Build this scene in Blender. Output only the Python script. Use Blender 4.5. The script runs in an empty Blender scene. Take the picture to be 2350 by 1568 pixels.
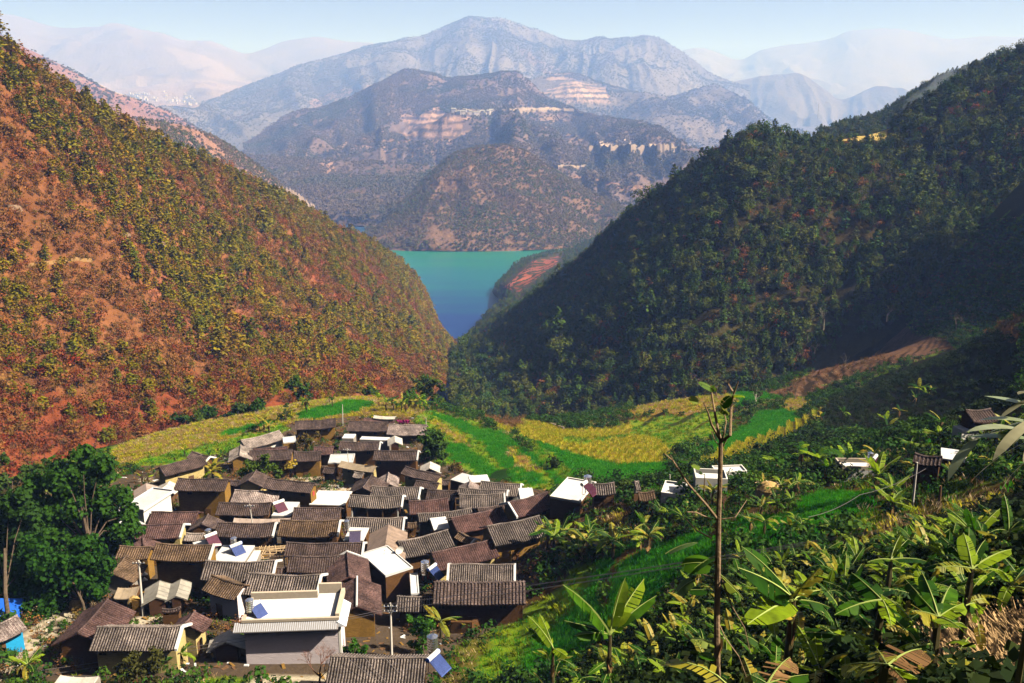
import bpy, bmesh, math, random
import numpy as np
from mathutils import Vector, Matrix
S = bpy.context.scene
COL = S.collection
rnd = random.Random(7)
nr = np.random.RandomState(7)

# ---------------------------------------------------------------- camera, sky, sun, exposure
PITCH = math.radians(14.7)
F = 2035.0                      # focal length in pixels of a 2350 px wide frame
cam_d = bpy.data.cameras.new('camera'); cam = bpy.data.objects.new('camera', cam_d); COL.objects.link(cam)
cam.location = (0, 0, 0); cam.rotation_euler = (math.radians(90) - PITCH, 0, 0)
cam_d.sensor_width = 36; cam_d.lens = 36 * F / 2350
cam_d.clip_start = 0.1; cam_d.clip_end = 60000
S.camera = cam
SUN_AZ = math.radians(-13)      # angle from +x towards -y
SUN_EL = math.radians(43)
sun_dir = Vector((math.cos(SUN_EL) * math.cos(SUN_AZ), math.cos(SUN_EL) * math.sin(SUN_AZ), math.sin(SUN_EL)))
W = bpy.data.worlds.new('World'); S.world = W; W.use_nodes = True
wn = W.node_tree.nodes; wl = W.node_tree.links
for n in list(wn): wn.remove(n)
sky = wn.new('ShaderNodeTexSky'); sky.sky_type = 'NISHITA'; sky.sun_disc = False
sky.sun_elevation = SUN_EL; sky.sun_rotation = math.atan2(sun_dir.x, sun_dir.y)
sky.air_density = 0.4; sky.dust_density = 10.0; sky.ozone_density = 1.0; sky.altitude = 1500
bg = wn.new('ShaderNodeBackground'); bg.inputs['Strength'].default_value = 0.05
wo = wn.new('ShaderNodeOutputWorld')
wl.new(sky.outputs[0], bg.inputs[0]); wl.new(bg.outputs[0], wo.inputs[0])
sun_d = bpy.data.lights.new('sun', 'SUN'); sun = bpy.data.objects.new('sun', sun_d); COL.objects.link(sun)
sun_d.energy = 5.0; sun_d.angle = math.radians(0.5); sun_d.color = (1.0, 0.925, 0.83)
sun.rotation_euler = sun_dir.to_track_quat('Z', 'Y').to_euler()
S.view_settings.view_transform = 'Standard'; S.view_settings.look = 'None'
S.view_settings.exposure = 1.1; S.view_settings.gamma = 1.0; S.view_settings.use_curve_mapping = False
S.cycles.max_bounces = 5; S.cycles.diffuse_bounces = 0; S.cycles.glossy_bounces = 2
S.cycles.transmission_bounces = 3; S.cycles.volume_bounces = 2; S.cycles.transparent_max_bounces = 6
S.cycles.caustics_reflective = False; S.cycles.caustics_refractive = False
S.cycles.use_denoising = True

# ---------------------------------------------------------------- pixels -> world
K = 2350 / 3776.0
CROP = {'Q': (0, 0, 1 / K), 'A': (350, 1480, 2.6111), 'B': (1150, 1480, 2.6111), 'C': (0, 1920, 2.6111),
        'D': (700, 1920, 2.6111), 'E': (1200, 1920, 2.6111), 'F': (1900, 1320, 2.35), 'G': (2776, 1320, 2.35),
        'H': (1900, 1860, 2.3737), 'I': (2776, 1860, 2.35), 'J': (0, 1320, 2.35)}
def cv(c, x, y):
    """detail-view coordinates -> coordinates in the 2350 px wide frame"""
    if c == 'Q': return x, y
    ox, oy, s = CROP[c]
    return (ox + x / s) * K, (oy + y / s) * K
cP, sP = math.cos(PITCH), math.sin(PITCH)
def ray(u, v):
    a = (u - 1175) / F; b = (784 - v) / F
    d = np.array([a, cP + b * sP, -sP + b * cP])
    return d / d[1]
def at(u, v, y): return ray(u, v) * y
def proj(p):
    p = np.asarray(p, float); x, y, z = p[..., 0], p[..., 1], p[..., 2]
    dep = y * cP - z * sP; up = y * sP + z * cP
    dep = np.where(np.abs(dep) < 1e-6, 1e-6, dep)
    return 1175 + F * x / dep, 784 - F * up / dep
# ---------------------------------------------------------------- numpy noise
def _h(i, j, seed):
    n = (i.astype(np.int64) * 374761393 + j.astype(np.int64) * 668265263 + seed * 1442695041) & 0xffffffff
    n = ((n ^ (n >> 13)) * 1274126177) & 0xffffffff
    return ((n ^ (n >> 16)) & 0xffff) / 65535.0
def vnoise(x, y, seed=0):
    x = np.asarray(x, float); y = np.asarray(y, float)
    i = np.floor(x); j = np.floor(y); fx = x - i; fy = y - j
    fx = fx * fx * (3 - 2 * fx); fy = fy * fy * (3 - 2 * fy)
    i = i.astype(np.int64); j = j.astype(np.int64)
    a = _h(i, j, seed); b = _h(i + 1, j, seed); c = _h(i, j + 1, seed); d = _h(i + 1, j + 1, seed)
    return (a * (1 - fx) + b * fx) * (1 - fy) + (c * (1 - fx) + d * fx) * fy
def fbm(x, y, seed=0, oct=4):
    s = 0; a = 0.5; t = 0
    for k in range(oct):
        s = s + a * vnoise(x * 2 ** k, y * 2 ** k, seed + k * 17); t += a; a *= 0.5
    return s / t
def ridged(x, y, seed=0, oct=4):
    s = 0; a = 0.5; t = 0
    for k in range(oct):
        s = s + a * (1 - np.abs(2 * vnoise(x * 2 ** k, y * 2 ** k, seed + k * 31) - 1)); t += a; a *= 0.5
    return s / t
def in_poly(px, py, poly):
    px = np.asarray(px, float); py = np.asarray(py, float)
    ins = np.zeros(px.shape, bool); n = len(poly)
    for i in range(n):
        x1, y1 = poly[i]; x2, y2 = poly[(i + 1) % n]
        if y1 == y2: continue
        c = ((y1 > py) != (y2 > py)) & (px < (x2 - x1) * (py - y1) / (y2 - y1) + x1)
        ins ^= c
    return ins
# ---------------------------------------------------------------- materials
def lin(r, g, b):
    f = lambda c: (c / 255 / 12.92) if c / 255 <= 0.04045 else ((c / 255 + 0.055) / 1.055) ** 2.4
    return (f(r), f(g), f(b))
MATS = {}
class NT:
    def __init__(s, m): s.t = m.node_tree; s.n = s.t.nodes; s.l = s.t.links
    def add(s, ty, **kw):
        n = s.n.new(ty)
        for k, v in kw.items():
            if k.startswith('i_'):
                key = k[2:]; key = int(key) if key.isdigit() else key.replace('_', ' ')
                n.inputs[key].default_value = v
            else: setattr(n, k, v)
        return n
    def ln(s, a, b): s.l.new(a, b)
    def noise(s, scale, detail=4, rough=0.6, vec=None):
        n = s.add('ShaderNodeTexNoise', i_Scale=scale, i_Detail=detail, i_Roughness=rough)
        if vec is not None: s.ln(vec, n.inputs['Vector'])
        return n.outputs['Fac']
    def ramp(s, fac, stops, interp='LINEAR'):
        r = s.add('ShaderNodeValToRGB'); e = r.color_ramp.elements; r.color_ramp.interpolation = interp
        while len(e) < len(stops): e.new(0.5)
        for k, (p, c) in enumerate(stops):
            e[k].position = p; e[k].color = (c[0], c[1], c[2], 1) if not isinstance(c, (int, float)) else (c, c, c, 1)
        s.ln(fac, r.inputs[0]); return r.outputs[0]
    def mix(s, a, b, fac, mode='MIX'):
        m = s.add('ShaderNodeMix', data_type='RGBA', blend_type=mode)
        for sock, v in ((m.inputs[0], fac), (m.inputs[6], a), (m.inputs[7], b)):
            if isinstance(v, bpy.types.NodeSocket): s.ln(v, sock)
            elif isinstance(v, (int, float)): sock.default_value = v
            else: sock.default_value = (v[0], v[1], v[2], 1)
        return m.outputs[2]
    def math(s, op, a, b=0.0):
        m = s.add('ShaderNodeMath', operation=op)
        for k, v in enumerate((a, b)):
            if isinstance(v, bpy.types.NodeSocket): s.ln(v, m.inputs[k])
            else: m.inputs[k].default_value = v
        return m.outputs[0]
    def mapv(s, vec, scale):
        m = s.add('ShaderNodeMapping'); s.ln(vec, m.inputs[0]); m.inputs['Scale'].default_value = scale; return m.outputs[0]
def new_mat(name, rough=0.9, spec=0.2):
    m = bpy.data.materials.new(name); m.use_nodes = True; t = NT(m)
    b = t.n['Principled BSDF']; b.inputs['Roughness'].default_value = rough
    b.inputs['Specular IOR Level'].default_value = spec
    return m, t, b
def simple(name, col, rough=0.85, spec=0.2, var=0.25, scale=3.0, metal=0.0, bump=0.0, tint=True):
    if name in MATS: return MATS[name]
    m, t, b = new_mat(name, rough, spec); b.inputs['Metallic'].default_value = metal
    g = t.add('ShaderNodeTexCoord')
    f = t.noise(scale, 5, 0.65, g.outputs['Object'])
    c = t.ramp(f, [(0.25, [x * (1 - var) for x in col]), (0.75, [min(1, x * (1 + var)) for x in col])])
    if tint:
        oi = t.add('ShaderNodeObjectInfo')
        k = t.math('MULTIPLY_ADD', oi.outputs['Random'], 0.3); k.node.inputs[2].default_value = 0.85
        c = t.mix(c, k, 1.0, 'MULTIPLY')
    t.ln(c, b.inputs['Base Color'])
    if bump:
        bp = t.add('ShaderNodeBump', i_Strength=bump, i_Distance=0.1); t.ln(f, bp.inputs['Height']); t.ln(bp.outputs[0], b.inputs['Normal'])
    MATS[name] = m; return m
# ---------------------------------------------------------------- objects
def tag(o, label=None, cat=None, group=None, kind=None):
    if label: o['label'] = label
    if cat: o['category'] = cat
    if group: o['group'] = group
    if kind: o['kind'] = kind
    return o
def link(name, me, parent=None, loc=None, rz=0.0):
    o = bpy.data.objects.new(name, me); COL.objects.link(o)
    if parent is not None: o.parent = parent
    if loc is not None: o.location = loc
    if rz: o.rotation_euler = (0, 0, rz)
    return o
def thing(name, label, cat, loc=(0, 0, 0), rz=0.0, group=None, scale=1.0):
    o = link(name, None, None, loc, rz); tag(o, label, cat, group)
    if scale != 1.0: o.scale = (scale,) * 3
    return o
class MB:
    """collects shapes for ONE mesh"""
    def __init__(s): s.v = []; s.f = []; s.m = []; s.mats = []
    def mi(s, mat):
        if mat not in s.mats: s.mats.append(mat)
        return s.mats.index(mat)
    def poly(s, pts, faces, mat):
        b = len(s.v); k = s.mi(mat); s.v.extend([tuple(p) for p in pts])
        for f in faces: s.f.append([b + i for i in f]); s.m.append(k)
    def box(s, a, b, mat):
        x0, y0, z0 = a; x1, y1, z1 = b
        s.poly([(x0, y0, z0), (x1, y0, z0), (x1, y1, z0), (x0, y1, z0), (x0, y0, z1), (x1, y0, z1), (x1, y1, z1), (x0, y1, z1)],
               [(0, 3, 2, 1), (4, 5, 6, 7), (0, 1, 5, 4), (1, 2, 6, 5), (2, 3, 7, 6), (3, 0, 4, 7)], mat)
    def tube(s, pts, radii, mat, n=6, cap=True):
        pts = [Vector(p) for p in pts]
        if isinstance(radii, (int, float)): radii = [radii] * len(pts)
        ring = []; vs = []
        prev = None
        for i, p in enumerate(pts):
            d = (pts[min(i + 1, len(pts) - 1)] - pts[max(i - 1, 0)])
            d = d.normalized() if d.length > 1e-9 else Vector((0, 0, 1))
            if prev is None: a = d.orthogonal().normalized()
            else: a = (prev - d * prev.dot(d)); a = a.normalized() if a.length > 1e-6 else d.orthogonal().normalized()
            prev = a; b = d.cross(a)
            for k in range(n):
                t = 2 * math.pi * k / n
                vs.append(p + (a * math.cos(t) + b * math.sin(t)) * radii[i])
        fs = []
        for i in range(len(pts) - 1):
            for k in range(n):
                k2 = (k + 1) % n
                fs.append((i * n + k, i * n + k2, (i + 1) * n + k2, (i + 1) * n + k))
        if cap: fs.append(tuple(range(n - 1, -1, -1))); fs.append(tuple((len(pts) - 1) * n + k for k in range(n)))
        s.poly(vs, fs, mat)
    def mesh(s, name, smooth=False):
        me = bpy.data.meshes.new(name); me.from_pydata(s.v, [], s.f)
        for m in s.mats: me.materials.append(m)
        if s.m: me.polygons.foreach_set('material_index', s.m)
        if smooth: me.polygons.foreach_set('use_smooth', [True] * len(s.f))
        me.update(); return me
    def build(s, name, parent=None, loc=None, rz=0.0, smooth=False):
        return link(name, s.mesh(name, smooth), parent, loc, rz)
def grid_mesh(name, P, mat, cols=None, smooth=True, keep=None):
    """P: (nj, ni, 3) array -> grid mesh; keep: bool mask of cells"""
    nj, ni = P.shape[:2]
    idx = np.arange(nj * ni).reshape(nj, ni)
    q = np.stack([idx[:-1, :-1], idx[:-1, 1:], idx[1:, 1:], idx[1:, :-1]], -1)
    if keep is not None: q = q[keep]
    q = q.reshape(-1, 4)
    used = np.unique(q); remap = -np.ones(nj * ni, np.int64); remap[used] = np.arange(len(used))
    q = remap[q]; V = P.reshape(-1, 3)[used]
    me = bpy.data.meshes.new(name)
    me.vertices.add(len(V)); me.vertices.foreach_set('co', V.astype(np.float32).ravel())
    me.loops.add(q.size); me.loops.foreach_set('vertex_index', q.ravel().astype(np.int32))
    me.polygons.add(len(q)); me.polygons.foreach_set('loop_start', np.arange(0, q.size, 4, dtype=np.int32))
    me.polygons.foreach_set('use_smooth', np.full(len(q), smooth))
    me.materials.append(mat)
    me.update(calc_edges=True); me.validate()
    if cols is not None:
        C = cols.reshape(-1, 3)[used]
        a = me.color_attributes.new('col', 'FLOAT_COLOR', 'POINT')
        a.data.foreach_set('color', np.concatenate([C, np.ones((len(C), 1))], 1).astype(np.float32).ravel())
    return me
# ================================================================ THE LAND
# near ground: a thin-plate surface through surveyed points (frame u, v at forward distance y)
def vplane(y): return -45 - 0.15 * y
ctrl = []
def c3(x, y, z): ctrl.append((x, y, z))
def cu(u, v, y): p = at(u, v, y); ctrl.append((p[0], y, p[2]))
for (u, v) in [(150, 1480), (500, 1480), (900, 1500), (1200, 1480), (100, 1300), (450, 1300), (800, 1300), (1150, 1300), (350, 1150), (650, 1130),
               (950, 1120), (1150, 1150), (450, 1040), (700, 1010), (950, 1000), (640, 935), (860, 915), (1000, 950), (150, 1200), (330, 1030)]:
    d = ray(u, v); y = 45 / (-d[2] - 0.15); ctrl.append((d[0] * y, y, vplane(y)))
for t in [(1290, 1400, 92), (1450, 1340, 84), (1400, 1500, 70), (1600, 1500, 42), (1900, 1500, 29), (2150, 1450, 20), (2330, 1500, 12), (1600, 1350, 62), (1900, 1350, 48),
          (2200, 1300, 38), (2350, 1250, 34), (1900, 1200, 75), (1700, 1200, 85), (2000, 1280, 58), (2150, 1200, 64), (2350, 1150, 55), (1500, 1200, 104),
          (1350, 1190, 112), (1640, 1140, 105), (2000, 1090, 95), (2200, 1050, 90), (2350, 1000, 85), (1500, 1090, 146), (1400, 1085, 156), (1200, 1060, 165),
          (1300, 1000, 203), (1450, 1015, 192), (1600, 1040, 168), (1050, 965, 225), (1200, 985, 228), (1400, 985, 238), (1560, 950, 242), (1500, 930, 262),
          (1620, 910, 275), (1750, 912, 268), (1850, 950, 228), (1800, 1005, 184), (2000, 960, 190), (2000, 900, 235), (2200, 900, 180), (2350, 900, 150),
          (2000, 820, 300), (1800, 868, 305), (2150, 745, 335), (2350, 745, 265), (1880, 905, 275)]:
    cu(*t)
for t in [(-12, 345, -142), (20, 350, -150), (53, 352, -142), (-40, 365, -140), (95, 350, -128), (140, 380, -120), (-110, 310, -118), (-160, 240, -112), (-200, 170, -102), (-130, 195, -88), (-170, 130, -84), (-150, 110, -66),
          (-90, 60, -52), (0, 60, -47), (-30, 35, -32), (0, 28, -24.5), (15, 12, -10.8), (4, 4, -4.3), (7, 8, -8.0), (6, 14, -13.2), (12, 20, -17), (-5, 10, -12), (0, 0, -1.9), (30, 6, -3), (-30, 5, -10), (-80, 10, -30), (60, 20, -2), (90, 60, 6), (130, 100, 10),
          (185, 160, 5), (215, 220, 8), (250, 300, 12), (250, 380, 5), (0, -30, 12), (60, -30, 20), (-80, -30, 0), (-200, 60, -50), (120, 130, -8), (62, 38, -5), (150, 210, -28)]:
    c3(*t)
ctrl = np.array(ctrl)
def tps_fit(c, lam=0.8):
    n = len(c); X = c[:, :2] / 100; d = np.linalg.norm(X[:, None] - X[None], axis=2)
    Kx = np.where(d > 0, d * d * np.log(d + 1e-12), 0) + np.eye(n) * lam * 0.001
    Pm = np.concatenate([np.ones((n, 1)), X], 1)
    A = np.zeros((n + 3, n + 3)); A[:n, :n] = Kx; A[:n, n:] = Pm; A[n:, :n] = Pm.T
    return X, np.linalg.solve(A, np.concatenate([c[:, 2], np.zeros(3)]))
_X, _w = tps_fit(ctrl)
def tps(x, y):
    x = np.asarray(x, float).ravel() / 100; y = np.asarray(y, float).ravel() / 100
    o = np.empty(len(x)); n = len(_X)
    for a in range(0, len(x), 20000):
        dx = x[a:a + 20000, None] - _X[None, :, 0]; dy = y[a:a + 20000, None] - _X[None, :, 1]
        r2 = dx * dx + dy * dy
        o[a:a + 20000] = (0.5 * r2 * np.log(r2 + 1e-12)) @ _w[:n] + _w[n] + _w[n + 1] * x[a:a + 20000] + _w[n + 2] * y[a:a + 20000]
    return o
GX0, GX1, GY0, GY1, GS = -215.0, 255.0, -25.0, 392.0, 1.0
gx = np.arange(GX0, GX1 + GS / 2, GS); gy = np.arange(GY0, GY1 + GS / 2, GS)
GXX, GYY = np.meshgrid(gx, gy)
# a coarse evaluation upsampled is plenty for so smooth a surface
cx = np.arange(GX0, GX1 + 4.1, 4.0); cy = np.arange(GY0, GY1 + 4.1, 4.0)
CXX, CYY = np.meshgrid(cx, cy); CZ = tps(CXX, CYY).reshape(CXX.shape)
def bil(Z, x0, y0, s, x, y):
    fx = (np.asarray(x, float) - x0) / s; fy = (np.asarray(y, float) - y0) / s
    fx = np.clip(fx, 0, Z.shape[1] - 1.001); fy = np.clip(fy, 0, Z.shape[0] - 1.001)
    i = fx.astype(int); j = fy.astype(int); a = fx - i; b = fy - j
    return (Z[j, i] * (1 - a) + Z[j, i + 1] * a) * (1 - b) + (Z[j + 1, i] * (1 - a) + Z[j + 1, i + 1] * a) * b
GZ = bil(CZ, GX0, GY0, 4.0, GXX, GYY)
BASEZ = GZ.copy()
def gz(x, y): return bil(GZ, GX0, GY0, GS, x, y)
def hit(u, v, h=0.0, ymax=390.0):
    """where the sight line through (u, v) meets the ground raised by h"""
    d = ray(u, v); ys = np.concatenate([np.arange(2.5, 60, 0.25), np.arange(60, ymax, 0.5)])
    z = gz(d[0] * ys, ys) + h; below = d[2] * ys < z
    tr = np.where(below[1:] & ~below[:-1])[0] + 1; k = int(tr[0]) if len(tr) else (0 if below.all() else len(ys) - 1)
    y = ys[k]
    if k > 0:
        a, b = ys[k - 1], ys[k]
        for _ in range(14):
            m = (a + b) / 2
            if d[2] * m < gz(d[0] * m, m) + h: b = m
            else: a = m
        y = b
    return np.array([d[0] * y, y, gz(d[0] * y, y) + h])
def ground_poly(pts, c='Q'):
    return [tuple(hit(*cv(c, x, y))[:2]) for (x, y) in pts]
# terraces and field regions, polygons in world x, y
FIELD = {}
def field(name, pts, c='Q'): FIELD[name] = ground_poly(pts, c)
field('left_terraces', [(250, 1062), (262, 1030), (330, 1003), (450, 968), (560, 948), (660, 930), (720, 935), (650, 985), (560, 1010), (430, 1040), (330, 1060)])
field('green_left_strip', [(0, 0), (0, 0), (0, 0)]) if False else None
field('yellow_bowl', [(1115, 962), (1200, 970), (1300, 985), (1400, 985), (1440, 972), (1560, 1010), (1535, 1062), (1440, 1068), (1340, 1058), (1240, 1020), (1150, 985)])
field('spur_fields', [(960, 960), (1010, 945), (1110, 975), (1160, 1000), (1240, 1050), (1330, 1105), (1260, 1120), (1100, 1100), (1020, 1060), (1010, 1010)])
field('upper_steps', [(1450, 960), (1480, 925), (1570, 908), (1690, 905), (1850, 912), (1870, 935), (1700, 1000), (1560, 1035), (1500, 1010), (1430, 985)])
field('brown_terraces', [(1760, 905), (1850, 860), (1950, 800), (2080, 745), (2200, 725), (2180, 790), (2000, 850), (1900, 890), (1850, 912)])
field('ravine_terraces', [(1110, 960), (1150, 915), (1230, 905), (1220, 950), (1180, 975)])
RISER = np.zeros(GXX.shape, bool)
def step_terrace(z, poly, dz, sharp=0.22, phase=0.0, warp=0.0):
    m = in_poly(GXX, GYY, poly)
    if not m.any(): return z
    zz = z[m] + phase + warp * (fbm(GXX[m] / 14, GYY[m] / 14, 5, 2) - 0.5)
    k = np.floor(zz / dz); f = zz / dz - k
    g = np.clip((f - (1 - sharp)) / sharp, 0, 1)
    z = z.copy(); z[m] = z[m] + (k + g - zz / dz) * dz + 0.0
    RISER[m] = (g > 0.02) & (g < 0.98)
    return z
GZ = GZ + (fbm(GXX / 22, GYY / 22, 3, 4) - 0.5) * 0.9
GZ = step_terrace(GZ, FIELD['left_terraces'], 1.3, 0.22, 0, 1.5)
GZ = step_terrace(GZ, FIELD['yellow_bowl'], 1.1, 0.22, .3, 1.0)
GZ = step_terrace(GZ, FIELD['spur_fields'], 1.5, 0.25, .3, 1.0)
GZ = step_terrace(GZ, FIELD['upper_steps'], 2.2, 0.42, 0.4, 1.5)
GZ = step_terrace(GZ, FIELD['brown_terraces'], 1.0, 0.42, 0, 2.5)
GZ = step_terrace(GZ, FIELD['ravine_terraces'], 2.2, 0.3)
# colour regions: (polygon, colour, edge noise)
C_DIRT = np.array((0.085, 0.062, 0.045))  # village soil, darkened to carry the shade between the houses
C_OLIVE = np.array((0.060, 0.052, 0.011)); C_GREEN = np.array((0.025, 0.15, 0.008)); C_YEL = np.array((0.42, 0.33, 0.03))
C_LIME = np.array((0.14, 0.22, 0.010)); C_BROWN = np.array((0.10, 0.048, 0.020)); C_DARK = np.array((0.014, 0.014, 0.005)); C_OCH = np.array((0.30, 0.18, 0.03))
C_RED = np.array((0.15, 0.05, 0.022))
gc = np.zeros(GXX.shape + (3,)) + C_OLIVE
wx = GXX + (fbm(GXX / 5, GYY / 5, 21, 3) - 0.5) * 3.0; wy = GYY + (fbm(GXX / 5, GYY / 5, 22, 3) - 0.5) * 3.0
gcat = np.zeros(GXX.shape, np.int8)
def colour_code(c):
    c = np.array(c, float); c = c / c.sum(); B = [C_OLIVE, C_GREEN, C_YEL, C_LIME, C_BROWN, C_DARK, C_OCH, C_DIRT, C_RED]
    return int(np.argmin([np.abs(c - b / b.sum()).sum() + (0.02 if i == 0 else 0) for i, b in enumerate(B)]))
def paint(pts, col, c='Q', f=1.0):
    poly = pts if len(pts) and isinstance(pts[0], tuple) and c is None else ground_poly(pts, c)
    m = in_poly(wx, wy, poly); gc[m] = gc[m] * (1 - f) + np.array(col) * f; gcat[m] = colour_code(col)
    return poly
n1 = fbm(GXX / 12, GYY / 12, 9, 4)
gc = gc * (0.6 + 0.9 * n1[..., None])
m = n1 > 0.56; gc[m] = C_LIME * 0.8
m = (fbm(GXX / 9, GYY / 9, 19, 4) > 0.58); gc[m] = gc[m] * 0.4 + C_BROWN * 0.6
paint([(0, 1568), (0, 1440), (150, 1330), (240, 1180), (260, 1110), (350, 1060), (540, 1000), (640, 960), (960, 945), (990, 1060), (1250, 1110), (1280, 1200), (1215, 1400), (1030, 1480), (1000, 1568)], C_DIRT)
paint([(230, 1075), (262, 1030), (330, 1003), (450, 968), (560, 948), (660, 925), (860, 900), (1000, 940), (950, 960), (780, 960), (650, 975), (560, 1005), (430, 1040), (330, 1068)], C_YEL * 0.62)
paint([(300, 1060), (400, 1040), (560, 1000), (640, 975), (660, 985), (560, 1025), (420, 1065), (300, 1075)], C_LIME)
for pl in ([(505, 997), (560, 980), (625, 965), (620, 975), (560, 990), (510, 1003)], [(690, 950), (760, 930), (830, 925), (830, 945), (750, 958), (690, 962)], [(740, 940), (800, 918), (860, 925), (850, 935)]): paint(pl, C_GREEN)
# village spur fields
paint([(940, 965), (1000, 945), (1110, 975), (1160, 1010), (1240, 1060), (1330, 1110), (1260, 1125), (1100, 1100), (1020, 1060), (1010, 1010), (960, 975)], C_LIME * 0.9)
paint([(990, 948), (1060, 960), (1130, 1000), (1180, 1050), (1260, 1110), (1230, 1112), (1150, 1070), (1100, 1010), (1040, 975)], C_GREEN)
paint([(1110, 985), (1150, 992), (1200, 1030), (1260, 1075), (1330, 1105), (1300, 1112), (1230, 1070), (1160, 1020)], C_GREEN * 0.9)
paint([(960, 955), (1010, 965), (1060, 1005), (1090, 1040), (1060, 1030), (1010, 985)], C_OCH * 0.8)
paint([(1165, 1030), (1200, 1045), (1240, 1085), (1200, 1080), (1170, 1050)], C_OCH * 0.8)
paint([(1010, 1010), (1060, 1020), (1110, 1060), (1230, 1112), (1150, 1105), (1040, 1060)], C_GREEN)
# the bowl
paint([(1100, 958), (1200, 965), (1300, 985), (1400, 985), (1440, 972), (1500, 955), (1560, 1010), (1535, 1062), (1440, 1070), (1340, 1062), (1240, 1022), (1150, 985)], C_YEL)
paint([(1290, 1002), (1350, 1010), (1420, 1000), (1470, 985), (1480, 993), (1420, 1010), (1340, 1022), (1290, 1015)], C_GREEN * 0.8 + C_YEL * 0.3)
paint([(1230, 1010), (1300, 1040), (1420, 1068), (1535, 1062), (1530, 1098), (1400, 1105), (1300, 1080), (1235, 1040)], C_GREEN)
paint([(1160, 985), (1220, 1010), (1290, 1060), (1340, 1100), (1310, 1100), (1230, 1050)], C_LIME * 0.9)
paint([(1450, 960), (1490, 922), (1570, 908), (1700, 908), (1680, 940), (1560, 955), (1490, 950)], C_OCH * 0.85)
paint([(1450, 965), (1560, 955), (1680, 950), (1640, 1000), (1560, 1035), (1520, 1020), (1440, 985)], C_LIME * 0.8 + C_OCH * 0.1)
paint([(1680, 905), (1760, 900), (1800, 912), (1720, 925), (1690, 940)], C_GREEN)
paint([(1700, 985), (1740, 945), (1820, 935), (1830, 965), (1760, 1000), (1640, 1040), (1570, 1050), (1600, 1030)], C_GREEN)
paint([(1790, 925), (1830, 912), (1870, 922), (1860, 940), (1800, 938)], C_OCH)
paint([(1690, 1020), (1790, 985), (1860, 950), (1900, 930), (1880, 970), (1780, 1030), (1640, 1070), (1600, 1060)], C_YEL * 0.5)
paint([(1760, 905), (1850, 860), (1950, 800), (2080, 745), (2350, 725), (2350, 790), (2180, 800), (2000, 850), (1900, 890), (1850, 912)], np.array((0.13, 0.070, 0.042)))
paint([(1900, 920), (2000, 870), (2180, 800), (2350, 790), (2350, 1000), (2200, 1000), (2050, 1000), (1900, 1000), (1870, 960)], C_DARK)  # dark slope: its cast shadow is put into the ground colour
paint([(1100, 962), (1130, 915), (1240, 900), (1235, 940), (1190, 985)], C_BROWN)
# slopes right of the village
paint([(1830, 1150), (1880, 1132), (1980, 1128), (2010, 1140), (2000, 1165), (1900, 1195), (1840, 1190)], C_GREEN)
paint([(1680, 1200), (1760, 1180), (1900, 1195), (1860, 1250), (1760, 1260), (1680, 1240)], C_GREEN * 0.75)
paint([(1980, 1215), (2150, 1165), (2350, 1120), (2350, 1180), (2150, 1215), (2040, 1290), (1960, 1290)], C_OCH * 0.7)
paint([(1230, 1440), (1340, 1300), (1480, 1240), (1620, 1220), (1680, 1260), (1560, 1330), (1480, 1400), (1380, 1460), (1260, 1568), (1170, 1568)], C_GREEN * 0.8)
paint([(1090, 1568), (1130, 1470), (1210, 1400), (1280, 1360), (1320, 1290), (1370, 1290), (1350, 1370), (1260, 1450), (1190, 1520), (1160, 1568)], C_LIME * 1.25)
paint([(1385, 1400), (1390, 1320), (1420, 1270), (1520, 1225), (1550, 1222), (1430, 1290), (1410, 1340), (1405, 1400)], C_RED * 0.9 + C_OCH * 0.4)
paint([(1370, 1185), (1440, 1190), (1440, 1250), (1390, 1260)], C_OCH * 0.6)
paint([(2100, 1568), (2080, 1480), (2180, 1440), (2350, 1430), (2350, 1568)], C_OCH)
gc[gcat == 2] *= .55; PALE = (0.46, 0.40, 0.31)  # yellow field ground darkened: shade between crop rows put into the colour
for cc_, pl in (('A', [(1840, 790), (1850, 730), (2010, 700), (2190, 715), (2195, 800), (2060, 800)]), ('C', [(1205, 960), (1370, 905), (1760, 890), (1620, 950), (1530, 990), (1230, 1030)]), ('C', [(290, 1065), (430, 960), (560, 1080), (480, 1190), (330, 1250), (0, 1560), (-150, 1560), (0, 1410)]),
                ('B', [(70, 800), (250, 780), (420, 800), (400, 880), (200, 880), (80, 860)]), ('D', [(560, 1530), (900, 1480), (1400, 1440), (1340, 1600), (560, 1600)]), ('C', [(370, 780), (560, 780), (800, 900), (650, 1010), (430, 990)]), ('B', [(790, 790), (970, 800), (960, 840), (800, 830)]), ('A', [(430, 740), (540, 760), (600, 820), (420, 800)])):
    paint(pl, PALE, cc_)
rk = RISER & (fbm(GXX / 6, GYY / 6, 33, 3) > .36); gc[rk] = gc[rk] * .25 + C_DARK * .6; gcat[rk] = 9
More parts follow.
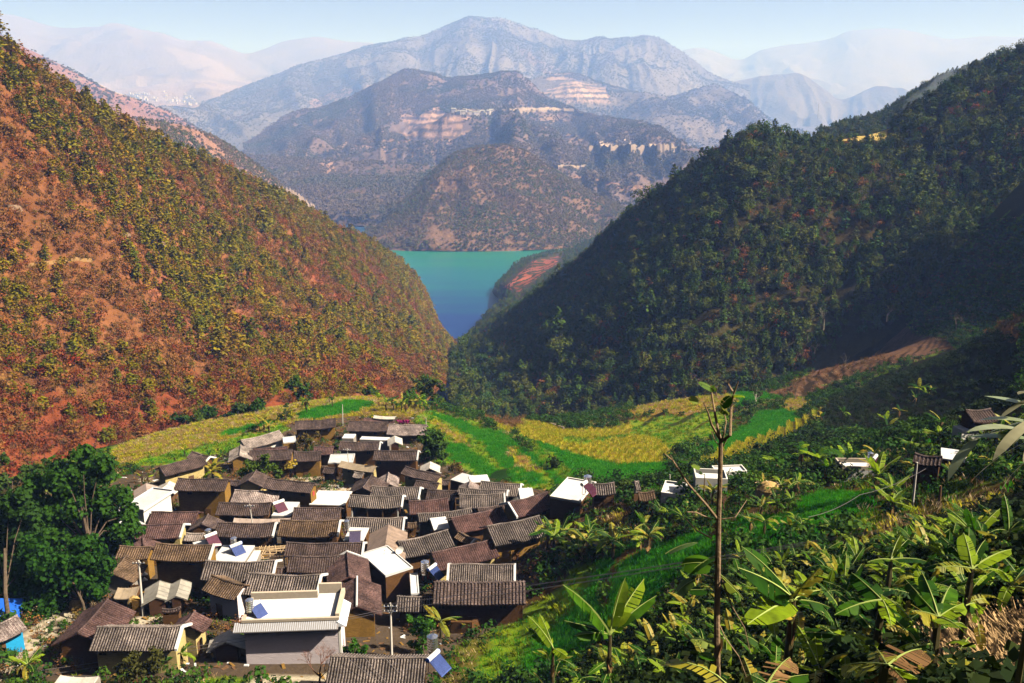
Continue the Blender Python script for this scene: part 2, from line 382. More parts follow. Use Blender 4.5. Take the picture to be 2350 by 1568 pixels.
def land_material(name, nscale=1.0, bump=0.5, var=0.5, dist=0.4):
    m, t, b = new_mat(name, 0.95, 0.05)
    a = t.add('ShaderNodeAttribute', attribute_name='col'); g = t.add('ShaderNodeNewGeometry')
    f1 = t.noise(0.9 * nscale, 6, 0.7, g.outputs['Position']); f2 = t.noise(0.12 * nscale, 4, 0.6, g.outputs['Position'])
    k = t.math('ADD', t.math('MULTIPLY', f1, 1.3), t.math('MULTIPLY', f2, 0.7))
    r = t.ramp(k, [(0.6, 1 - var), (1.4, 1 + var)]) if False else t.math('MULTIPLY_ADD', k, var * 2.0)
    if hasattr(r, 'node') and r.node.type == 'MATH': r.node.inputs[2].default_value = 1 - var * 2.0
    c = t.mix(a.outputs['Color'], r, 1.0, 'MULTIPLY'); t.ln(c, b.inputs['Base Color'])
    bp = t.add('ShaderNodeBump', i_Strength=bump, i_Distance=dist); t.ln(f1, bp.inputs['Height']); t.ln(bp.outputs[0], b.inputs['Normal'])
    return m
MAT_GROUND = land_material('ground_soil', 1.6, 0.6, 0.42, 0.3)
P = np.stack([GXX, GYY, GZ], -1)
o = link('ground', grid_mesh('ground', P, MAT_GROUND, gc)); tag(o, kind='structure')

# ---------------------------------------------------------------- hills as lofted sheets
def pchip_cols(A, n):
    """resample array (k, m) along axis 0 to n rows, monotone-ish cubic (Catmull-Rom with clamped tangents)"""
    k = A.shape[0]; t = np.linspace(0, k - 1, n); i = np.clip(t.astype(int), 0, k - 2); f = (t - i)[:, None]
    p0 = A[np.clip(i - 1, 0, k - 1)]; p1 = A[i]; p2 = A[i + 1]; p3 = A[np.clip(i + 2, 0, k - 1)]
    m1 = (p2 - p0) / 2; m2 = (p3 - p1) / 2
    m1 = np.where((p2 - p1) * (p1 - p0) <= 0, 0, m1); m2 = np.where((p3 - p2) * (p2 - p1) <= 0, 0, m2)
    return (2 * f**3 - 3 * f**2 + 1) * p1 + (f**3 - 2 * f**2 + f) * m1 + (-2 * f**3 + 3 * f**2) * p2 + (f**3 - f**2) * m2
HILLS = {}
def loft(name, cols, ns, nt, mat, base, amp=2.0, scale=30.0, spur=0.0, spur_n=8, back=(120.0, -80.0), patches=(), seed=1, tone=0.35, rough_ridge=0.5, kind='structure', far=None, wr=None):
    """cols: one entry per column, each a list of (u, v, y) from foot to ridge; a back slope is added behind the ridge"""
    if far: cols = [[(u, v, far[0] + (y - far[0]) * far[1] if y > far[0] else y) for (u, v, y) in c] for c in cols]
    m = len(cols[0]); A = np.array([[at(*p) for p in c] for c in cols])          # (ncol, m, 3)
    A = pchip_cols(A.reshape(len(cols), -1), ns).reshape(ns, m, 3)
    B = pchip_cols(A.transpose(1, 0, 2).reshape(m, -1), nt).reshape(nt, ns, 3)
    nb = max(6, nt // 8)
    t = np.concatenate([np.linspace(0, 1, nt), np.ones(nb)]); bk = np.zeros((nb, ns, 3))
    dirn = B[-1].copy(); dirn[:, 2] = 0; dirn /= np.linalg.norm(dirn, axis=1)[:, None]
    for i in range(nb):
        f = (i + 1) / nb
        bk[i] = B[-1] + dirn * back[0] * f + np.array([0, 0, back[1] * f ** 1.4])
    P = np.concatenate([B, bk], 0)
    T = np.repeat(t[:, None], ns, 1); Sx = np.repeat(np.linspace(0, 1, ns)[None], nt + nb, 0)
    fade = np.where(T < 1, 1 - (1 - rough_ridge) * T ** 6, rough_ridge)
    if spur:
        w = Sx * spur_n + (fbm(Sx * 6, T * 3, seed, 3) - 0.5) * 1.3 + T * 0.6
        r = ridged(w, T * 0.9, seed + 3, 3) - 0.55
        P[..., 2] += spur * r * np.sin(np.clip(T, 0.02, 0.98) * math.pi) ** 0.6 * np.where(T >= 1, 0.1, 1)
    if wr:
        wxx = P[..., 0] / wr[1]; wyy = P[..., 1] / wr[1]; q = fbm(wxx * 1.5, wyy * 1.5, seed + 21, 3) * .8
        P[..., 2] += wr[0] * 2 * (ridged(wxx + q, wyy + q * .7, seed + 23, 6) - .5) * np.where(T < 1, np.clip(T * 5, 0, 1) * (1 - .8 * T ** 5), .2)
    P[..., 2] += amp * 2 * (fbm(P[..., 0] / scale, P[..., 1] / scale, seed + 5, 5) - 0.5) * fade
    if far: P[..., 2] = np.where((T > .05) & (T < .35), np.maximum(P[..., 2], LAKE_Z + 6 + T * 260), P[..., 2])
    C = np.zeros(P.shape) + np.array(base)
    n = fbm(P[..., 0] / scale / 1.5, P[..., 1] / scale / 1.5, seed + 8, 5)
    C *= (1 - tone + 2 * tone * n)[..., None]
    U, V = proj(P)
    nu = (fbm(P[..., 0] / scale, P[..., 1] / scale, seed + 11, 4) - 0.5); nv = (fbm(P[..., 0] / scale, P[..., 1] / scale, seed + 12, 4) - 0.5)
    for pt in patches:
        poly, col, wob = pt[:3]
        mk = in_poly(U + nu * wob, V + nv * wob, poly); cc = np.array(col) * (0.6 + 0.8 * n[mk])[:, None]
        if len(pt) > 3:                                  # terraced ground: flat treads, overgrown risers
            dz = pt[3]; zz = P[..., 2][mk] / dz + 1.5 * (fbm(P[..., 0][mk] / dz / 14, P[..., 1][mk] / dz / 14, seed + 2, 2)); f = zz - np.floor(zz)
            cc = np.where((f < 0.42)[:, None], np.array(base) * 0.6, cc * (0.8 + 0.5 * _h(np.floor(zz), np.zeros(len(zz)), 5))[:, None])
            gap = fbm(P[..., 0][mk] / dz / 5, P[..., 1][mk] / dz / 5, seed + 3, 3) > 0.6; cc[gap] = np.array(base)
            C[mk] = cc
        else: C[mk] = cc
    me = grid_mesh(name, P, mat, C)
    o = link(name, me); tag(o, kind=kind)
    HILLS[name] = dict(P=P, nt=nt, o=o, C=C)
    return o
H_NEAR = land_material('hillside_soil', 0.5, 0.8, 0.45, 1.0)
H_MID = land_material('wooded_slope', 0.12, 1.0, 0.45, 6.0)
H_FAR = land_material('far_slope', 0.03, 1.0, 0.35, 25.0)
LAKE_Z = -250.0
def lk(u, v): d = ray(u, v); return (u, v, LAKE_Z / d[2])
# left hillside
cl = [[(-450, 1260, 165), (-450, 800, 230), (-450, 380, 300), (-450, -150, 380)],
      [(-150, 1200, 165), (-150, 780, 235), (-150, 380, 300), (-150, -20, 365)],
      [(20, 1140, 178), (20, 800, 245), (20, 450, 310), (20, 112, 372)],
      [(180, 1080, 200), (180, 800, 262), (180, 500, 330), (150, 210, 405)],
      [(330, 1020, 222), (320, 800, 285), (310, 540, 360), (290, 290, 455)],
      [(450, 985, 238), (440, 810, 310), (430, 590, 400), (415, 352, 520)],
      [(570, 962, 252), (560, 820, 335), (550, 640, 440), (540, 405, 590)],
      [(690, 942, 268), (680, 830, 362), (670, 680, 480), (665, 462, 670)],
      [(800, 930, 292), (790, 840, 395), (790, 710, 530), (780, 528, 760)],
      [(890, 922, 330), (880, 845, 440), (880, 740, 590), (868, 572, 850)],
      [(960, 920, 380), (945, 850, 500), (945, 760, 660), (965, 655, 960)],
      [(1005, 905, 450), (990, 850, 580), (990, 790, 740), (1012, 762, 930)],
      [(1030, 870, 560), (1030, 845, 650), (1040, 822, 760), (1052, 800, 890)]]
C_LSOIL = np.array((0.215, 0.088, 0.038))
pink = (0.26, 0.095, 0.055); red = (0.20, 0.055, 0.025)
lp = [([(0, 900), (300, 900), (620, 860), (700, 800), (900, 760), (1000, 800), (960, 870), (600, 960), (200, 1060), (0, 1120)], red, 60),
      ([(700, 600), (860, 600), (960, 700), (1010, 770), (900, 770), (780, 700)], (0.24, 0.07, 0.04), 40),
      ([(180, 300), (260, 330), (520, 430), (560, 520), (360, 480), (220, 420)], pink, 60), ([(330, 640), (520, 600), (620, 760), (520, 800), (380, 760)], pink, 80)]
loft('left_hillside', cl, 330, 200, H_NEAR, C_LSOIL, amp=3.2, scale=26, spur=9, spur_n=9, back=(90, -60), patches=lp, wr=(7, 75), seed=2, rough_ridge=0.25)
# right hillside
cr = [[(2900, 720, 300), (2900, 450, 400), (2900, 150, 470), (2900, -200, 560)],
      [(2600, 725, 335), (2600, 480, 400), (2600, 240, 470), (2600, 0, 545)],
      [(2350, 742, 345), (2350, 540, 400), (2350, 320, 475), (2350, 122, 560)],
      [(2200, 768, 352), (2190, 600, 400), (2190, 400, 475), (2190, 200, 560)],
      [(2050, 800, 362), (2040, 650, 400), (2040, 470, 470), (2040, 300, 545)],
      [(1900, 862, 366), (1890, 690, 405), (1880, 500, 465), (1870, 330, 540)],
      [(1740, 905, 366), (1740, 720, 405), (1740, 520, 465), (1740, 308, 540)],
      [(1600, 945, 360), (1600, 760, 410), (1600, 580, 470), (1590, 400, 560)],
      [(1430, 985, 372), (1430, 830, 425), (1430, 670, 500), (1432, 510, 620)],
      [(1290, 1010, 385), (1290, 890, 440), (1290, 770, 520), (1290, 640, 690)],
      [(1180, 1000, 395), (1180, 900, 470), (1180, 810, 580), (1185, 715, 770)],
      [(1090, 970, 410), (1090, 890, 510), (1090, 820, 640), (1105, 770, 840)],
      [(1035, 930, 430), (1035, 870, 560), (1040, 835, 690), (1060, 800, 905)]]
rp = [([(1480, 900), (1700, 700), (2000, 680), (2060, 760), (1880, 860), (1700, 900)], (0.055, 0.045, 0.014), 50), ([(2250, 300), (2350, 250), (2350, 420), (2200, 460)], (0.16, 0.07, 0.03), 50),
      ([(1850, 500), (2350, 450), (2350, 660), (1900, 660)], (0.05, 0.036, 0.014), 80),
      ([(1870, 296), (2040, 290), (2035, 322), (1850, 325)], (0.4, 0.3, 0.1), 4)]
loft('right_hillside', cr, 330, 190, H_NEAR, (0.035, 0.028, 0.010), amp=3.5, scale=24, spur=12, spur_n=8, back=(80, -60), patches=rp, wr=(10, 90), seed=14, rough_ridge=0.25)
# low terraced headland at the lake, beyond the right hill
ch = [[lk(1262, 580), (1290, 575, 1500), (1330, 562, 1560), (1420, 520, 1640)], [lk(1190, 602), (1235, 592, 1430), (1285, 589, 1440), (1400, 560, 1450)], [lk(1160, 632), (1205, 618, 1300), (1255, 612, 1290), (1350, 590, 1290)],
      [lk(1130, 668), (1165, 655, 1150), (1215, 645, 1140), (1300, 625, 1120)], [lk(1145, 692), (1165, 680, 1090), (1200, 672, 1060), (1280, 655, 1010)],
      [lk(1105, 735), (1125, 728, 990), (1150, 720, 960), (1220, 705, 920)], [lk(1070, 780), (1085, 775, 930), (1100, 768, 905), (1160, 750, 880)]]
loft('lake_headland', ch, 160, 80, H_NEAR, (0.06, 0.05, 0.02), amp=1.2, scale=30, back=(120, -30), patches=[([(1150, 660), (1180, 640), (1220, 600), (1290, 588), (1285, 600), (1230, 640), (1190, 672)], (0.28, 0.085, 0.05), 8, 3.0)], seed=31)
# peninsula hill in the lake
cp = [[lk(838, 545), (838, 543, 1835), (838, 541, 1850)], [lk(855, 566), (870, 548, 1730), (885, 515, 1850)], [lk(890, 574), (930, 515, 1760), (960, 430, 1960)], [lk(960, 577), (1000, 480, 1780), (1040, 358, 2010)],
      [lk(1060, 578), (1080, 470, 1790), (1110, 339, 2030)], [lk(1150, 577), (1170, 475, 1790), (1185, 341, 2030)], [lk(1240, 575), (1260, 490, 1790), (1270, 392, 2010)], [lk(1320, 570), (1340, 510, 1790), (1360, 445, 1980)],
      [lk(1420, 565), (1430, 530, 1790), (1440, 487, 1950)], [lk(1560, 560), (1560, 540, 1790), (1560, 520, 1950)]]
loft('peninsula_hill', cp, 230, 130, H_MID, (0.19, 0.115, 0.08), amp=5, scale=70, spur=18, spur_n=7, back=(350, -170), wr=(24, 260), seed=41, rough_ridge=0.3)
# purple hills behind the left hillside
cb = [[(60, 420, 900), (60, 260, 1100), (60, 150, 1250)], [(230, 460, 900), (230, 340, 1100), (230, 262, 1300)], [(330, 500, 950), (330, 380, 1150), (340, 282, 1380)], [(430, 540, 1000), (440, 400, 1250), (440, 296, 1480)], [(540, 560, 1100), (550, 440, 1350), (545, 348, 1590)],
      [(640, 590, 1200), (650, 490, 1480), (645, 430, 1700)], [(720, 600, 1400), (730, 540, 1600), (725, 497, 1800)], [(785, 600, 1560), (790, 560, 1700), (783, 527, 1860)], [lk(800, 560), lk(802, 545), lk(803, 532)]]
loft('purple_hill', cb, 180, 90, H_MID, (0.27, 0.15, 0.11), amp=7, scale=80, spur=14, spur_n=9, back=(300, -150), patches=[([(600, 430), (690, 470), (740, 520), (700, 500), (640, 462)], (0.5, 0.34, 0.22), 12)], wr=(24, 300), seed=52)
cb2 = [[(-200, 260, 2200), (-200, 120, 2400), (-200, -20, 2600)], [(0, 330, 2100), (0, 200, 2400), (0, 82, 2700)], [(120, 330, 2100), (120, 230, 2400), (110, 140, 2750)], [(230, 360, 2100), (240, 280, 2400), (240, 205, 2800)], [(330, 380, 2100), (340, 310, 2450), (340, 248, 2850)], [(420, 400, 2200), (430, 340, 2500), (420, 284, 2900)], [(520, 420, 2300), (520, 380, 2600), (520, 350, 2900)]]
loft('purple_ridge', cb2, 120, 80, H_MID, (0.24, 0.13, 0.11), amp=14, scale=150, spur=30, spur_n=8, back=(500, -250), far=(2100, 1.9), wr=(50, 500), seed=57)
# middle massif with the terraces
cm = [[lk(560, 470), (560, 440, 2600), (560, 380, 2900), (560, 335, 3200)], [lk(640, 500), (640, 430, 2500), (650, 350, 2900), (655, 275, 3300)], [lk(720, 515), (730, 440, 2450), (745, 350, 2850), (760, 245, 3300)],
      [lk(780, 518), (830, 440, 2400), (850, 330, 2850), (860, 205, 3350)], [lk(850, 522), (900, 440, 2350), (930, 320, 2850), (945, 166, 3400)], [lk(950, 522), (1000, 430, 2300), (1010, 310, 2800), (1030, 184, 3400)],
      [lk(1080, 520), (1100, 400, 2300), (1110, 290, 2800), (1120, 180, 3350)], [lk(1180, 520), (1200, 400, 2300), (1190, 300, 2800), (1195, 182, 3300)], [lk(1280, 520), (1290, 410, 2300), (1275, 330, 2700), (1265, 228, 3150)],
      [lk(1380, 515), (1380, 430, 2300), (1360, 350, 2650), (1350, 262, 2980)], [lk(1480, 510), (1470, 440, 2250), (1450, 370, 2500), (1450, 290, 2780)], [lk(1560, 500), (1540, 445, 2200), (1525, 395, 2400), (1530, 330, 2600)], [lk(1640, 480), (1620, 450, 2200), (1600, 420, 2300), (1590, 372, 2450)], [lk(1760, 480), (1740, 460, 2200), (1720, 440, 2300), (1700, 420, 2400)]]
PINKT = (0.33, 0.21, 0.17)
mp = [([(870, 300), (930, 262), (1010, 245), (1060, 262), (1130, 290), (1080, 325), (960, 330), (900, 320)], PINKT, 30, 26), ([(780, 330), (860, 300), (960, 310), (900, 345), (820, 360), (740, 350)], (0.34, 0.21, 0.17), 34, 26),
      ([(1040, 300), (1120, 290), (1130, 300), (1060, 335), (990, 345)], PINKT, 24, 26), ([(800, 345), (900, 335), (1000, 345), (1060, 340), (1000, 372), (900, 380), (820, 370)], (0.34, 0.22, 0.18), 40, 26), ([(1360, 325), (1420, 318), (1500, 330), (1560, 343), (1500, 350), (1360, 348)], (0.5, 0.38, 0.32), 14), ([(730, 365), (760, 360), (770, 395), (740, 420)], (0.36, 0.22, 0.17), 8), ([(600, 330), (650, 300), (630, 340)], (0.34, 0.22, 0.17), 10),
      ([(1170, 285), (1280, 262), (1330, 300), (1330, 340), (1250, 300)], (0.26, 0.17, 0.13), 16), ([(1340, 395), (1420, 420), (1500, 430), (1440, 440), (1300, 400)], (0.24, 0.14, 0.10), 20)]
loft('middle_massif', cm, 420, 230, H_MID, (0.15, 0.105, 0.10), amp=34, scale=200, spur=110, spur_n=12, back=(600, -350), patches=mp, far=(2100, 2), wr=(120, 800), seed=63, tone=0.35, rough_ridge=0.25)
# the bluish shoulder right of it, and the high peak behind
cs = [[(1150, 360, 3600), (1150, 280, 3900), (1150, 200, 4200)], [(1300, 360, 3500), (1300, 260, 3900), (1300, 182, 4300)], [(1400, 380, 3400), (1400, 280, 3850), (1400, 208, 4300)], [(1520, 400, 3300), (1520, 290, 3700), (1510, 220, 4200)], [(1640, 420, 3200), (1640, 300, 3700), (1640, 198, 4200)],
      [(1740, 430, 3200), (1740, 330, 3600), (1720, 232, 4000)], [(1850, 440, 3200), (1830, 350, 3600), (1800, 290, 4000)], [(2000, 440, 3300), (1950, 380, 3600), (1900, 310, 4000)], [(2200, 440, 3300), (2200, 380, 3600), (2200, 350, 4000)]]
loft('shoulder_ridge', cs, 260, 120, H_FAR, (0.16, 0.13, 0.12), amp=45, scale=350, spur=90, spur_n=10, back=(700, -400), patches=[([(1180, 190), (1290, 178), (1390, 200), (1400, 235), (1300, 225), (1210, 210)], (0.36, 0.25, 0.20), 34, 34)], far=(2400, 2.1), wr=(120, 900), seed=71, tone=0.5)
cs2 = [[(1560, 380, 4800), (1560, 260, 5300), (1560, 200, 5800)], [(1690, 380, 4800), (1690, 280, 5200), (1690, 190, 5700)], [(1760, 380, 4800), (1760, 280, 5200), (1790, 174, 5700)], [(1880, 380, 4800), (1860, 280, 5200), (1850, 180, 5700)], [(1950, 380, 4800), (1930, 300, 5200), (1930, 240, 5600)], [(2030, 380, 4800), (2020, 290, 5200), (2010, 208, 5600)], [(2120, 380, 4800), (2110, 290, 5200), (2090, 222, 5600)], [(2250, 380, 4800), (2240, 320, 5200), (2230, 270, 5600)], [(2400, 380, 4800), (2400, 320, 5200), (2400, 290, 5600)]]
loft('blue_ridge', cs2, 200, 90, H_FAR, (0.13, 0.11, 0.09), amp=60, scale=500, spur=120, spur_n=11, back=(900, -500), far=(2400, 2.2), wr=(190, 1500), seed=77, tone=0.4)
ck = [[(250, 420, 3600), (250, 390, 4200), (250, 350, 4900)], [(400, 330, 3900), (400, 300, 4300), (400, 268, 4900)], [(500, 380, 3900), (490, 300, 4400), (500, 224, 5100)], [(620, 400, 3900), (620, 280, 4500), (640, 168, 5300)], [(740, 400, 4000), (740, 270, 4600), (760, 132, 5500)],
      [(860, 400, 4000), (860, 250, 4700), (860, 107, 5600)], [(960, 400, 4000), (960, 240, 4700), (960, 92, 5700)], [(1050, 380, 4100), (1040, 220, 4800), (1045, 62, 5800)], [(1110, 360, 4200), (1110, 200, 4900), (1108, 42, 5850)],
      [(1160, 360, 4200), (1160, 200, 4900), (1160, 46, 5850)], [(1250, 360, 4200), (1250, 210, 4900), (1245, 74, 5800)], [(1330, 360, 4300), (1330, 220, 4900), (1330, 94, 5700)], [(1370, 360, 4300), (1375, 220, 4900), (1375, 86, 5700)], [(1430, 360, 4300), (1430, 230, 4900), (1420, 94, 5700)], [(1500, 360, 4300), (1500, 230, 4900), (1490, 85, 5700)],
      [(1570, 360, 4400), (1570, 250, 5000), (1560, 122, 5700)], [(1640, 360, 4500), (1640, 270, 5000), (1630, 168, 5700)], [(1720, 360, 4500), (1720, 290, 5000), (1720, 205, 5600)]]
loft('high_peak', ck, 420, 200, H_FAR, (0.15, 0.13, 0.125), amp=75, scale=500, spur=200, spur_n=15, back=(1200, -600), patches=[([(640, 300), (760, 200), (880, 190), (840, 260), (720, 320)], (0.24, 0.15, 0.12), 70), ([(1180, 100), (1290, 160), (1360, 200), (1260, 190)], (0.19, 0.13, 0.11), 60)], far=(2400, 2), wr=(150, 1500), seed=83, tone=0.5, rough_ridge=0.3)
# farthest ridges
cf1 = [[(-300, 300, 5500), (-300, 160, 7500), (-300, 0, 9500)], [(0, 330, 5000), (0, 160, 7500), (0, 30, 9500)], [(60, 330, 5000), (80, 190, 7500), (120, 62, 9500)], [(180, 330, 5000), (190, 210, 7500), (210, 66, 9500)], [(280, 330, 4900), (270, 220, 7500), (266, 62, 9500)], [(360, 330, 4900), (340, 220, 7500), (345, 80, 9600)],
       [(430, 330, 4900), (430, 230, 7400), (430, 98, 9700)], [(500, 330, 5200), (480, 220, 7600), (480, 96, 9800)], [(600, 330, 5500), (570, 230, 7800), (565, 124, 10000)], [(650, 330, 5800), (650, 230, 8000), (650, 102, 10400)], [(730, 330, 6000), (730, 230, 8200), (725, 87, 10600)], [(800, 330, 6000), (800, 230, 8200), (800, 97, 10600)], [(950, 330, 6000), (950, 240, 8200), (950, 112, 10600)]]
loft('far_valley_slope', cf1, 320, 160, H_FAR, (0.17, 0.13, 0.12), amp=170, scale=1500, spur=0, spur_n=17, back=(2500, -900), patches=[([(220, 190), (330, 150), (430, 200), (620, 210), (560, 260), (420, 300), (300, 250)], (0.27, 0.20, 0.18), 200), ([(380, 120), (470, 135), (560, 190), (480, 190)], (0.24, 0.185, 0.165), 120)], far=(2400, 1.5), wr=(260, 2200), seed=91, tone=0.4, rough_ridge=0.2)
cf2 = [[(1450, 340, 9000), (1450, 240, 10500), (1450, 160, 12500)], [(1560, 340, 9000), (1570, 230, 10500), (1575, 118, 12500)], [(1610, 340, 9000), (1610, 230, 10500), (1610, 113, 12500)], [(1690, 340, 9000), (1690, 240, 10500), (1695, 142, 12500)], [(1760, 340, 9000), (1760, 230, 10500), (1765, 114, 12500)], [(1880, 340, 9000), (1880, 220, 10500), (1890, 98, 12500)], [(1960, 340, 9000), (1960, 210, 10500), (1965, 76, 12500)],
       [(2060, 340, 9000), (2050, 220, 10500), (2050, 76, 12500)], [(2160, 340, 9000), (2150, 230, 10500), (2150, 90, 12500)], [(2300, 340, 9000), (2300, 230, 10500), (2300, 88, 12500)], [(2450, 340, 9000), (2450, 230, 10500), (2450, 84, 12500)], [(2700, 340, 9000), (2700, 230, 10500), (2700, 80, 12500)]]
loft('far_pale_ridge', cf2, 240, 110, H_FAR, (0.16, 0.14, 0.12), amp=150, scale=1800, spur=30, spur_n=13, back=(3000, -900), far=(2400, 1.3), wr=(260, 2400), seed=97, tone=0.3, rough_ridge=0.2)
# ridge with the smoke, just behind the right hillside
cq = [[(1880, 380, 640), (1880, 340, 700), (1880, 312, 760)], [(1960, 360, 640), (1955, 320, 700), (1950, 288, 780)], [(2030, 340, 640), (2030, 300, 700), (2030, 262, 790)], [(2110, 330, 640), (2110, 260, 710), (2105, 215, 800)], [(2180, 310, 650), (2185, 230, 720), (2180, 178, 810)], [(2250, 280, 650), (2250, 200, 720), (2250, 148, 810)], [(2330, 250, 650), (2330, 180, 720), (2330, 125, 810)], [(2450, 220, 650), (2450, 150, 720), (2450, 110, 810)]]
loft('smoky_ridge', cq, 120, 60, H_NEAR, (0.07, 0.06, 0.03), amp=3, scale=30, spur=8, spur_n=6, back=(90, -60), seed=103)
# valley floor far below, so no sight line slips under the hills
def flat_sheet(name, x0, x1, y0, y1, z, mat, n=60):
    X, Y = np.meshgrid(np.linspace(x0, x1, n), np.linspace(y0, y1, n)); P = np.stack([X, Y, np.zeros_like(X) + z], -1)
    o = link(name, grid_mesh(name, P, mat, np.zeros(P.shape) + np.array((0.1, 0.08, 0.05)))); tag(o, kind='structure'); return o
flat_sheet('valley_floor', -23500, 23500, -3500, 21500, LAKE_Z - 14, H_FAR, 40)
# lake
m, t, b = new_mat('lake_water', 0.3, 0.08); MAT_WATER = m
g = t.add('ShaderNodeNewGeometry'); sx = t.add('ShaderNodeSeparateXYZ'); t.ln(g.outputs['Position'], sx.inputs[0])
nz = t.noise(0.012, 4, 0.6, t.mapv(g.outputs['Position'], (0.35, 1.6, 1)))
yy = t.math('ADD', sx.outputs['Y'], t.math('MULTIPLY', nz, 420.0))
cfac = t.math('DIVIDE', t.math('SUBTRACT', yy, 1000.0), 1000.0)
wc = t.ramp(cfac, [(0.0, (0.004, 0.018, 0.12)), (0.24, (0.005, 0.03, 0.16)), (0.55, (0.008, 0.12, 0.16)), (0.75, (0.012, 0.16, 0.12)), (0.86, (0.012, 0.14, 0.12)), (1.0, (0.015, 0.06, 0.15))])  # far water silty turquoise; near blue paints in hill and sky reflection
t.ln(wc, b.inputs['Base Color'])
bn = t.noise(0.25, 5, 0.65, t.mapv(g.outputs['Position'], (0.5, 1.5, 1))); bp = t.add('ShaderNodeBump', i_Strength=0.35, i_Distance=0.4); t.ln(bn, bp.inputs['Height']); t.ln(bp.outputs[0], b.inputs['Normal'])
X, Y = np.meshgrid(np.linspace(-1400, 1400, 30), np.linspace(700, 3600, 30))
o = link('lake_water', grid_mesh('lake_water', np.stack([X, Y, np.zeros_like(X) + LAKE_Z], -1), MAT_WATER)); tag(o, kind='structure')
# haze
hm = bpy.data.materials.new('haze_air'); hm.use_nodes = True; ht = NT(hm)
for n in list(ht.n):
    if n.type == 'BSDF_PRINCIPLED': ht.n.remove(n)
pv = ht.add('ShaderNodeVolumePrincipled'); pv.inputs['Color'].default_value = (0.27, 0.45, 1.0, 1); pv.inputs['Absorption Color'].default_value = (1, 1, 1, 1); pv.inputs['Density'].default_value = 1.5e-4; pv.inputs['Anisotropy'].default_value = 0.0
ht.ln(pv.outputs[0], [n for n in ht.n if n.type == 'OUTPUT_MATERIAL'][0].inputs['Volume'])
hb = MB(); hb.box((-24000, -4000, LAKE_Z - 16), (24000, 23000, 1500), hm); o = hb.build('haze'); tag(o, kind='stuff'); 
# ================================================================ VEGETATION
def foliage_mat(name, cols, trans=0.25, patch=0.0, patch_cols=None, patch_scale=0.02, rough=0.8, spec=0.15):
    """leaf colour varies from plant to plant (random) and, where asked, from one part of the slope to another"""
    if name in MATS: return MATS[name]
    m = bpy.data.materials.new(name); m.use_nodes = True; t = NT(m); b = t.n['Principled BSDF']
    b.inputs['Roughness'].default_value = rough; b.inputs['Specular IOR Level'].default_value = spec
    oi = t.add('ShaderNodeObjectInfo'); g = t.add('ShaderNodeNewGeometry')
    n = len(cols); c = t.ramp(oi.outputs['Random'], [(k / n, cols[k]) for k in range(n)], 'LINEAR')
    if patch:
        f = t.noise(patch_scale, 3, 0.6, oi.outputs['Location']); f2 = t.ramp(f, [(0.5 - 0.12, 0.0), (0.5 + 0.12, 1.0)])
        c = t.mix(c, patch_cols, t.math('MULTIPLY', f2, patch))
    v = t.noise(1.3, 3, 0.7, g.outputs['Position']); vm = t.ramp(v, [(0.3, 0.55), (0.7, 1.45)])
    c = t.mix(c, vm, 1.0, 'MULTIPLY')
    t.ln(c, b.inputs['Base Color'])
    if trans:
        tr = t.add('ShaderNodeBsdfTranslucent'); ms = t.add('ShaderNodeMixShader', i_0=trans); t.ln(c, tr.inputs[0])
        o = [x for x in t.n if x.type == 'OUTPUT_MATERIAL'][0]
        t.ln(b.outputs[0], ms.inputs[1]); t.ln(tr.outputs[0], ms.inputs[2]); t.ln(ms.outputs[0], o.inputs['Surface'])
    MATS[name] = m; return m
G_PINE = [(0.10, 0.12, 0.006), (0.22, 0.19, 0.008), (0.28, 0.20, 0.010), (0.12, 0.15, 0.008), (0.33, 0.19, 0.012), (0.24, 0.21, 0.008)]
M_PINE = foliage_mat('pine_needles', G_PINE)
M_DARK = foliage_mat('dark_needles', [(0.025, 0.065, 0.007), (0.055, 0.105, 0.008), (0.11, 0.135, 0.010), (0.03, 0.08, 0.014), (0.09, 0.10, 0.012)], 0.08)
M_RUST = foliage_mat('rusty_leaves', [(0.16, 0.13, 0.015), (0.25, 0.075, 0.02), (0.17, 0.07, 0.024), (0.28, 0.12, 0.03), (0.27, 0.07, 0.03), (0.22, 0.11, 0.035), (0.17, 0.09, 0.02)], 0.2)
M_RED = foliage_mat('red_leaves', [(0.22, 0.030, 0.012), (0.17, 0.035, 0.016), (0.24, 0.06, 0.02), (0.14, 0.04, 0.02)], 0.2)
M_DRY = foliage_mat('dry_brush', [(0.24, 0.095, 0.036), (0.15, 0.075, 0.03), (0.28, 0.125, 0.04), (0.13, 0.09, 0.02)], 0.1)
M_LEAF = foliage_mat('green_leaves', [(0.022, 0.075, 0.008), (0.035, 0.10, 0.010), (0.016, 0.055, 0.010), (0.05, 0.11, 0.01)], 0.25)
M_FARV = foliage_mat('far_wood', [(0.05, 0.085, 0.02), (0.09, 0.12, 0.025), (0.13, 0.12, 0.04), (0.05, 0.075, 0.02), (0.15, 0.11, 0.06)], 0.0, 0.6, (0.20, 0.12, 0.09), 0.006)
M_FARG = foliage_mat('far_green_wood', [(0.045, 0.065, 0.035), (0.065, 0.085, 0.04), (0.10, 0.095, 0.055)], 0.0, 0.6, (0.20, 0.13, 0.11), 0.003)
M_BARK = simple('bark', (0.10, 0.075, 0.055), 0.95, 0.1, 0.4, 4, bump=0.5)
M_PALEBARK = simple('pale_bark', (0.42, 0.38, 0.32), 0.9, 0.1, 0.3, 4)
M_CROP = foliage_mat('crop_leaves', [(0.17, 0.25, 0.008), (0.28, 0.31, 0.012), (0.10, 0.22, 0.008)], 0.3)
M_CROPY = foliage_mat('yellow_crop_leaves', [(0.62, 0.52, 0.03), (0.52, 0.48, 0.02), (0.62, 0.46, 0.05), (0.36, 0.42, 0.015)], 0.3)
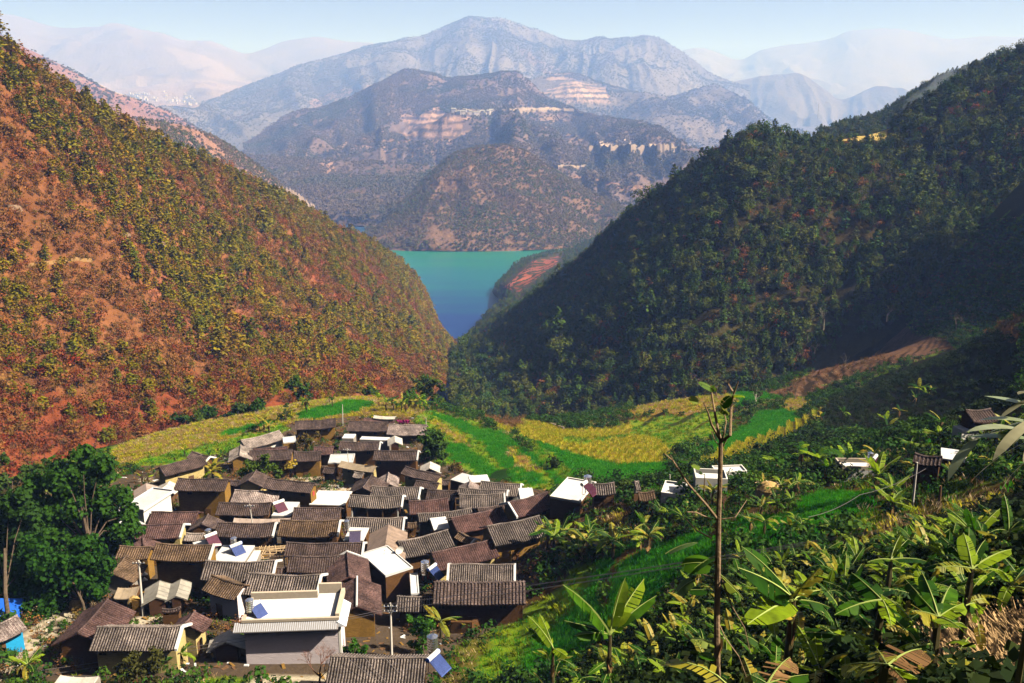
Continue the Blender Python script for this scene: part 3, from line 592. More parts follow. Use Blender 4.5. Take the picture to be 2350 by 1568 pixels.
M_WHEAT = foliage_mat('young_wheat', [(0.02, 0.24, 0.008), (0.04, 0.30, 0.010), (0.08, 0.34, 0.012)], 0.35)
M_STRAW = foliage_mat('straw', [(0.45, 0.27, 0.11), (0.55, 0.38, 0.2), (0.34, 0.17, 0.07), (0.62, 0.48, 0.30)], 0.15)

def quads(mb, centers, sizes, normals, mat, r, asp=1.0, spin=True):
    """small leaf-sized faces"""
    v = []; f = []
    for c, s, n in zip(centers, sizes, normals):
        n = Vector(n); n = n.normalized() if n.length > 1e-6 else Vector((0, 0, 1))
        a = n.orthogonal().normalized()
        if spin: a = Matrix.Rotation(r.uniform(0, 6.283), 3, n) @ a
        b = n.cross(a); c = Vector(c); k = len(v)
        v += [c - a * s - b * s * asp * 0.3, c + b * s * asp * 0.8, c + a * s + b * s * asp * 0.2, c - b * s * asp * 0.9]; f.append((k, k + 1, k + 2, k + 3))
    mb.poly(v, f, mat)
def rdir(r, up=0.0):
    z = r.uniform(-1, 1); a = r.uniform(0, 6.283); s = math.sqrt(max(0, 1 - z * z)); return Vector((s * math.cos(a), s * math.sin(a), z + up))
def pine_crown(r, h=6.0, w=2.0, n=110, mat=None, base=0.28, cone=0.75):
    mb = MB(); C = []; Sz = []; N = []
    nw = 8
    for i in range(nw):
        t = i / (nw - 1); z = h * (base + (1 - base) * t); rad = w * (1 - t) ** cone * r.uniform(0.75, 1.15) + 0.15
        nb = max(2, int(6 * (1 - t) + 2)); a0 = r.uniform(0, 6.28)
        for k in range(nb):
            a = a0 + 6.283 * k / nb + r.uniform(-0.3, 0.3); rr = rad * r.uniform(0.6, 1.15)
            for j in range(max(1, int(n / nw / nb))):
                q = rr * (0.35 + 0.65 * r.random()); C.append((math.cos(a) * q + r.gauss(0, .12), math.sin(a) * q + r.gauss(0, .12), z + 0.22 * q + r.gauss(0, 0.16)))
                Sz.append(r.uniform(0.22, 0.42) * w / 2.0 * 1.15); N.append((r.gauss(0, .5), r.gauss(0, .5), 1.0))
    quads(mb, C, Sz, N, mat); return mb
def quads_(mb, C, Sz, N, mat): pass
_q = quads
def quads(mb, C, Sz, N, mat, r=rnd, asp=1.0): _q(mb, C, Sz, N, mat, r, asp)
def round_crown(r, h=5.0, w=2.2, n=130, mat=None, z0=0.3, lumps=6, leaf=0.32, thin=1.0):
    mb = MB(); C = []; Sz = []; N = []
    L = [(Vector((r.gauss(0, .42) * w, r.gauss(0, .42) * w, h * (z0 + (1 - z0) * r.uniform(0.25, 0.85)))), r.uniform(0.45, 0.8) * w) for _ in range(lumps)]
    for i in range(n):
        c, s = L[i % lumps]; d = rdir(r, 0.25)
        q = s * (0.55 + 0.5 * r.random() ** 0.5) if thin >= 1 else s * r.random() ** 0.5 * 1.1
        p = c + Vector((d.x * q, d.y * q, d.z * q * 0.8)); C.append(p); Sz.append(leaf * r.uniform(0.6, 1.3)); N.append(d + rdir(r) * 0.7)
    quads(mb, C, Sz, N, mat); return mb
def twigs(r, h=3.5, w=1.3, n=26, mat=None, rad=0.025):
    mb = MB()
    for i in range(n):
        a = r.uniform(0, 6.28); z = h * r.uniform(0.1, 0.5); k = r.uniform(0.4, 1) * w
        p0 = (0, 0, z * 0.6); p1 = (math.cos(a) * k * .5, math.sin(a) * k * .5, z + h * 0.2); p2 = (math.cos(a + .3) * k, math.sin(a + .3) * k, z + h * r.uniform(.3, .6))
        mb.tube([p0, p1, p2], [rad * 1.6, rad, rad * .4], mat, 3, False)
    return mb
def trunk(h, rad, mat, r, lean=0.2, n=5, limbs=0):
    mb = MB(); pts = [(0, 0, -0.6)]
    for k in range(1, 5): pts.append((r.gauss(0, lean) * k / 4, r.gauss(0, lean) * k / 4, h * k / 4))
    mb.tube(pts, [rad * 1.3, rad, rad * .8, rad * .55, rad * .25], mat, n, False)
    for _ in range(limbs):
        k = r.randint(1, 3); p = Vector(pts[k]); a = r.uniform(0, 6.28); l = h * r.uniform(.3, .5)
        mb.tube([p, p + Vector((math.cos(a) * l * .4, math.sin(a) * l * .4, l * .4)), p + Vector((math.cos(a) * l * .7, math.sin(a) * l * .7, l * .9))], [rad * .5, rad * .35, rad * .12], mat, 4, False)
    return mb
def merge(a, b):
    o = len(a.v); a.v += b.v
    mp = [a.mi(m) for m in b.mats]
    a.f += [[i + o for i in f] for f in b.f]; a.m += [mp[k] for k in b.m]; return a
def proto(name, me):
    o = bpy.data.objects.new(name, me); return o
KINDS = {}
def kind(name, crown, trk):
    """crown and trunk meshes kept apart for single trees, joined for the mass behind"""
    j = MB(); merge(j, crown); merge(j, trk)
    KINDS.setdefault(name, []).append(dict(crown=crown.mesh(name + '_crown'), trunk=trk.mesh(name + '_trunk'), whole=j.mesh(name + '_whole')))
for k in range(4):
    r = random.Random(20 + k)
    kind('pine', pine_crown(r, r.uniform(3.6, 5.0), r.uniform(1.6, 2.3), 190, M_PINE, 0.15 + 0.1 * r.random(), 0.42), trunk(3.6, 0.13, M_BARK, r, 0.1))
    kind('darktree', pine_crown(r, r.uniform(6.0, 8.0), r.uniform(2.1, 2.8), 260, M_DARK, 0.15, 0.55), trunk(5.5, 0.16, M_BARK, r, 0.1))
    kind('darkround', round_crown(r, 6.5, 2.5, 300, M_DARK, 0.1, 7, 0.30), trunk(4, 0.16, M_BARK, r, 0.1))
    kind('rust', round_crown(r, 3.6, 1.7, 110, M_RUST, 0.1, 6, 0.22, 0.5), trunk(2.4, 0.06, M_BARK, r, 0.2, 4, 2))
    kind('red', round_crown(r, 3.4, 1.7, 110, M_RED, 0.1, 6, 0.22, 0.5), trunk(2.4, 0.06, M_BARK, r, 0.2, 4, 2))
    kind('dry', round_crown(r, 2.0, 1.5, 80, M_DRY, 0.0, 5, 0.18, 0.5), twigs(r, 2.2, 1.3, 10, M_BARK))
    kind('leafy', round_crown(r, 6.5, 2.6, 260, M_LEAF, 0.12, 8, 0.28), trunk(4.5, 0.16, M_BARK, r, 0.2, 5, 2))
    kind('farwood', round_crown(r, 8.5, 4.2, 44, M_FARV, 0.0, 4, 1.5), trunk(4, 0.2, M_BARK, r, 0.1, 3))
    kind('fargreen', round_crown(r, 10, 5.0, 40, M_FARG, 0.0, 4, 2.0), trunk(4, 0.2, M_BARK, r, 0.1, 3))
    kind('bush', round_crown(r, 1.6, 1.3, 90, M_LEAF, 0.0, 5, 0.2), twigs(r, 1.4, 1, 6, M_BARK))
M_NB = foliage_mat('near_shade_painted_leaves', [(0.004, 0.014, 0.003), (0.008, 0.022, 0.003), (0.018, 0.04, 0.005), (0.004, 0.010, 0.003)], 0.2, rough=.7, spec=.12)  # near leaf greens darkened, shade of the thicket painted in
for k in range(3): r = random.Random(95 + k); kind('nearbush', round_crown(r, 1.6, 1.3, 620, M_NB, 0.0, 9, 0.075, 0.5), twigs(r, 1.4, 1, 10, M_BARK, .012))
M_DBUSH = foliage_mat('painted_shade_leaves', [(0.006, 0.018, 0.004), (0.010, 0.026, 0.004), (0.02, 0.034, 0.005)], 0.15)  # leaf greens kept near black to paint in shade under the plants
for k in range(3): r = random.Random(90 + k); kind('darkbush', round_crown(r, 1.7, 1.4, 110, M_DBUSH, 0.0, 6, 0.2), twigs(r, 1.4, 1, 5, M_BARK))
def tuft(r, h, n, mat, w=0.25, wd=0.03, bend=0.3):
    mb = MB()
    for i in range(n):
        a = r.uniform(0, 6.28); x, y = r.gauss(0, w), r.gauss(0, w); hh = h * r.uniform(.6, 1.2); dx, dy = math.cos(a), math.sin(a)
        mb.poly([(x - dy * wd, y + dx * wd, 0), (x + dy * wd, y - dx * wd, 0), (x + dx * bend * hh * .4, y + dy * bend * hh * .4, hh * .6), (x + dx * bend * hh, y + dy * bend * hh, hh)], [(0, 1, 2), (0, 2, 3)], mat)
    return mb
for k in range(3):
    r = random.Random(70 + k); e = MB()
    kind('wheat', tuft(r, 0.55, 26, M_WHEAT, 0.42, 0.05), e); kind('crop', tuft(r, 0.8, 16, M_CROP, 0.3, 0.09, 0.6), e)
    kind('cropyellow', tuft(r, 0.8, 16, M_CROPY, 0.26, 0.10, 0.5), e); kind('drygrass', tuft(r, 0.6, 22, M_STRAW, 0.4, 0.025, 0.6), e)
_gn = {}
def mass(name, label, cat, pts, scales, kinds, mat_index=None, kindtag='stuff'):
    """many plants nobody could count, as ONE object: a cloud of points that carries copies of a few meshes"""
    pts = np.asarray(pts, float); n = len(pts)
    me = bpy.data.meshes.new(name); me.vertices.add(n); me.vertices.foreach_set('co', pts.astype(np.float32).ravel())
    for nm, arr in (('sc', scales), ('rz', nr.uniform(0, 6.283, n))):
        a = me.attributes.new(nm, 'FLOAT', 'POINT'); a.data.foreach_set('value', np.asarray(arr, np.float32))
    vs = [v['whole'] for k in kinds for v in KINDS[k]]
    a = me.attributes.new('vi', 'INT', 'POINT'); a.data.foreach_set('value', nr.randint(0, len(vs), n).astype(np.int32))
    me.update()
    c = bpy.data.collections.new(name + '_kinds')
    for i, v in enumerate(vs): c.objects.link(bpy.data.objects.new('%02d_%s' % (i, v.name), v))
    ng = bpy.data.node_groups.new(name, 'GeometryNodeTree')
    ng.interface.new_socket('Geometry', in_out='INPUT', socket_type='NodeSocketGeometry'); ng.interface.new_socket('Geometry', in_out='OUTPUT', socket_type='NodeSocketGeometry')
    N = ng.nodes; Lk = ng.links; gi = N.new('NodeGroupInput'); go = N.new('NodeGroupOutput')
    ip = N.new('GeometryNodeInstanceOnPoints'); ci = N.new('GeometryNodeCollectionInfo'); ci.inputs['Collection'].default_value = c
    ci.inputs['Separate Children'].default_value = True; ci.inputs['Reset Children'].default_value = True
    def attr(nm, ty):
        x = N.new('GeometryNodeInputNamedAttribute'); x.data_type = ty; x.inputs['Name'].default_value = nm; return x.outputs['Attribute']
    cb = N.new('ShaderNodeCombineXYZ'); Lk.new(attr('rz', 'FLOAT'), cb.inputs[2])
    Lk.new(gi.outputs[0], ip.inputs['Points']); Lk.new(ci.outputs[0], ip.inputs['Instance']); ip.inputs['Pick Instance'].default_value = True
    Lk.new(attr('vi', 'INT'), ip.inputs['Instance Index']); Lk.new(cb.outputs[0], ip.inputs['Rotation']); Lk.new(attr('sc', 'FLOAT'), ip.inputs['Scale'])
    Lk.new(ip.outputs[0], go.inputs[0])
    o = link(name, me); md = o.modifiers.new('scatter', 'NODES'); md.node_group = ng
    tag(o, label, cat, kind=kindtag); return o
def scatter_hill(name, n, seed=0, jit=True):
    """points on a hill sheet with a density even per area; returns positions and frame coordinates"""
    P = HILLS[name]['P']; r = np.random.RandomState(seed)
    a = P[:-1, :-1]; b = P[:-1, 1:]; c = P[1:, :-1]
    ar = np.linalg.norm(np.cross(b - a, c - a), axis=2).ravel(); ar = np.cumsum(ar / ar.sum())
    k = np.searchsorted(ar, r.rand(n)); k = np.clip(k, 0, len(ar) - 1); nj, ni = a.shape[:2]; j = k // ni; i = k % ni
    s = r.rand(n, 1); t = r.rand(n, 1)
    p = P[j, i] * (1 - s) * (1 - t) + P[j, i + 1] * s * (1 - t) + P[j + 1, i] * (1 - s) * t + P[j + 1, i + 1] * s * t
    u, v = proj(p); return p, u, v
def single_trees(items, knd, name, label, cat, group, crown='crown', trk='trunk', seed=0):
    """individual trees: an Empty with a trunk and a crown each"""
    r = random.Random(seed); V = KINDS[knd]
    for (p, s) in items:
        v = r.choice(V); t = thing(name, label(p, s) if callable(label) else label, cat, tuple(p), r.uniform(0, 6.28), group); t.scale = (s, s, s * r.uniform(.85, 1.15))
        link(trk, v['trunk'], t); link(crown, v['crown'], t)
# ---- left hillside
p, u, v = scatter_hill('left_hillside', 60000, 5)
den = fbm(p[:, 0] / 28, p[:, 1] / 28, 44, 4); den2 = fbm(p[:, 0] / 60, p[:, 1] / 60, 45, 3); rr = nr.rand(len(p))
vis = (u > -160) & (u < 1120) & (v > -40) & (v < 1180)
lowred = np.clip((v - (640 + 0.12 * u)) / 240, 0, 1)
above = p[:, 2] > -246
pines = vis & above & (rr < np.clip((den - 0.34) * 2.6, 0, 0.7) * (1 - 0.78 * lowred) * 0.62)
rest = vis & above & ~pines
reds = rest & (nr.rand(len(p)) < (0.02 + 0.26 * np.clip((den2 - 0.36) * 4, 0, 1)) * np.clip(lowred * 1.3 + 0.12, 0, 1))
rusts = rest & ~reds & (nr.rand(len(p)) < 0.34)
drys = rest & ~reds & ~rusts & (nr.rand(len(p)) < 0.42)
def nearest(mask, n, key=None):
    k = np.where(mask)[0]; d = p[k, 1] if key is None else key[k]; k = k[np.argsort(d)]
    return k[:n], k[n:]
inframe = (u > 0) & (u < 2350) & (v > 0) & (v < 1568)
def split_big(mask, n):
    k = np.where(mask & inframe)[0]; k = k[np.argsort(p[k, 1])]; big = k[:n]
    m2 = mask.copy(); m2[big] = False; return big, np.where(m2)[0]
def zoned(kind_words, zones, small, big):
    def f(p, s):
        u, v = proj(np.array(p)); z = next(w for lim, w in zones if u < lim); size = 'low' if s < small else ('tall' if s > big else 'middling')
        return '%s %s %s' % (size, kind_words, z)
    return f
LZ = [(160, 'on the red slope behind the dark left tree'), (330, 'on the slope above the big left tree'), (480, 'on the slope above the start of the left fields'), (640, 'on the slope above the long pale roof'), (820, 'on the slope above the lone far tiled house'), (9999, 'on the slope by the mouth of the ravine')]
RZ = [(1150, 'beside the mouth of the ravine'), (1350, 'in the dark hollow below the lake'), (1550, 'behind the yellow rows of the bowl'), (1750, 'behind the young tree top'), (1950, 'above the green strip and brown terraces'), (9999, 'above the upper end of the brown terraces')]
GPIN = 'olive green pines on the sunlit left hillside'
big, rst = split_big(pines, 290)
single_trees([(p[k], rnd.uniform(.55, 1.1)) for k in big], 'pine', 'pine_tree', zoned('olive green pine', LZ, .75, .95), 'pine tree', GPIN, seed=1)
mass('pine_wood', 'olive green pine wood spread over the higher left hillside', 'pine wood', p[rst], nr.gamma(8, .115, len(rst)), ['pine'])
big, rst = split_big(reds, 200)
single_trees([(p[k], rnd.uniform(.6, 1.25)) for k in big], 'red', 'red_leaved_tree', zoned('red leaved tree', LZ, .8, 1.05), 'tree', 'red leaved trees at the foot of the left hillside', seed=2)
mass('red_scrub', 'reddish scrub covering the lower left hillside', 'scrub', p[rst], nr.uniform(.55, 1.2, len(rst)), ['red'])
kk = np.where(rusts)[0]; mass('rust_scrub', 'rust brown thin scrub between the pines of the left hillside', 'scrub', p[kk], nr.gamma(6, .15, len(kk)), ['rust'])
kk = np.where(drys)[0]; mass('dry_scrub', 'low dry brush on the orange soil of the left hillside', 'scrub', p[kk], nr.uniform(.5, 1.1, len(kk)), ['dry'])
# ---- right hillside
p, u, v = scatter_hill('right_hillside', 60000, 6)
den = fbm(p[:, 0] / 26, p[:, 1] / 26, 54, 4)
vis = (u > 960) & (u < 2700) & (v > -60) & (v < 1100) & (p[:, 2] > -247)
clear = in_poly(u, v, [(1860, 300), (2045, 286), (2050, 330), (1850, 330)]) | in_poly(u, v, [(1740, 915), (1840, 850), (1940, 790), (2070, 735), (2200, 712), (2400, 705), (2400, 900), (1800, 960)])
low = in_poly(u, v, [(1500, 900), (1560, 740), (1800, 660), (2350, 600), (2350, 760), (2000, 800), (1850, 880), (1500, 960)])
dk = vis & ~clear & (nr.rand(len(p)) < np.where(low, 0.17, np.clip((den - 0.28) * 2.0, 0.14, 0.44)))
brn = vis & ~clear & ~dk & (nr.rand(len(p)) < np.where(den < 0.45, 0.10, 0.02))
rnd_ = vis & ~clear & ~dk & ~brn & (nr.rand(len(p)) < np.where(low, 0.08, 0.13))
inframe = (u > 0) & (u < 2350) & (v > 0) & (v < 1568)
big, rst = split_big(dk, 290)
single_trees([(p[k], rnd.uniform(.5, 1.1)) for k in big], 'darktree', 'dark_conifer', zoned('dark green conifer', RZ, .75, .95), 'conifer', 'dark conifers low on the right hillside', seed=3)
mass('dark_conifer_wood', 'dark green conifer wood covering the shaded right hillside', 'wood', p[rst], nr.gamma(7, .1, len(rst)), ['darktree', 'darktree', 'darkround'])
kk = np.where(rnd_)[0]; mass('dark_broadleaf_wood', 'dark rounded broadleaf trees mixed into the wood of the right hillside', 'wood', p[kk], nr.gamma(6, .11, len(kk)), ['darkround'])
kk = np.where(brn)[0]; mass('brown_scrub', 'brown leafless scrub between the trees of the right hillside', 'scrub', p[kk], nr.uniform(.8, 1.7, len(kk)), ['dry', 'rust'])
# ---- other hills
def cover(hill, n, kinds, name, label, seed, s0, s1, thr=None, ns=60, box=(-100, 2450, -50, 1100), avoid=()):
    p, u, v = scatter_hill(hill, n, seed); m = (u > box[0]) & (u < box[1]) & (v > box[2]) & (v < box[3]) & (p[:, 2] > LAKE_Z + 1)
    if thr is not None: m &= nr.rand(len(p)) < np.clip((fbm(p[:, 0] / ns, p[:, 1] / ns, seed + 9, 5) - thr) * 4 + .3, .10, .85)
    for a in avoid: m &= ~in_poly(u, v, a)
    k = np.where(m)[0]; return mass(name, label, 'wood', p[k], nr.uniform(s0, s1, len(k)), kinds)
cover('smoky_ridge', 3200, ['darktree', 'darkround'], 'smoky_ridge_wood', 'dark pines along the ridge behind the smoke', 8, .6, 1.1)
cover('lake_headland', 2600, ['darkround', 'darktree'], 'headland_wood', 'dark trees along the shore of the terraced headland', 9, .5, .95, avoid=[[(1140, 668), (1170, 640), (1225, 598), (1295, 585), (1290, 605), (1235, 645), (1195, 680)]])
cover('peninsula_hill', 42000, ['farwood'], 'peninsula_wood', 'thin wood covering the rounded hill that juts into the lake', 10, .3, .65, 0.3)
cover('purple_hill', 30000, ['farwood'], 'purple_hill_wood', 'purplish thin wood on the hill behind the left hillside', 11, .3, .6, 0.38)
cover('purple_ridge', 9000, ['fargreen'], 'purple_ridge_wood', 'thin wood on the hazy purple ridge at the far left', 12, .5, .9, 0.46, 150)
TERR = [(890, 300), (935, 272), (1010, 255), (1050, 270), (1090, 300), (1040, 322), (950, 326)]
cover('middle_massif', 150000, ['fargreen'], 'massif_wood', 'blue green wood on the slopes of the middle massif', 13, .45, .9, 0.4, 130, avoid=[TERR])
cover('shoulder_ridge', 50000, ['fargreen'], 'shoulder_wood', 'hazy wood on the shoulder right of the massif', 15, .7, 1.2, 0.43, 260, avoid=[[(1180, 190), (1290, 178), (1390, 200), (1400, 235), (1300, 225), (1210, 210)]])
cover('high_peak', 130000, ['fargreen'], 'peak_wood', 'hazy wood on the slopes of the high peak', 16, .6, 1.2, 0.46, 400)
# ================================================================ THE VILLAGE
def rib_mat(name, hi, lo, moss=None):
    if name in MATS: return MATS[name]
    m, t, b = new_mat(name, 0.85, 0.25); g = t.add('ShaderNodeNewGeometry'); oi = t.add('ShaderNodeObjectInfo')
    f = t.noise(5.5, 4, 0.8, g.outputs['Position']); f2 = t.noise(0.55, 4, 0.65, g.outputs['Position'])
    c = t.ramp(f, [(0.36, lo), (0.5, [(a + b2) / 2 for a, b2 in zip(hi, lo)]), (0.66, hi)])
    c = t.mix(c, t.ramp(f2, [(0.32, 0.45), (0.5, .95), (0.68, 1.6)]), 1.0, 'MULTIPLY')
    if moss: c = t.mix(c, moss, t.ramp(t.noise(1.1, 5, 0.7, g.outputs['Position']), [(0.56, 0.0), (0.66, 0.75)]))
    k = t.math('MULTIPLY_ADD', oi.outputs['Random'], 0.35); k.node.inputs[2].default_value = 0.82
    c = t.mix(c, k, 1.0, 'MULTIPLY'); t.ln(c, b.inputs['Base Color']); MATS[name] = m; return m
ROOFS = {'brown': (rib_mat('tile_ribs_brown', (0.17, 0.128, 0.125), (0.024, 0.015, 0.015)), rib_mat('tile_bed_brown', (0.07, 0.042, 0.036), (0.015, 0.008, 0.008))),
         'red': (rib_mat('tile_ribs_red', (0.18, 0.115, 0.112), (0.032, 0.016, 0.018)), rib_mat('tile_bed_red', (0.12, 0.055, 0.05), (0.03, 0.012, 0.012))),
         'ochre': (rib_mat('tile_ribs_ochre', (0.22, 0.155, 0.11), (0.04, 0.022, 0.014)), rib_mat('tile_bed_ochre', (0.09, 0.05, 0.025), (0.02, 0.011, 0.007))),
         'pale': (rib_mat('tile_ribs_pale', (0.46, 0.40, 0.38), (0.17, 0.14, 0.13)), rib_mat('tile_bed_pale', (0.27, 0.22, 0.21), (0.10, 0.08, 0.08))),
         'stripe': (rib_mat('tile_ribs_striped', (0.30, 0.255, 0.245), (0.075, 0.058, 0.055)), rib_mat('tile_bed_striped', (0.022, 0.014, 0.013), (0.008, 0.006, 0.006))),
         'patchy': (rib_mat('tile_ribs_patchy', (0.50, 0.43, 0.42), (0.10, 0.06, 0.06)), rib_mat('tile_bed_patchy', (0.4, 0.34, 0.34), (0.07, 0.03, 0.03)))}
def sheet_mat(name, col):
    if name in MATS: return MATS[name]
    m, t, b = new_mat(name, 0.6, 0.4); g = t.add('ShaderNodeNewGeometry')
    f = t.noise(0.9, 5, 0.7, g.outputs['Position']); t.ln(t.ramp(f, [(0.3, [c * 0.65 for c in col]), (0.7, [min(1, c * 1.2) for c in col])]), b.inputs['Base Color']); MATS[name] = m; return m
def wall_mat(name, col, band=0.35, dark=0.5):
    if name in MATS: return MATS[name]
    m, t, b = new_mat(name, 0.95, 0.1); g = t.add('ShaderNodeNewGeometry')
    f = t.noise(2.2, 6, 0.7, t.mapv(g.outputs['Position'], (1, 1, 3.2))); f2 = t.noise(0.5, 4, 0.6, g.outputs['Position'])
    c = t.ramp(f, [(0.3, [x * (1 - band) for x in col]), (0.7, [min(1, x * (1 + band * 0.6)) for x in col])])
    c = t.mix(c, [x * dark for x in col], t.ramp(f2, [(0.5, 0.0), (0.75, 0.6)])); t.ln(c, b.inputs['Base Color'])
    bp = t.add('ShaderNodeBump', i_Strength=0.5, i_Distance=0.08); t.ln(f, bp.inputs['Height']); t.ln(bp.outputs[0], b.inputs['Normal']); MATS[name] = m; return m
WALLS = {'ochre': wall_mat('rammed_earth', (0.27, 0.155, 0.04)), 'yellow': wall_mat('yellow_clay', (0.52, 0.42, 0.19)), 'brown': wall_mat('brown_mud_brick', (0.12, 0.06, 0.025)),
         'white': wall_mat('whitewash', (0.72, 0.72, 0.72), 0.10, 0.7), 'grey': wall_mat('grey_render', (0.30, 0.27, 0.25), 0.2), 'blue': wall_mat('blue_paint', (0.02, 0.30, 0.62), 0.12, 0.8), 'lilac': wall_mat('shade_tinted_white_render', (0.74, 0.66, 0.74), 0.08, 0.85),  # lilac: white render with the tint of its shade painted in
         'stone': wall_mat('pale_stone', (0.42, 0.33, 0.26)), 'wood': wall_mat('dark_timber', (0.07, 0.035, 0.02))}
M_WOOD = simple('timber', (0.13, 0.07, 0.035), 0.8, 0.2, 0.4, 3); M_POLE = simple('bare_poles', (0.50, 0.36, 0.22), 0.8, 0.2, 0.3, 3)
M_DARKIN = simple('dark_opening', (0.012, 0.010, 0.009), 0.6, 0.3, 0.2); M_WHITE = simple('white_plaster', (0.78, 0.77, 0.75), 0.8, 0.2, 0.08, 1.5); M_CONC = simple('pale_concrete', (0.60, 0.61, 0.66), 0.9, 0.15, 0.14, 0.8, bump=0.2)
M_SLATEDGE = simple('grey_trim', (0.30, 0.28, 0.30), 0.7, 0.3, 0.2, 4); M_LAV = simple('pale_trim', (0.56, 0.60, 0.70), 0.7, 0.3, 0.1, 2); M_CREAM = simple('cream_coping', (0.50, 0.43, 0.36), 0.8, 0.2, 0.12, 2)
M_STEEL = simple('stainless_steel', (0.62, 0.62, 0.64), 0.22, 0.5, 0.08, 3, metal=0.9); M_TANKW = simple('white_enamel', (0.82, 0.82, 0.84), 0.3, 0.5, 0.04); M_REDP = simple('red_paint', (0.42, 0.03, 0.04), 0.5, 0.4, 0.15)
M_PANELB = simple('blue_collector_glass', (0.06, 0.10, 0.34), 0.25, 0.6, 0.2, 2); M_PANELP = simple('plum_collector_glass', (0.13, 0.035, 0.07), 0.25, 0.6, 0.2, 2); M_POLEC = simple('concrete_pole', (0.60, 0.57, 0.55), 0.9, 0.1, 0.1, 1); M_WIRE = simple('wire', (0.16, 0.14, 0.15), 0.6, 0.3, 0.1)
M_BLUE = simple('blue_tarp', (0.02, 0.14, 0.75), 0.5, 0.4, 0.2, 1.0); M_RAFT = simple('rafter_ends', (0.20, 0.13, 0.08), 0.9, 0.1, 0.3)
def plane_hit(u, v, z): d = ray(u, v); y = z / d[2]; return Vector((d[0] * y, y, z))
PROTO_ROW = {}
def tile_row(L, mat, r, segs, amp, wid, tile=True):
    """one course of cover tiles running down the slope; x across, y down the slope, z up"""
    mb = MB(); V = []; Fc = []
    for i in range(segs + 1):
        for e in ((0, 1) if 0 < i < segs else (0,)):
            y = L * i / segs; k = 1.0 if e == 0 else 0.72
            j = r.uniform(-amp, amp); jz = r.uniform(-.012, .012) if tile else 0
            V += [(-wid + j, y, 0), (-wid * .55 + j, y, wid * 1.0 * k + jz), (wid * .55 + j, y, wid * 1.0 * k + jz), (wid + j, y, 0)]
    n = len(V) // 4
    for i in range(n - 1):
        a = i * 4; b = a + 4
        for q in range(3): Fc.append((a + q, b + q, b + q + 1, a + q + 1))
    Fc.append((4 * n - 4, 4 * n - 1, 4 * n - 2, 4 * n - 3))
    mb.poly(V, Fc, mat); return mb
HOUSE_SPANS = []
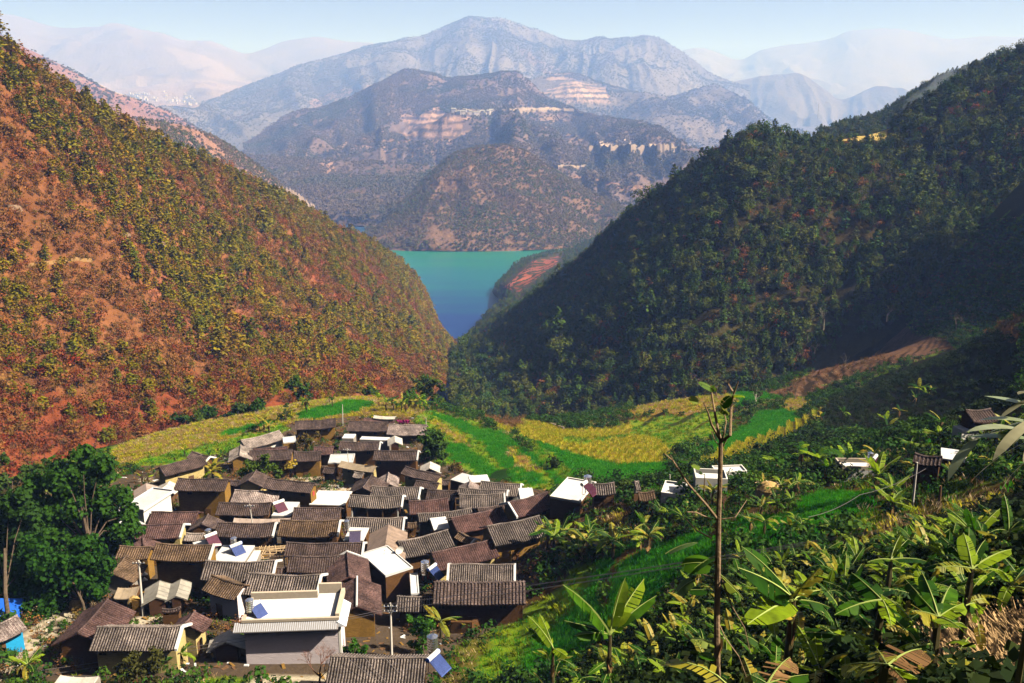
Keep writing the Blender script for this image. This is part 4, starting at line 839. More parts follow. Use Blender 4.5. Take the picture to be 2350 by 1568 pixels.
def roofed(c, r1, r2, ve=None, h=5.0, w=None, wall='ochre', roof='brown', label='', name='tiled_house', cat='house', tanp=0.50, single=False, sag=0.16, cap='brown', front='door', right=None, edge=None, over=0.9, sheet=None, group=None, gapx=0.30, wtile=0.075, open_front=False, level=True, base=0.0):
    u1, v1 = cv(c, *r1); u2, v2 = cv(c, *r2)
    A = hit(u1, v1, h); B = hit(u2, v2, h); zr = (A[2] + B[2]) / 2
    if level:
        A = plane_hit(u1, v1, zr); B = plane_hit(u2, v2, zr)
    else: A = Vector(A); B = Vector(B)
    if A.x > B.x and abs(A.x - B.x) > 0.2 * abs(A.y - B.y): A, B = B, A
    mid = (A + B) / 2; d = (B - A); d.z = 0; L = d.length; d.normalize()
    n = Vector((d.y, -d.x, 0))                                  # towards the camera for a ridge that runs left to right
    if n.dot(mid) > 0: n = -n
    if d.cross(n).z < 0 and False: pass
    if w is None:
        vt = cv(c, 0, ve)[1]; lo, hi = 0.3, 9.0
        for _ in range(30):
            m = (lo + hi) / 2; P = mid + n * m; P.z = zr - m * tanp
            if float(proj(np.array(P))[1]) < vt: lo = m
            else: hi = m
        w = lo
    # local frame: X along the ridge, Y = n reversed so that front is -Y
    rz = math.atan2(-n.x, n.y) + math.pi                        # local -Y == n
    X = Vector((math.cos(rz), math.sin(rz), 0))
    corners = [mid + X * sx * L / 2 + n * sy * w for sx in (-1, 1) for sy in (-1, 1)]
    zg = min(float(gz(p.x, p.y)) for p in corners) - 0.7 + base; zc = float(gz(mid.x, mid.y))
    H = thing(name, label, cat, (mid.x, mid.y, zg), rz, group); hr = zr - zg
    HOUSE_SPANS.append((mid.x, mid.y, L, w, label))
    ribm, bedm = ROOFS[roof]; ws = w * 1.0; wb = max(0.5, w - over); Lb = L / 2 - (0.35 if L > 4 else 0.15); ze = hr - wb * tanp - 0.16
    r = random.Random(int(abs(mid.x * 31 + mid.y * 17)))
    mb = MB(); wm = WALLS[wall]
    fl = hr - 0.16
    mb.poly([(-Lb, -wb, 0), (Lb, -wb, 0), (Lb, wb, 0), (-Lb, wb, 0), (-Lb, -wb, ze), (Lb, -wb, ze), (Lb, wb, ze), (-Lb, wb, ze), (-Lb, 0, fl), (Lb, 0, fl)],
            [(0, 1, 5, 4), (2, 3, 7, 6), (1, 2, 6, 9, 5), (3, 0, 4, 8, 7)], wm)
    wo_ = mb.build('wall', H)
    if open_front:                                              # recessed veranda with posts
        for k in range(4):
            x = -Lb + 0.3 + (2 * Lb - 0.6) * k / 3; m2 = MB(); m2.box((x - .08, -ws + .12, zc - zg - .4), (x + .08, -ws + .28, ze - .1), M_WHITE if k in (0, 3) else M_WOOD); m2.build('post', H)
    gnd = zc - zg
    if front == 'door':
        x0 = r.uniform(-.2, .2) * L; m2 = MB(); m2.box((x0 - .5, -wb - .05, gnd - .5), (x0 + .5, -wb - .003, gnd + 1.9), M_WOOD); m2.build('door', H)
        for sx in (-0.33, 0.33):
            if L > 6: m2 = MB(); m2.box((x0 + sx * L - .35, -wb - .04, ze - 1.3), (x0 + sx * L + .35, -wb - .003, ze - .6), M_DARKIN); m2.box((x0 + sx * L - .03, -wb - .055, ze - 1.3), (x0 + sx * L + .03, -wb - .042, ze - .6), M_WOOD); (m2.build('window', H) if abs(x0 + sx * L) < Lb - .5 else None)
    for sx in ((1,) if right else ()):
        m2 = MB(); zz = fl - 1.9; m2.box((Lb + .003, -.3, zz), (Lb + .05, .25, zz + .75), M_DARKIN if right == 'dark' else M_REDP); m2.build('window', H)
    # roof: two thin slabs with a slight upturn at the ends, then courses of tiles
    k1, k2 = r.uniform(0, 6.28), r.uniform(.5, 1.1)
    def sg(x): return sag * (2 * x / L) ** 2 + (.05 * math.sin(x * k2 + k1) + .025 * math.sin(x * 2.7 * k2 + k1 * 2) if sheet is None else 0)
    ns = 8; mb = MB()
    slopes = (-1,) if single else (-1, 1)
    for sy in slopes:
        V = []; Fc = []
        for i in range(ns + 1):
            x = -L / 2 + L * i / ns; z = sg(x)
            V += [(x, 0, hr - .02 + z), (x, sy * ws, hr - ws * tanp - .02 + z), (x, sy * ws, hr - ws * tanp - .14 + z), (x, 0, hr - .16 + z)]
        for i in range(ns):
            a = i * 4; b = a + 4
            Fc += [(a, a + 1, b + 1, b), (a + 1, a + 2, b + 2, b + 1), (a + 2, a + 3, b + 3, b + 2)]
        Fc += [(0, 3, 2, 1), (4 * ns, 4 * ns + 1, 4 * ns + 2, 4 * ns + 3)]
        mb.poly(V, Fc, sheet or bedm)
    ro = mb.build('roof', H)
    sl = math.hypot(ws, ws * tanp); ang = math.atan(tanp)
    if sheet is None:
        nrow = max(3, int(L / gapx)); near = mid.length < 118 and L > 4; px = F * gapx / mid.length
        segs = 10 if near else 5
        if near and sum(1 for o in bpy.data.objects if o.name.startswith('tile_row')) < 900:
            for sy in slopes:
                vs = [tile_row(sl, ribm, r, segs, .012, wtile).mesh('tile_row') for _ in range(3)]
                if sy == 1:
                    J = MB()                                   # the far slope, unseen: one piece
                    for i in range(nrow):
                        x = -L / 2 + L * (i + .5) / nrow; q = tile_row(sl, ribm, r, 2, 0, wtile)
                        q.v = [(x + a, b * math.cos(ang), hr - .02 + sg(x) - b * math.sin(ang) + cc) for a, b, cc in q.v]; merge(J, q)
                    o = J.build('tile_courses', ro); o['kind'] = 'stuff'; continue
                for i in range(nrow):
                    x = -L / 2 + L * (i + .5) / nrow
                    o = link('tile_row', r.choice(vs), ro, (x + r.uniform(-.012, .012), 0, hr - .02 + sg(x)))
                    o.rotation_euler = (ang, 0, math.pi) if False else (0, 0, 0)
                    o.rotation_euler = (-ang, 0, 0) if sy > 0 else (ang, 0, 0)
                    if sy < 0: o.scale = (1, -1, 1)
        else:
            J = MB()
            for sy in slopes:
                for i in range(nrow):
                    x = -L / 2 + L * (i + .5) / nrow; q = tile_row(sl, ribm, r, segs if sy < 0 or abs(d.y) > .5 else 2, .015, wtile)
                    q.v = [(x + a, sy * b * math.cos(ang), hr - .02 + sg(x) - b * math.sin(ang) + cc) for a, b, cc in q.v]; merge(J, q)
            o = J.build('tile_courses', ro); o['kind'] = 'stuff'
        J = MB(); nseg = 8; capm = ribm if cap != 'white' else M_CONC
        J.tube([(-L / 2 + L * i / nseg, 0, hr + .05 + sg(-L / 2 + L * i / nseg)) for i in range(nseg + 1)], [.12] * (nseg + 1), capm, 6)
        J.build('ridge_cap', ro)
    else:
        J = MB(); nrow = max(3, int(L / 0.9))
        for sy in slopes:
            for i in range(nrow + 1):
                x = -L / 2 + L * i / nrow; y1 = sy * ws
                J.poly([(x - .04, 0, hr + .03 + sg(x)), (x + .04, 0, hr + .03 + sg(x)), (x + .04, y1, hr + .03 - ws * tanp + sg(x)), (x - .04, y1, hr + .03 - ws * tanp + sg(x))], [(0, 1, 2, 3)] if sy > 0 else [(0, 3, 2, 1)], sheet)
        o = J.build('seam_ribs', ro); o['kind'] = 'stuff'
    if edge:                                                    # pale coping along the gable verges
        for sx in ((-1, 1) if edge == 'both' else ((1,) if edge == 'right' else (-1,))):
            for sy in slopes:
                m2 = MB(); x = sx * (L / 2 + .02); y1 = sy * ws; t_ = .14
                m2.poly([(x - t_, 0, hr + .16 + sag), (x + t_, 0, hr + .16 + sag), (x + t_, y1, hr - ws * tanp + .12 + sag), (x - t_, y1, hr - ws * tanp + .12 + sag),
                         (x - t_, 0, hr - .18 + sag), (x + t_, 0, hr - .18 + sag), (x + t_, y1, hr - ws * tanp - .18 + sag), (x - t_, y1, hr - ws * tanp - .18 + sag)],
                        [(0, 1, 2, 3), (0, 3, 7, 4), (1, 5, 6, 2), (3, 2, 6, 7), (0, 4, 5, 1)], M_CONC); m2.build('verge_coping', ro)
    return H
S_BROWN = sheet_mat('brown_roof_sheet', (0.30, 0.22, 0.18)); S_GREY = sheet_mat('grey_roof_sheet', (0.36, 0.34, 0.31)); S_PALE = sheet_mat('pale_roof_sheet', (0.62, 0.58, 0.54)); S_TAN = sheet_mat('tan_roof_board', (0.34, 0.27, 0.2)); S_PINK = sheet_mat('faded_roof_sheet', (0.42, 0.33, 0.30))
R = roofed
# far end of the village
R('A', (1405, 385), (1780, 290), 415, 4.2, wall='white', roof='pale', label='long whitewashed house with pale grey tile roof by the far banana clump', right=None)
R('A', (1925, 200), (2320, 175), 268, 4.6, wall='ochre', label='dark tiled earth house standing alone below the left fields, farthest left')
R('A', (1405, 428), (1395, 530), w=2.3, h=4.0, wall='ochre', roof='pale', label='little ochre gable house in front of the long pale roof')
R('A', (1520, 465), (1855, 443), 475, 3.6, wall='grey', roof='red', label='low reddish lean-to roof below the long pale tiled house', single=True)
R('A', (1487, 482), (1905, 472), 572, 3.8, wall='ochre', label='long dark ribbed roof behind the dark green courtyard tree')
R('A', (1917, 495), (2182, 485), 578, 4.8, wall='ochre', label='ochre two storey house right of the courtyard tree', right='dark')
R('A', (2152, 447), (2300, 445), 515, 3.6, wall='brown', roof='red', label='short reddish tiled shed behind the ochre two storey house')
R('A', (620, 640), (1030, 527), 668, 4.6, wall='yellow', label='obliquely set tiled house with bright yellow wall by the yellow bananas')
R('A', (935, 492), (1110, 540), 575, 3.2, wall='brown', label='half hidden roof behind the obliquely set yellow house', edge='right')
R('A', (800, 750), (1290, 762), 866, 6.4, wall='ochre', label='tall ochre earth house with a pole in front of its dark wall', right=None)
R('A', (1555, 672), (1478, 770), w=2.5, h=4.4, wall='yellow', label='gable fronted tile house right of the tall ochre house')
R('A', (1663, 748), (2118, 797), 867, 6.0, wall='ochre', label='tall tiled house with yellow gable and narrow red window', right='red')
R('A', (1345, 862), (1790, 877), 980, 4.2, wall='yellow', roof='patchy', label='house with patchy whitened tile roof', right='dark')
R('A', (1190, 986), (1702, 986), 1102, 4.6, wall='brown', label='dark tiled house just below the patchy white roof')
R('A', (574, 930), (692, 924), 1020, 3.8, wall='white', label='small tiled house with white gable beside the flat white house')
R('A', (648, 842), (720, 775), w=2.0, h=3.6, wall='brown', roof='pale', label='small brown gabled shed left of the tall ochre house', sheet=S_PALE)
R('A', (492, 797), (500, 880), w=2.1, h=3.2, wall='brown', roof='pale', label='small pale roofed shed beyond the flat white house', sheet=S_PINK)
R('A', (545, 1076), (1000, 1070), 1195, 4.4, wall='brown', roof='red', label='reddish tiled house right of the flat white house')
R('A', (1092, 1092), (1028, 1192), w=2.3, h=4.2, wall='brown', label='gable fronted tiled house between the reddish roof and the plum solar heater')
R('A', (1345, 1132), (1885, 1132), 1178, 3.4, wall='grey', label='long low faded pink sheet roof beside the antenna pole', sheet=S_PINK, single=True)
R('A', (1915, 1036), (2374, 1032), 1160, 4.6, wall='brown', label='dark tiled house below the bright white terrace')
R('A', (1182, 1182), (1742, 1180), 1312, 4.6, wall='brown', label='dark tiled house with the plum solar heater at its left', edge='right')
R('A', (1786, 1158), (2364, 1157), 1308, 4.8, wall='brown', roof='ochre', label='wide tiled house with ochre stained ribs above the pole rack', edge='right')
R('A', (300, 1197), (860, 1192), 1328, 4.6, wall='yellow', roof='red', label='tiled roof in three bays beside the big left tree', edge='right')
R('A', (462, 1325), (470, 1400), w=3.0, h=3.4, wall='brown', roof='red', label='small pinkish pyramid like roof below the three bay roof')
R('A', (240, 1407), (548, 1412), 1528, 4.4, wall='ochre', roof='ochre', label='ochre ribbed roof left of the long house above the sunlit yard')
R('A', (588, 1387), (1146, 1392), 1540, 6.2, wall='ochre', roof='ochre', label='large tiled house with tall brown earth wall above the sunlit yard', edge='right')
# centre right
R('B', (500, 170), (806, 170), 212, 4.4, wall='grey', roof='red', label='low reddish roof behind the two houses at the far edge of the village', single=True)
R('B', (357, 197), (736, 202), 292, 4.6, wall='ochre', label='dark tiled house at the far edge of the village beside the pale one')
R('B', (738, 226), (1110, 233), 330, 4.0, wall='brown', roof='patchy', label='pale speckled tile roof at the far right edge of the village')
R('B', (600, 140), (806, 150), 172, 5.0, wall='grey', label='crumpled pale awning roof at the far edge of the village', sheet=S_PALE, name='awning_shed', cat='shed')
R('B', (270, 397), (660, 398), 478, 4.6, wall='brown', label='dark tiled house facing the white yard with ladder', edge='right')
R('B', (600, 481), (1025, 485), 575, 6.2, wall='brown', label='tall dark walled house left of the round dark tree', edge='right')
R('B', (797, 337), (802, 398), w=1.6, h=3.2, wall='wood', label='tiny pale sheet roof between the two dark houses', sheet=S_PALE, name='shed', cat='shed')
R('B', (1140, 587), (1132, 652), w=1.9, h=3.0, wall='wood', label='small pale gabled shed below the round dark tree', sheet=S_PALE, name='shed', cat='shed')
R('B', (287, 580), (622, 632), 665, 4.0, wall='yellow', label='brown board roofed house with bright yellow gable', sheet=S_TAN)
R('B', (900, 636), (1245, 717), 745, 4.8, wall='yellow', label='obliquely set dark roof with yellow gable by the green field')
R('B', (1000, 772), (1225, 798), 842, 3.6, wall='yellow', label='small tiled annex below the obliquely set dark roof')
R('B', (580, 716), (490, 838), w=3.0, h=4.8, wall='brown', label='broad gable fronted house in the middle of the village')
R('B', (740, 692), (722, 790), w=1.9, h=4.0, wall='yellow', roof='patchy', label='small speckled pinkish roof with ragged edge mid village')
R('B', (577, 826), (1046, 840), 948, 4.4, wall='white', roof='stripe', label='evenly striped roof behind the house with white posts', edge='right')
R('B', (366, 917), (880, 922), 1032, 5.0, wall='wood', roof='stripe', label='open fronted house with white end posts', edge='right', open_front=True, sag=.25)
R('B', (1112, 857), (1395, 870), 960, 4.6, wall='brown', label='short dark tiled house between two striped roofs')
R('B', (1416, 846), (1885, 867), 915, 4.6, wall='brown', roof='stripe', label='striped roof partly hidden behind a wider striped roof', edge='right')
R('B', (1626, 782), (2015, 806), 910, 4.6, wall='white', roof='stripe', label='striped roof nearest the green field at the right end', edge='right')
R('B', (1417, 908), (1852, 897), 1028, 4.6, wall='brown', roof='stripe', label='wide striped roof standing in front of a hidden one', edge='right')
R('B', (932, 970), (1310, 943), 1080, 4.6, wall='brown', roof='red', label='reddish tiled house right of the open fronted house')
R('B', (1592, 1040), (1865, 995), 1062, 3.8, wall='brown', label='narrow strip of roof above the broad oblique roof')
R('B', (1892, 985), (2270, 887), 1075, 4.6, wall='ochre', roof='red', label='oblique pinkish roof at the right end beside the white rooftop', edge='left')
R('B', (1017, 1097), (1540, 1042), 1146, 3.8, wall='brown', roof='stripe', label='long narrow roof below the reddish tiled house')
R('B', (1342, 1135), (1832, 1032), 1225, 4.6, wall='brown', roof='red', label='broad oblique reddish roof with a white chimney like post at its corner')
R('B', (1682, 1215), (2192, 1115), 1350, 4.8, wall='ochre', roof='stripe', label='oblique roof whose right end is hidden in banana leaves')
R('B', (332, 1130), (890, 1130), 1265, 4.6, wall='brown', roof='stripe', label='tiled house behind the purple solar heater', edge='right')
R('B', (737, 1187), (695, 1470), w=2.7, h=5.0, wall='grey', label='grey brown sheet roof whose ridge points at the viewer', sheet=S_BROWN, sag=0.0, edge=None)
R('E', (1282, 117), (1442, 188), 205, 4.0, wall='brown', roof='ochre', label='small brown roof squeezed between oblique roofs', edge='right')
R('B', (1525, 772), (1505, 832), w=2.0, h=3.4, wall='white', roof='patchy', label='little speckled gable roof near the white sheets')
# nearer rows
R('D', (930, 226), (1676, 223), 352, 5.0, wall='brown', label='wide dark roof right of the pole rack', edge='right')
R('D', (955, 358), (1500, 346), 502, 4.6, wall='brown', label='dark roof stepping down in front of the wide one')
R('D', (150, 407), (832, 402), 586, 4.8, wall='brown', roof='stripe', label='long striped roof with curled ridge behind the grey oblique house', edge='right', sag=.22)
R('D', (212, 543), (526, 632), 727, 4.6, wall='lilac', roof='ochre', label='small oblique brown roof on pale grey walls left of centre')
R('D', (562, 526), (1266, 541), 737, 5.0, wall='brown', roof='stripe', label='large striped roof directly behind the flat roofed villa', edge='right', sag=.24)
R('D', (1514, 312), (1534, 545), w=2.7, h=4.8, wall='brown', roof='red', label='red brown roof with white coping whose ridge runs to the viewer', edge='left')
R('D', (1610, 546), (1606, 836), w=2.8, h=4.6, wall='ochre', roof='red', label='red brown gable fronted house right of the villa', cap='white')
R('D', (1992, 742), (2322, 736), 880, 3.6, wall='brown', roof='stripe', label='small striped roof beside the tall concrete pole')
R('E', (1188, 424), (1822, 427), 604, 5.0, wall='brown', roof='stripe', label='straight grey striped roof between two white upright gable ends', sag=0.0, edge='both', gapx=.26)
R('E', (1042, 602), (1926, 600), 812, 4.8, wall='brown', roof='pale', label='lowest right house with coarse rounded tiles', gapx=.40, wtile=.13, sag=.06, roof_=None) if False else R('E', (1042, 602), (1926, 600), 812, 4.8, wall='brown', roof='brown', label='lowest right house with coarse rounded tiles', gapx=.40, wtile=.14, sag=.05)
R('E', (692, 214), (1180, 102), 312, 4.8, wall='brown', roof='stripe', label='oblique dark striped roof behind the dish')
R('E', (1022, 321), (1602, 190), 417, 4.8, wall='yellow', roof='red', label='oblique reddish roof with a cable across it', right=None)
R('C', (1216, 347), (1064, 517), w=2.7, h=4.4, wall='grey', roof='ochre', label='brown roof above the blue sacks beside the crossarm pole')
R('C', (1042, 762), (748, 1104), w=3.0, h=4.6, wall='brown', roof='red', label='large pinkish roof with a pale patch sloping to the bottom left')
R('C', (936, 1036), (1757, 1027), 1258, 4.8, wall='yellow', roof='stripe', label='boldly striped long roof near the bottom left', gapx=.27, edge='right', sag=.12)
R('C', (1880, 880), (1778, 1010), w=1.9, h=4.2, wall='yellow', roof='red', label='small ragged pinkish roof right of the boldly striped one')
R('C', (1537, 590), (1503, 748), w=1.8, h=2.8, wall='wood', label='low grey sheet shed weighted with white blocks', sheet=S_GREY, name='shed', cat='shed')
R('C', (1742, 575), (1690, 735), w=1.3, h=2.8, wall='wood', label='narrow grey sheet shed beside the one with white blocks', sheet=S_GREY, name='shed', cat='shed', single=False)
R('C', (1140, 655), (1345, 640), 752, 2.4, wall='brown', label='flat plank roofed pen in the sunlit yard', sheet=S_TAN, name='shed', cat='shed', tanp=0.12, single=True)
R('C', (-190, 1088), (170, 926), 1130, 3.6, wall='blue', roof='patchy', label='bright blue walled building at the left bottom edge', cat='house', name='blue_house')
R('D', (370, 1068), (340, 1180), w=2.0, h=2.6, wall='wood', label='pale corrugated hut left of the villa', sheet=S_PALE, name='shed', cat='shed')
R('D', (1352, 1320), (2284, 1332), 1580, 4.4, wall='brown', roof='stripe', label='striped roof cut by the bottom edge with cables across', gapx=.28, sag=.06)
R('C', (590, 1502), (950, 1512), 1600, 3.0, wall='grey', label='pale slab roof at the very bottom left', sheet=S_PALE, name='shed', cat='shed', tanp=.1, single=True)
R('F', (667, 1096), (862, 1094), 1188, 3.8, wall='brown', roof='stripe', label='striped roof behind the trees right of the white rooftop')
R('F', (1062, 1172), (1205, 1168), 1238, 3.4, wall='brown', roof='ochre', label='faint brown roof in the thicket right of the village')
R('F', (1030, 1078), (1072, 1076), 1150, 3.4, wall='grey', roof='stripe', label='end of a striped roof behind the dark fruit tree')
R('G', (1400, 838), (1640, 880), 930, 3.4, wall='brown', roof='brown', label='dark roof half hidden in bananas on the right slope')
R('G', (1840, 470), (2060, 455), 560, 3.4, wall='brown', roof='brown', label='dark roof under the trees high on the right')
for c_, a_, b_, ve_, h_, rf_, lab_ in [('B', (20, 445), (120, 440), 500, 3.2, 'red', 'tiny reddish roof between the ochre two storey house and the white yard'), ('B', (120, 640), (230, 650), 700, 3.0, 'brown', 'small tiled shed left of the board roofed house'), ('B', (410, 690), (500, 700), 740, 2.8, 'pale', 'little pale roof above the broad gable fronted house'),
    ('A', (1300, 770), (1400, 775), 815, 3.0, 'brown', 'small roof squeezed between the tall ochre house and the gable fronted one'), ('A', (880, 1280), (1050, 1285), 1350, 3.0, 'pale', 'pale lean-to in front of the gable fronted mid left house'), ('A', (330, 1010), (480, 1010), 1050, 3.0, 'brown', 'low dark roof behind the big left tree edge'),
    ('B', (1250, 760), (1330, 770), 810, 3.0, 'brown', 'small dark roof left of the white sheet roofs'), ('B', (920, 1180), (1010, 1175), 1225, 3.0, 'ochre', 'small ochre roof beside the white flat roof under the long narrow one'), ('B', (1890, 1150), (1990, 1130), 1170, 3.0, 'red', 'small reddish roof between the two oblique right roofs'),
    ('D', (840, 470), (930, 465), 520, 3.2, 'brown', 'small roof in the gap right of the curled ridge house'), ('D', (1330, 630), (1480, 620), 700, 3.4, 'brown', 'small dark annex left of the near red brown gable house'), ('C', (1560, 860), (1740, 850), 880, 2.4, 'brown', 'low roof edge along the sunlit yard'), ('E', (600, 330), (680, 300), 390, 3.0, 'brown', 'small dark roof under the satellite dish'), ('A', (1020, 1340), (1150, 1330), 1375, 3.0, 'ochre', 'narrow roof behind the large ochre ribbed roof')]:
    R(c_, a_, b_, ve_, h_, wall='brown', roof=rf_, label=lab_, name='shed', cat='shed', front=None)
# ---------------------------------------------------------------- flat roofed buildings
def flat(c, FL, FR, depth, h, wall='white', top=M_CONC, label='', name='flat_roofed_house', cat='house', par=0.5, par_m=M_WHITE, eave=0.0, deck=True, win=0, tilt=0.0):
    a = hit(*cv(c, *FL), h); b = hit(*cv(c, *FR), h); zt = (a[2] + b[2]) / 2; A = plane_hit(*cv(c, *FL), zt); B = plane_hit(*cv(c, *FR), zt)
    if A.x > B.x: A, B = B, A
    d = B - A; L = d.length; rz = math.atan2(d.y, d.x); X = d.normalized(); Y = Vector((-X.y, X.x, 0))
    zg = min(float(gz(*(A + X * i + Y * j)[:2])) for i in (0, L) for j in (0, depth)) - .6
    H = thing(name, label, cat, (A.x, A.y, zg), rz); hh = zt - zg
    m = MB(); m.poly([(0, 0, 0), (L, 0, 0), (L, depth, 0), (0, depth, 0), (0, 0, hh), (L, 0, hh), (L, depth, hh), (0, depth, hh)], [(0, 1, 5, 4), (1, 2, 6, 5), (2, 3, 7, 6), (3, 0, 4, 7)], WALLS[wall]); m.build('wall', H)
    e = eave; m = MB(); m.box((-e, -e, hh + .003), (L + e, depth + e, hh + .14), top); m.build('roof', H)
    if par:
        for bx in ((-e, -e, L + e, -e + .16), (-e, depth + e - .16, L + e, depth + e), (-e, -e + .162, -e + .16, depth + e - .162), (L + e - .16, -e + .162, L + e, depth + e - .162)):
            m = MB(); m.box((bx[0], bx[1], hh + .141), (bx[2], bx[3], hh + .141 + par), par_m); m.build('parapet', H)
    for k in range(win):
        x = L * (k + .5) / win; m = MB(); m.box((x - .45, -.05, hh - 1.9), (x + .45, -.003, hh - .9), M_DARKIN); m.box((x - .02, -.07, hh - 1.9), (x + .02, -.052, hh - .9), M_WHITE); m.build('window', H)
    return H, (A, X, Y, L, depth, zt)
flat('A', (300, 1030), (465, 1052), 6.5, 5.2, label='tall white flat roofed house beside the big left tree', par=.25, par_m=M_LAV, eave=.45)
flat('J', (760, 1400), (1010, 1545), 4.5, 3.6, label='lower white annex seen through the big left tree', par=0, wall='white')
flat('A', (2062, 1000), (2400, 1010), 5.5, 2.6, label='broad bright white terrace in the village centre', par=0, name='terrace_house', wall='brown')
flat('D', (205, 405), (520, 410), 4.6, 3.4, label='white flat roof carrying the blue solar heater', par=0, wall='grey')
flat('D', (530, 405), (635, 402), 3.0, 3.0, label='small white flat roof next to the pole rack', par=0, wall='grey')
flat('D', (1885, 548), (2150, 462), 7.2, 3.8, label='white flat roof with satellite dish in front of the oblique roofs', par=.12, par_m=M_CONC, wall='brown')
flat('E', (825, 722), (905, 716), 5.0, 3.0, label='narrow white roof strip right of the dish rooftop', par=.1, par_m=M_CONC, wall='brown')
flat('B', (1175, 1245), (1330, 1228), 4.0, 3.0, label='small white flat roof below the long narrow roof', par=0, wall='brown')
flat('B', (305, 1345), (495, 1350), 4.0, 3.0, label='white flat roof carrying the purple solar heater', par=0, wall='brown')
flat('B', (155, 605), (395, 598), 4.5, 2.6, label='white yard roof with a ladder by the dark tiled house', par=.1, par_m=M_CONC, wall='brown')
flat('B', (2010, 960), (2150, 955), 4.5, 3.2, label='small white flat roof at the right end of the striped roofs', par=0, wall='white')
flat('A', (1700, 1108), (1885, 1112), 5.0, 3.0, label='white flat roof carrying the plum solar heater in mid village', par=0, wall='grey')
flat('F', (300, 1215), (560, 1262), 7.5, 3.2, label='large white rooftop at the right end of the village', par=.2, par_m=M_WHITE, wall='brown')
flat('A', (1010, 1450), (1180, 1400), 3.0, 3.0, label='short white flat roof left of the plum solar heater pair', par=0, wall='grey')
flat('B', (1335, 760), (1480, 800), 3.6, 2.8, label='white sheet roof by the green field, left one', par=0, wall='brown')
flat('B', (1530, 790), (1715, 775), 3.0, 2.8, label='white sheet roof by the green field, right one', par=0, wall='brown')
flat('B', (290, 360), (400, 362), 2.6, 2.6, label='short white sheet roof between far dark houses', par=0, wall='grey')
flat('B', (460, 372), (735, 382), 1.8, 2.6, label='long narrow white sheet roof between far dark houses', par=0, wall='grey')
flat('A', (1815, 408), (1940, 395), 3.4, 3.0, label='small ochre block with white roof edge beside the long pale roof', par=.1, par_m=M_CONC, wall='ochre')
flat('F', (1262, 1190), (1460, 1215), 4.0, 1.6, label='cluttered white house with heater right of the village', par=.3, wall='white')
flat('F', (1562, 1085), (1840, 1097), 3.2, 1.9, label='white house with low parapet behind the young tree', par=.6, wall='white', win=3)
flat('F', (1745, 1010), (2010, 1000), 2.2, 1.5, label='long white wall topped house behind the bananas', par=.2, wall='white', win=2)
flat('G', (770, 985), (1120, 990), 2.6, .8, label='cream flat roofed house in the bananas under a solar heater', par=.5, wall='white', par_m=M_CREAM)
flat('G', (1630, 880), (1870, 915), 3.0, 1.6, label='white roof slab in the bananas at the right', par=0, wall='brown')
flat('G', (1815, 640), (2000, 625), 1.6, 1.4, label='white roofed hut at the far right under long leaves', par=0, wall='white')
# the villa with a walled roof terrace
H, (A, X, Y, L, dp, zt) = flat('D', (516, 992), (1425, 962), 4.4, 5.0, wall='lilac', label='white walled villa with cream edged roof terrace', name='villa', par=0.0, top=M_CONC)
hh = zt - H.location.z
def vbox(nm, a, b, mat, parent=H): m = MB(); m.box(a, b, mat); return m.build(nm, parent)
vbox('parapet', (-.15, -.15, hh + .143), (L + .15, .12, hh + .45), M_CREAM); vbox('parapet', (L - .25, .125, hh + .143), (L + .15, dp + .9, hh + .75), M_CREAM); vbox('parapet', (-.15, .125, hh + .143), (.12, dp, hh + .45), M_CREAM)
vbox('parapet', (-.15, dp + .003, hh + .143), (L * .72, dp + .3, hh + .95), M_CREAM); vbox('parapet', (L * .72 + .003, dp + .9, hh + .143), (L - .253, dp + 1.2, hh + 1.3), M_CREAM)
vbox('roof_bay', (L * .72, dp + .001, hh - 1), (L - .253, dp + .898, hh + .14), M_CONC)
m = MB(); m.poly([(-.9, -.95, hh - .42), (L + .1, -.95, hh - .42), (L + .1, -.003, hh + .10), (-.9, -.003, hh + .10), (-.9, -.95, hh - .52), (L + .1, -.95, hh - .52), (L + .1, -.003, hh - .3), (-.9, -.003, hh - .3)], [(0, 1, 2, 3), (4, 7, 6, 5), (0, 4, 5, 1), (1, 5, 6, 2), (3, 7, 4, 0)], M_SLATEDGE); cn = m.build('tiled_canopy', H)
m = MB()
for k in range(48):
    x = -.85 + (L + .9) * k / 48; m.poly([(x, -.96, hh - .40), (x + .08, -.96, hh - .40), (x + .08, -.01, hh + .125), (x, -.01, hh + .125)], [(0, 1, 2, 3)], M_LAV)
o = m.build('canopy_ribs', cn); o['kind'] = 'stuff'
m = MB(); m.poly([(L + .003, -.4, hh - .5), (L + .9, -.4, hh - .5), (L + .9, dp * .95, hh - .5), (L + .003, dp * .95, hh - .5), (L + .003, -.4, hh + .1), (L + .003, dp * .95, hh + .1)], [(0, 3, 2, 1), (4, 1, 2, 5)][:1] + [(1, 2, 5, 4), (0, 1, 4), (2, 3, 5)], M_LAV); m.build('side_canopy', H)
vbox('plinth_strip', (-.02, -.06, 0), (L, -.003, 1.0), WALLS['ochre']); vbox('corner_pilaster', (L + .003, -.02, 0), (L + .25, .4, hh - .55), M_WHITE)
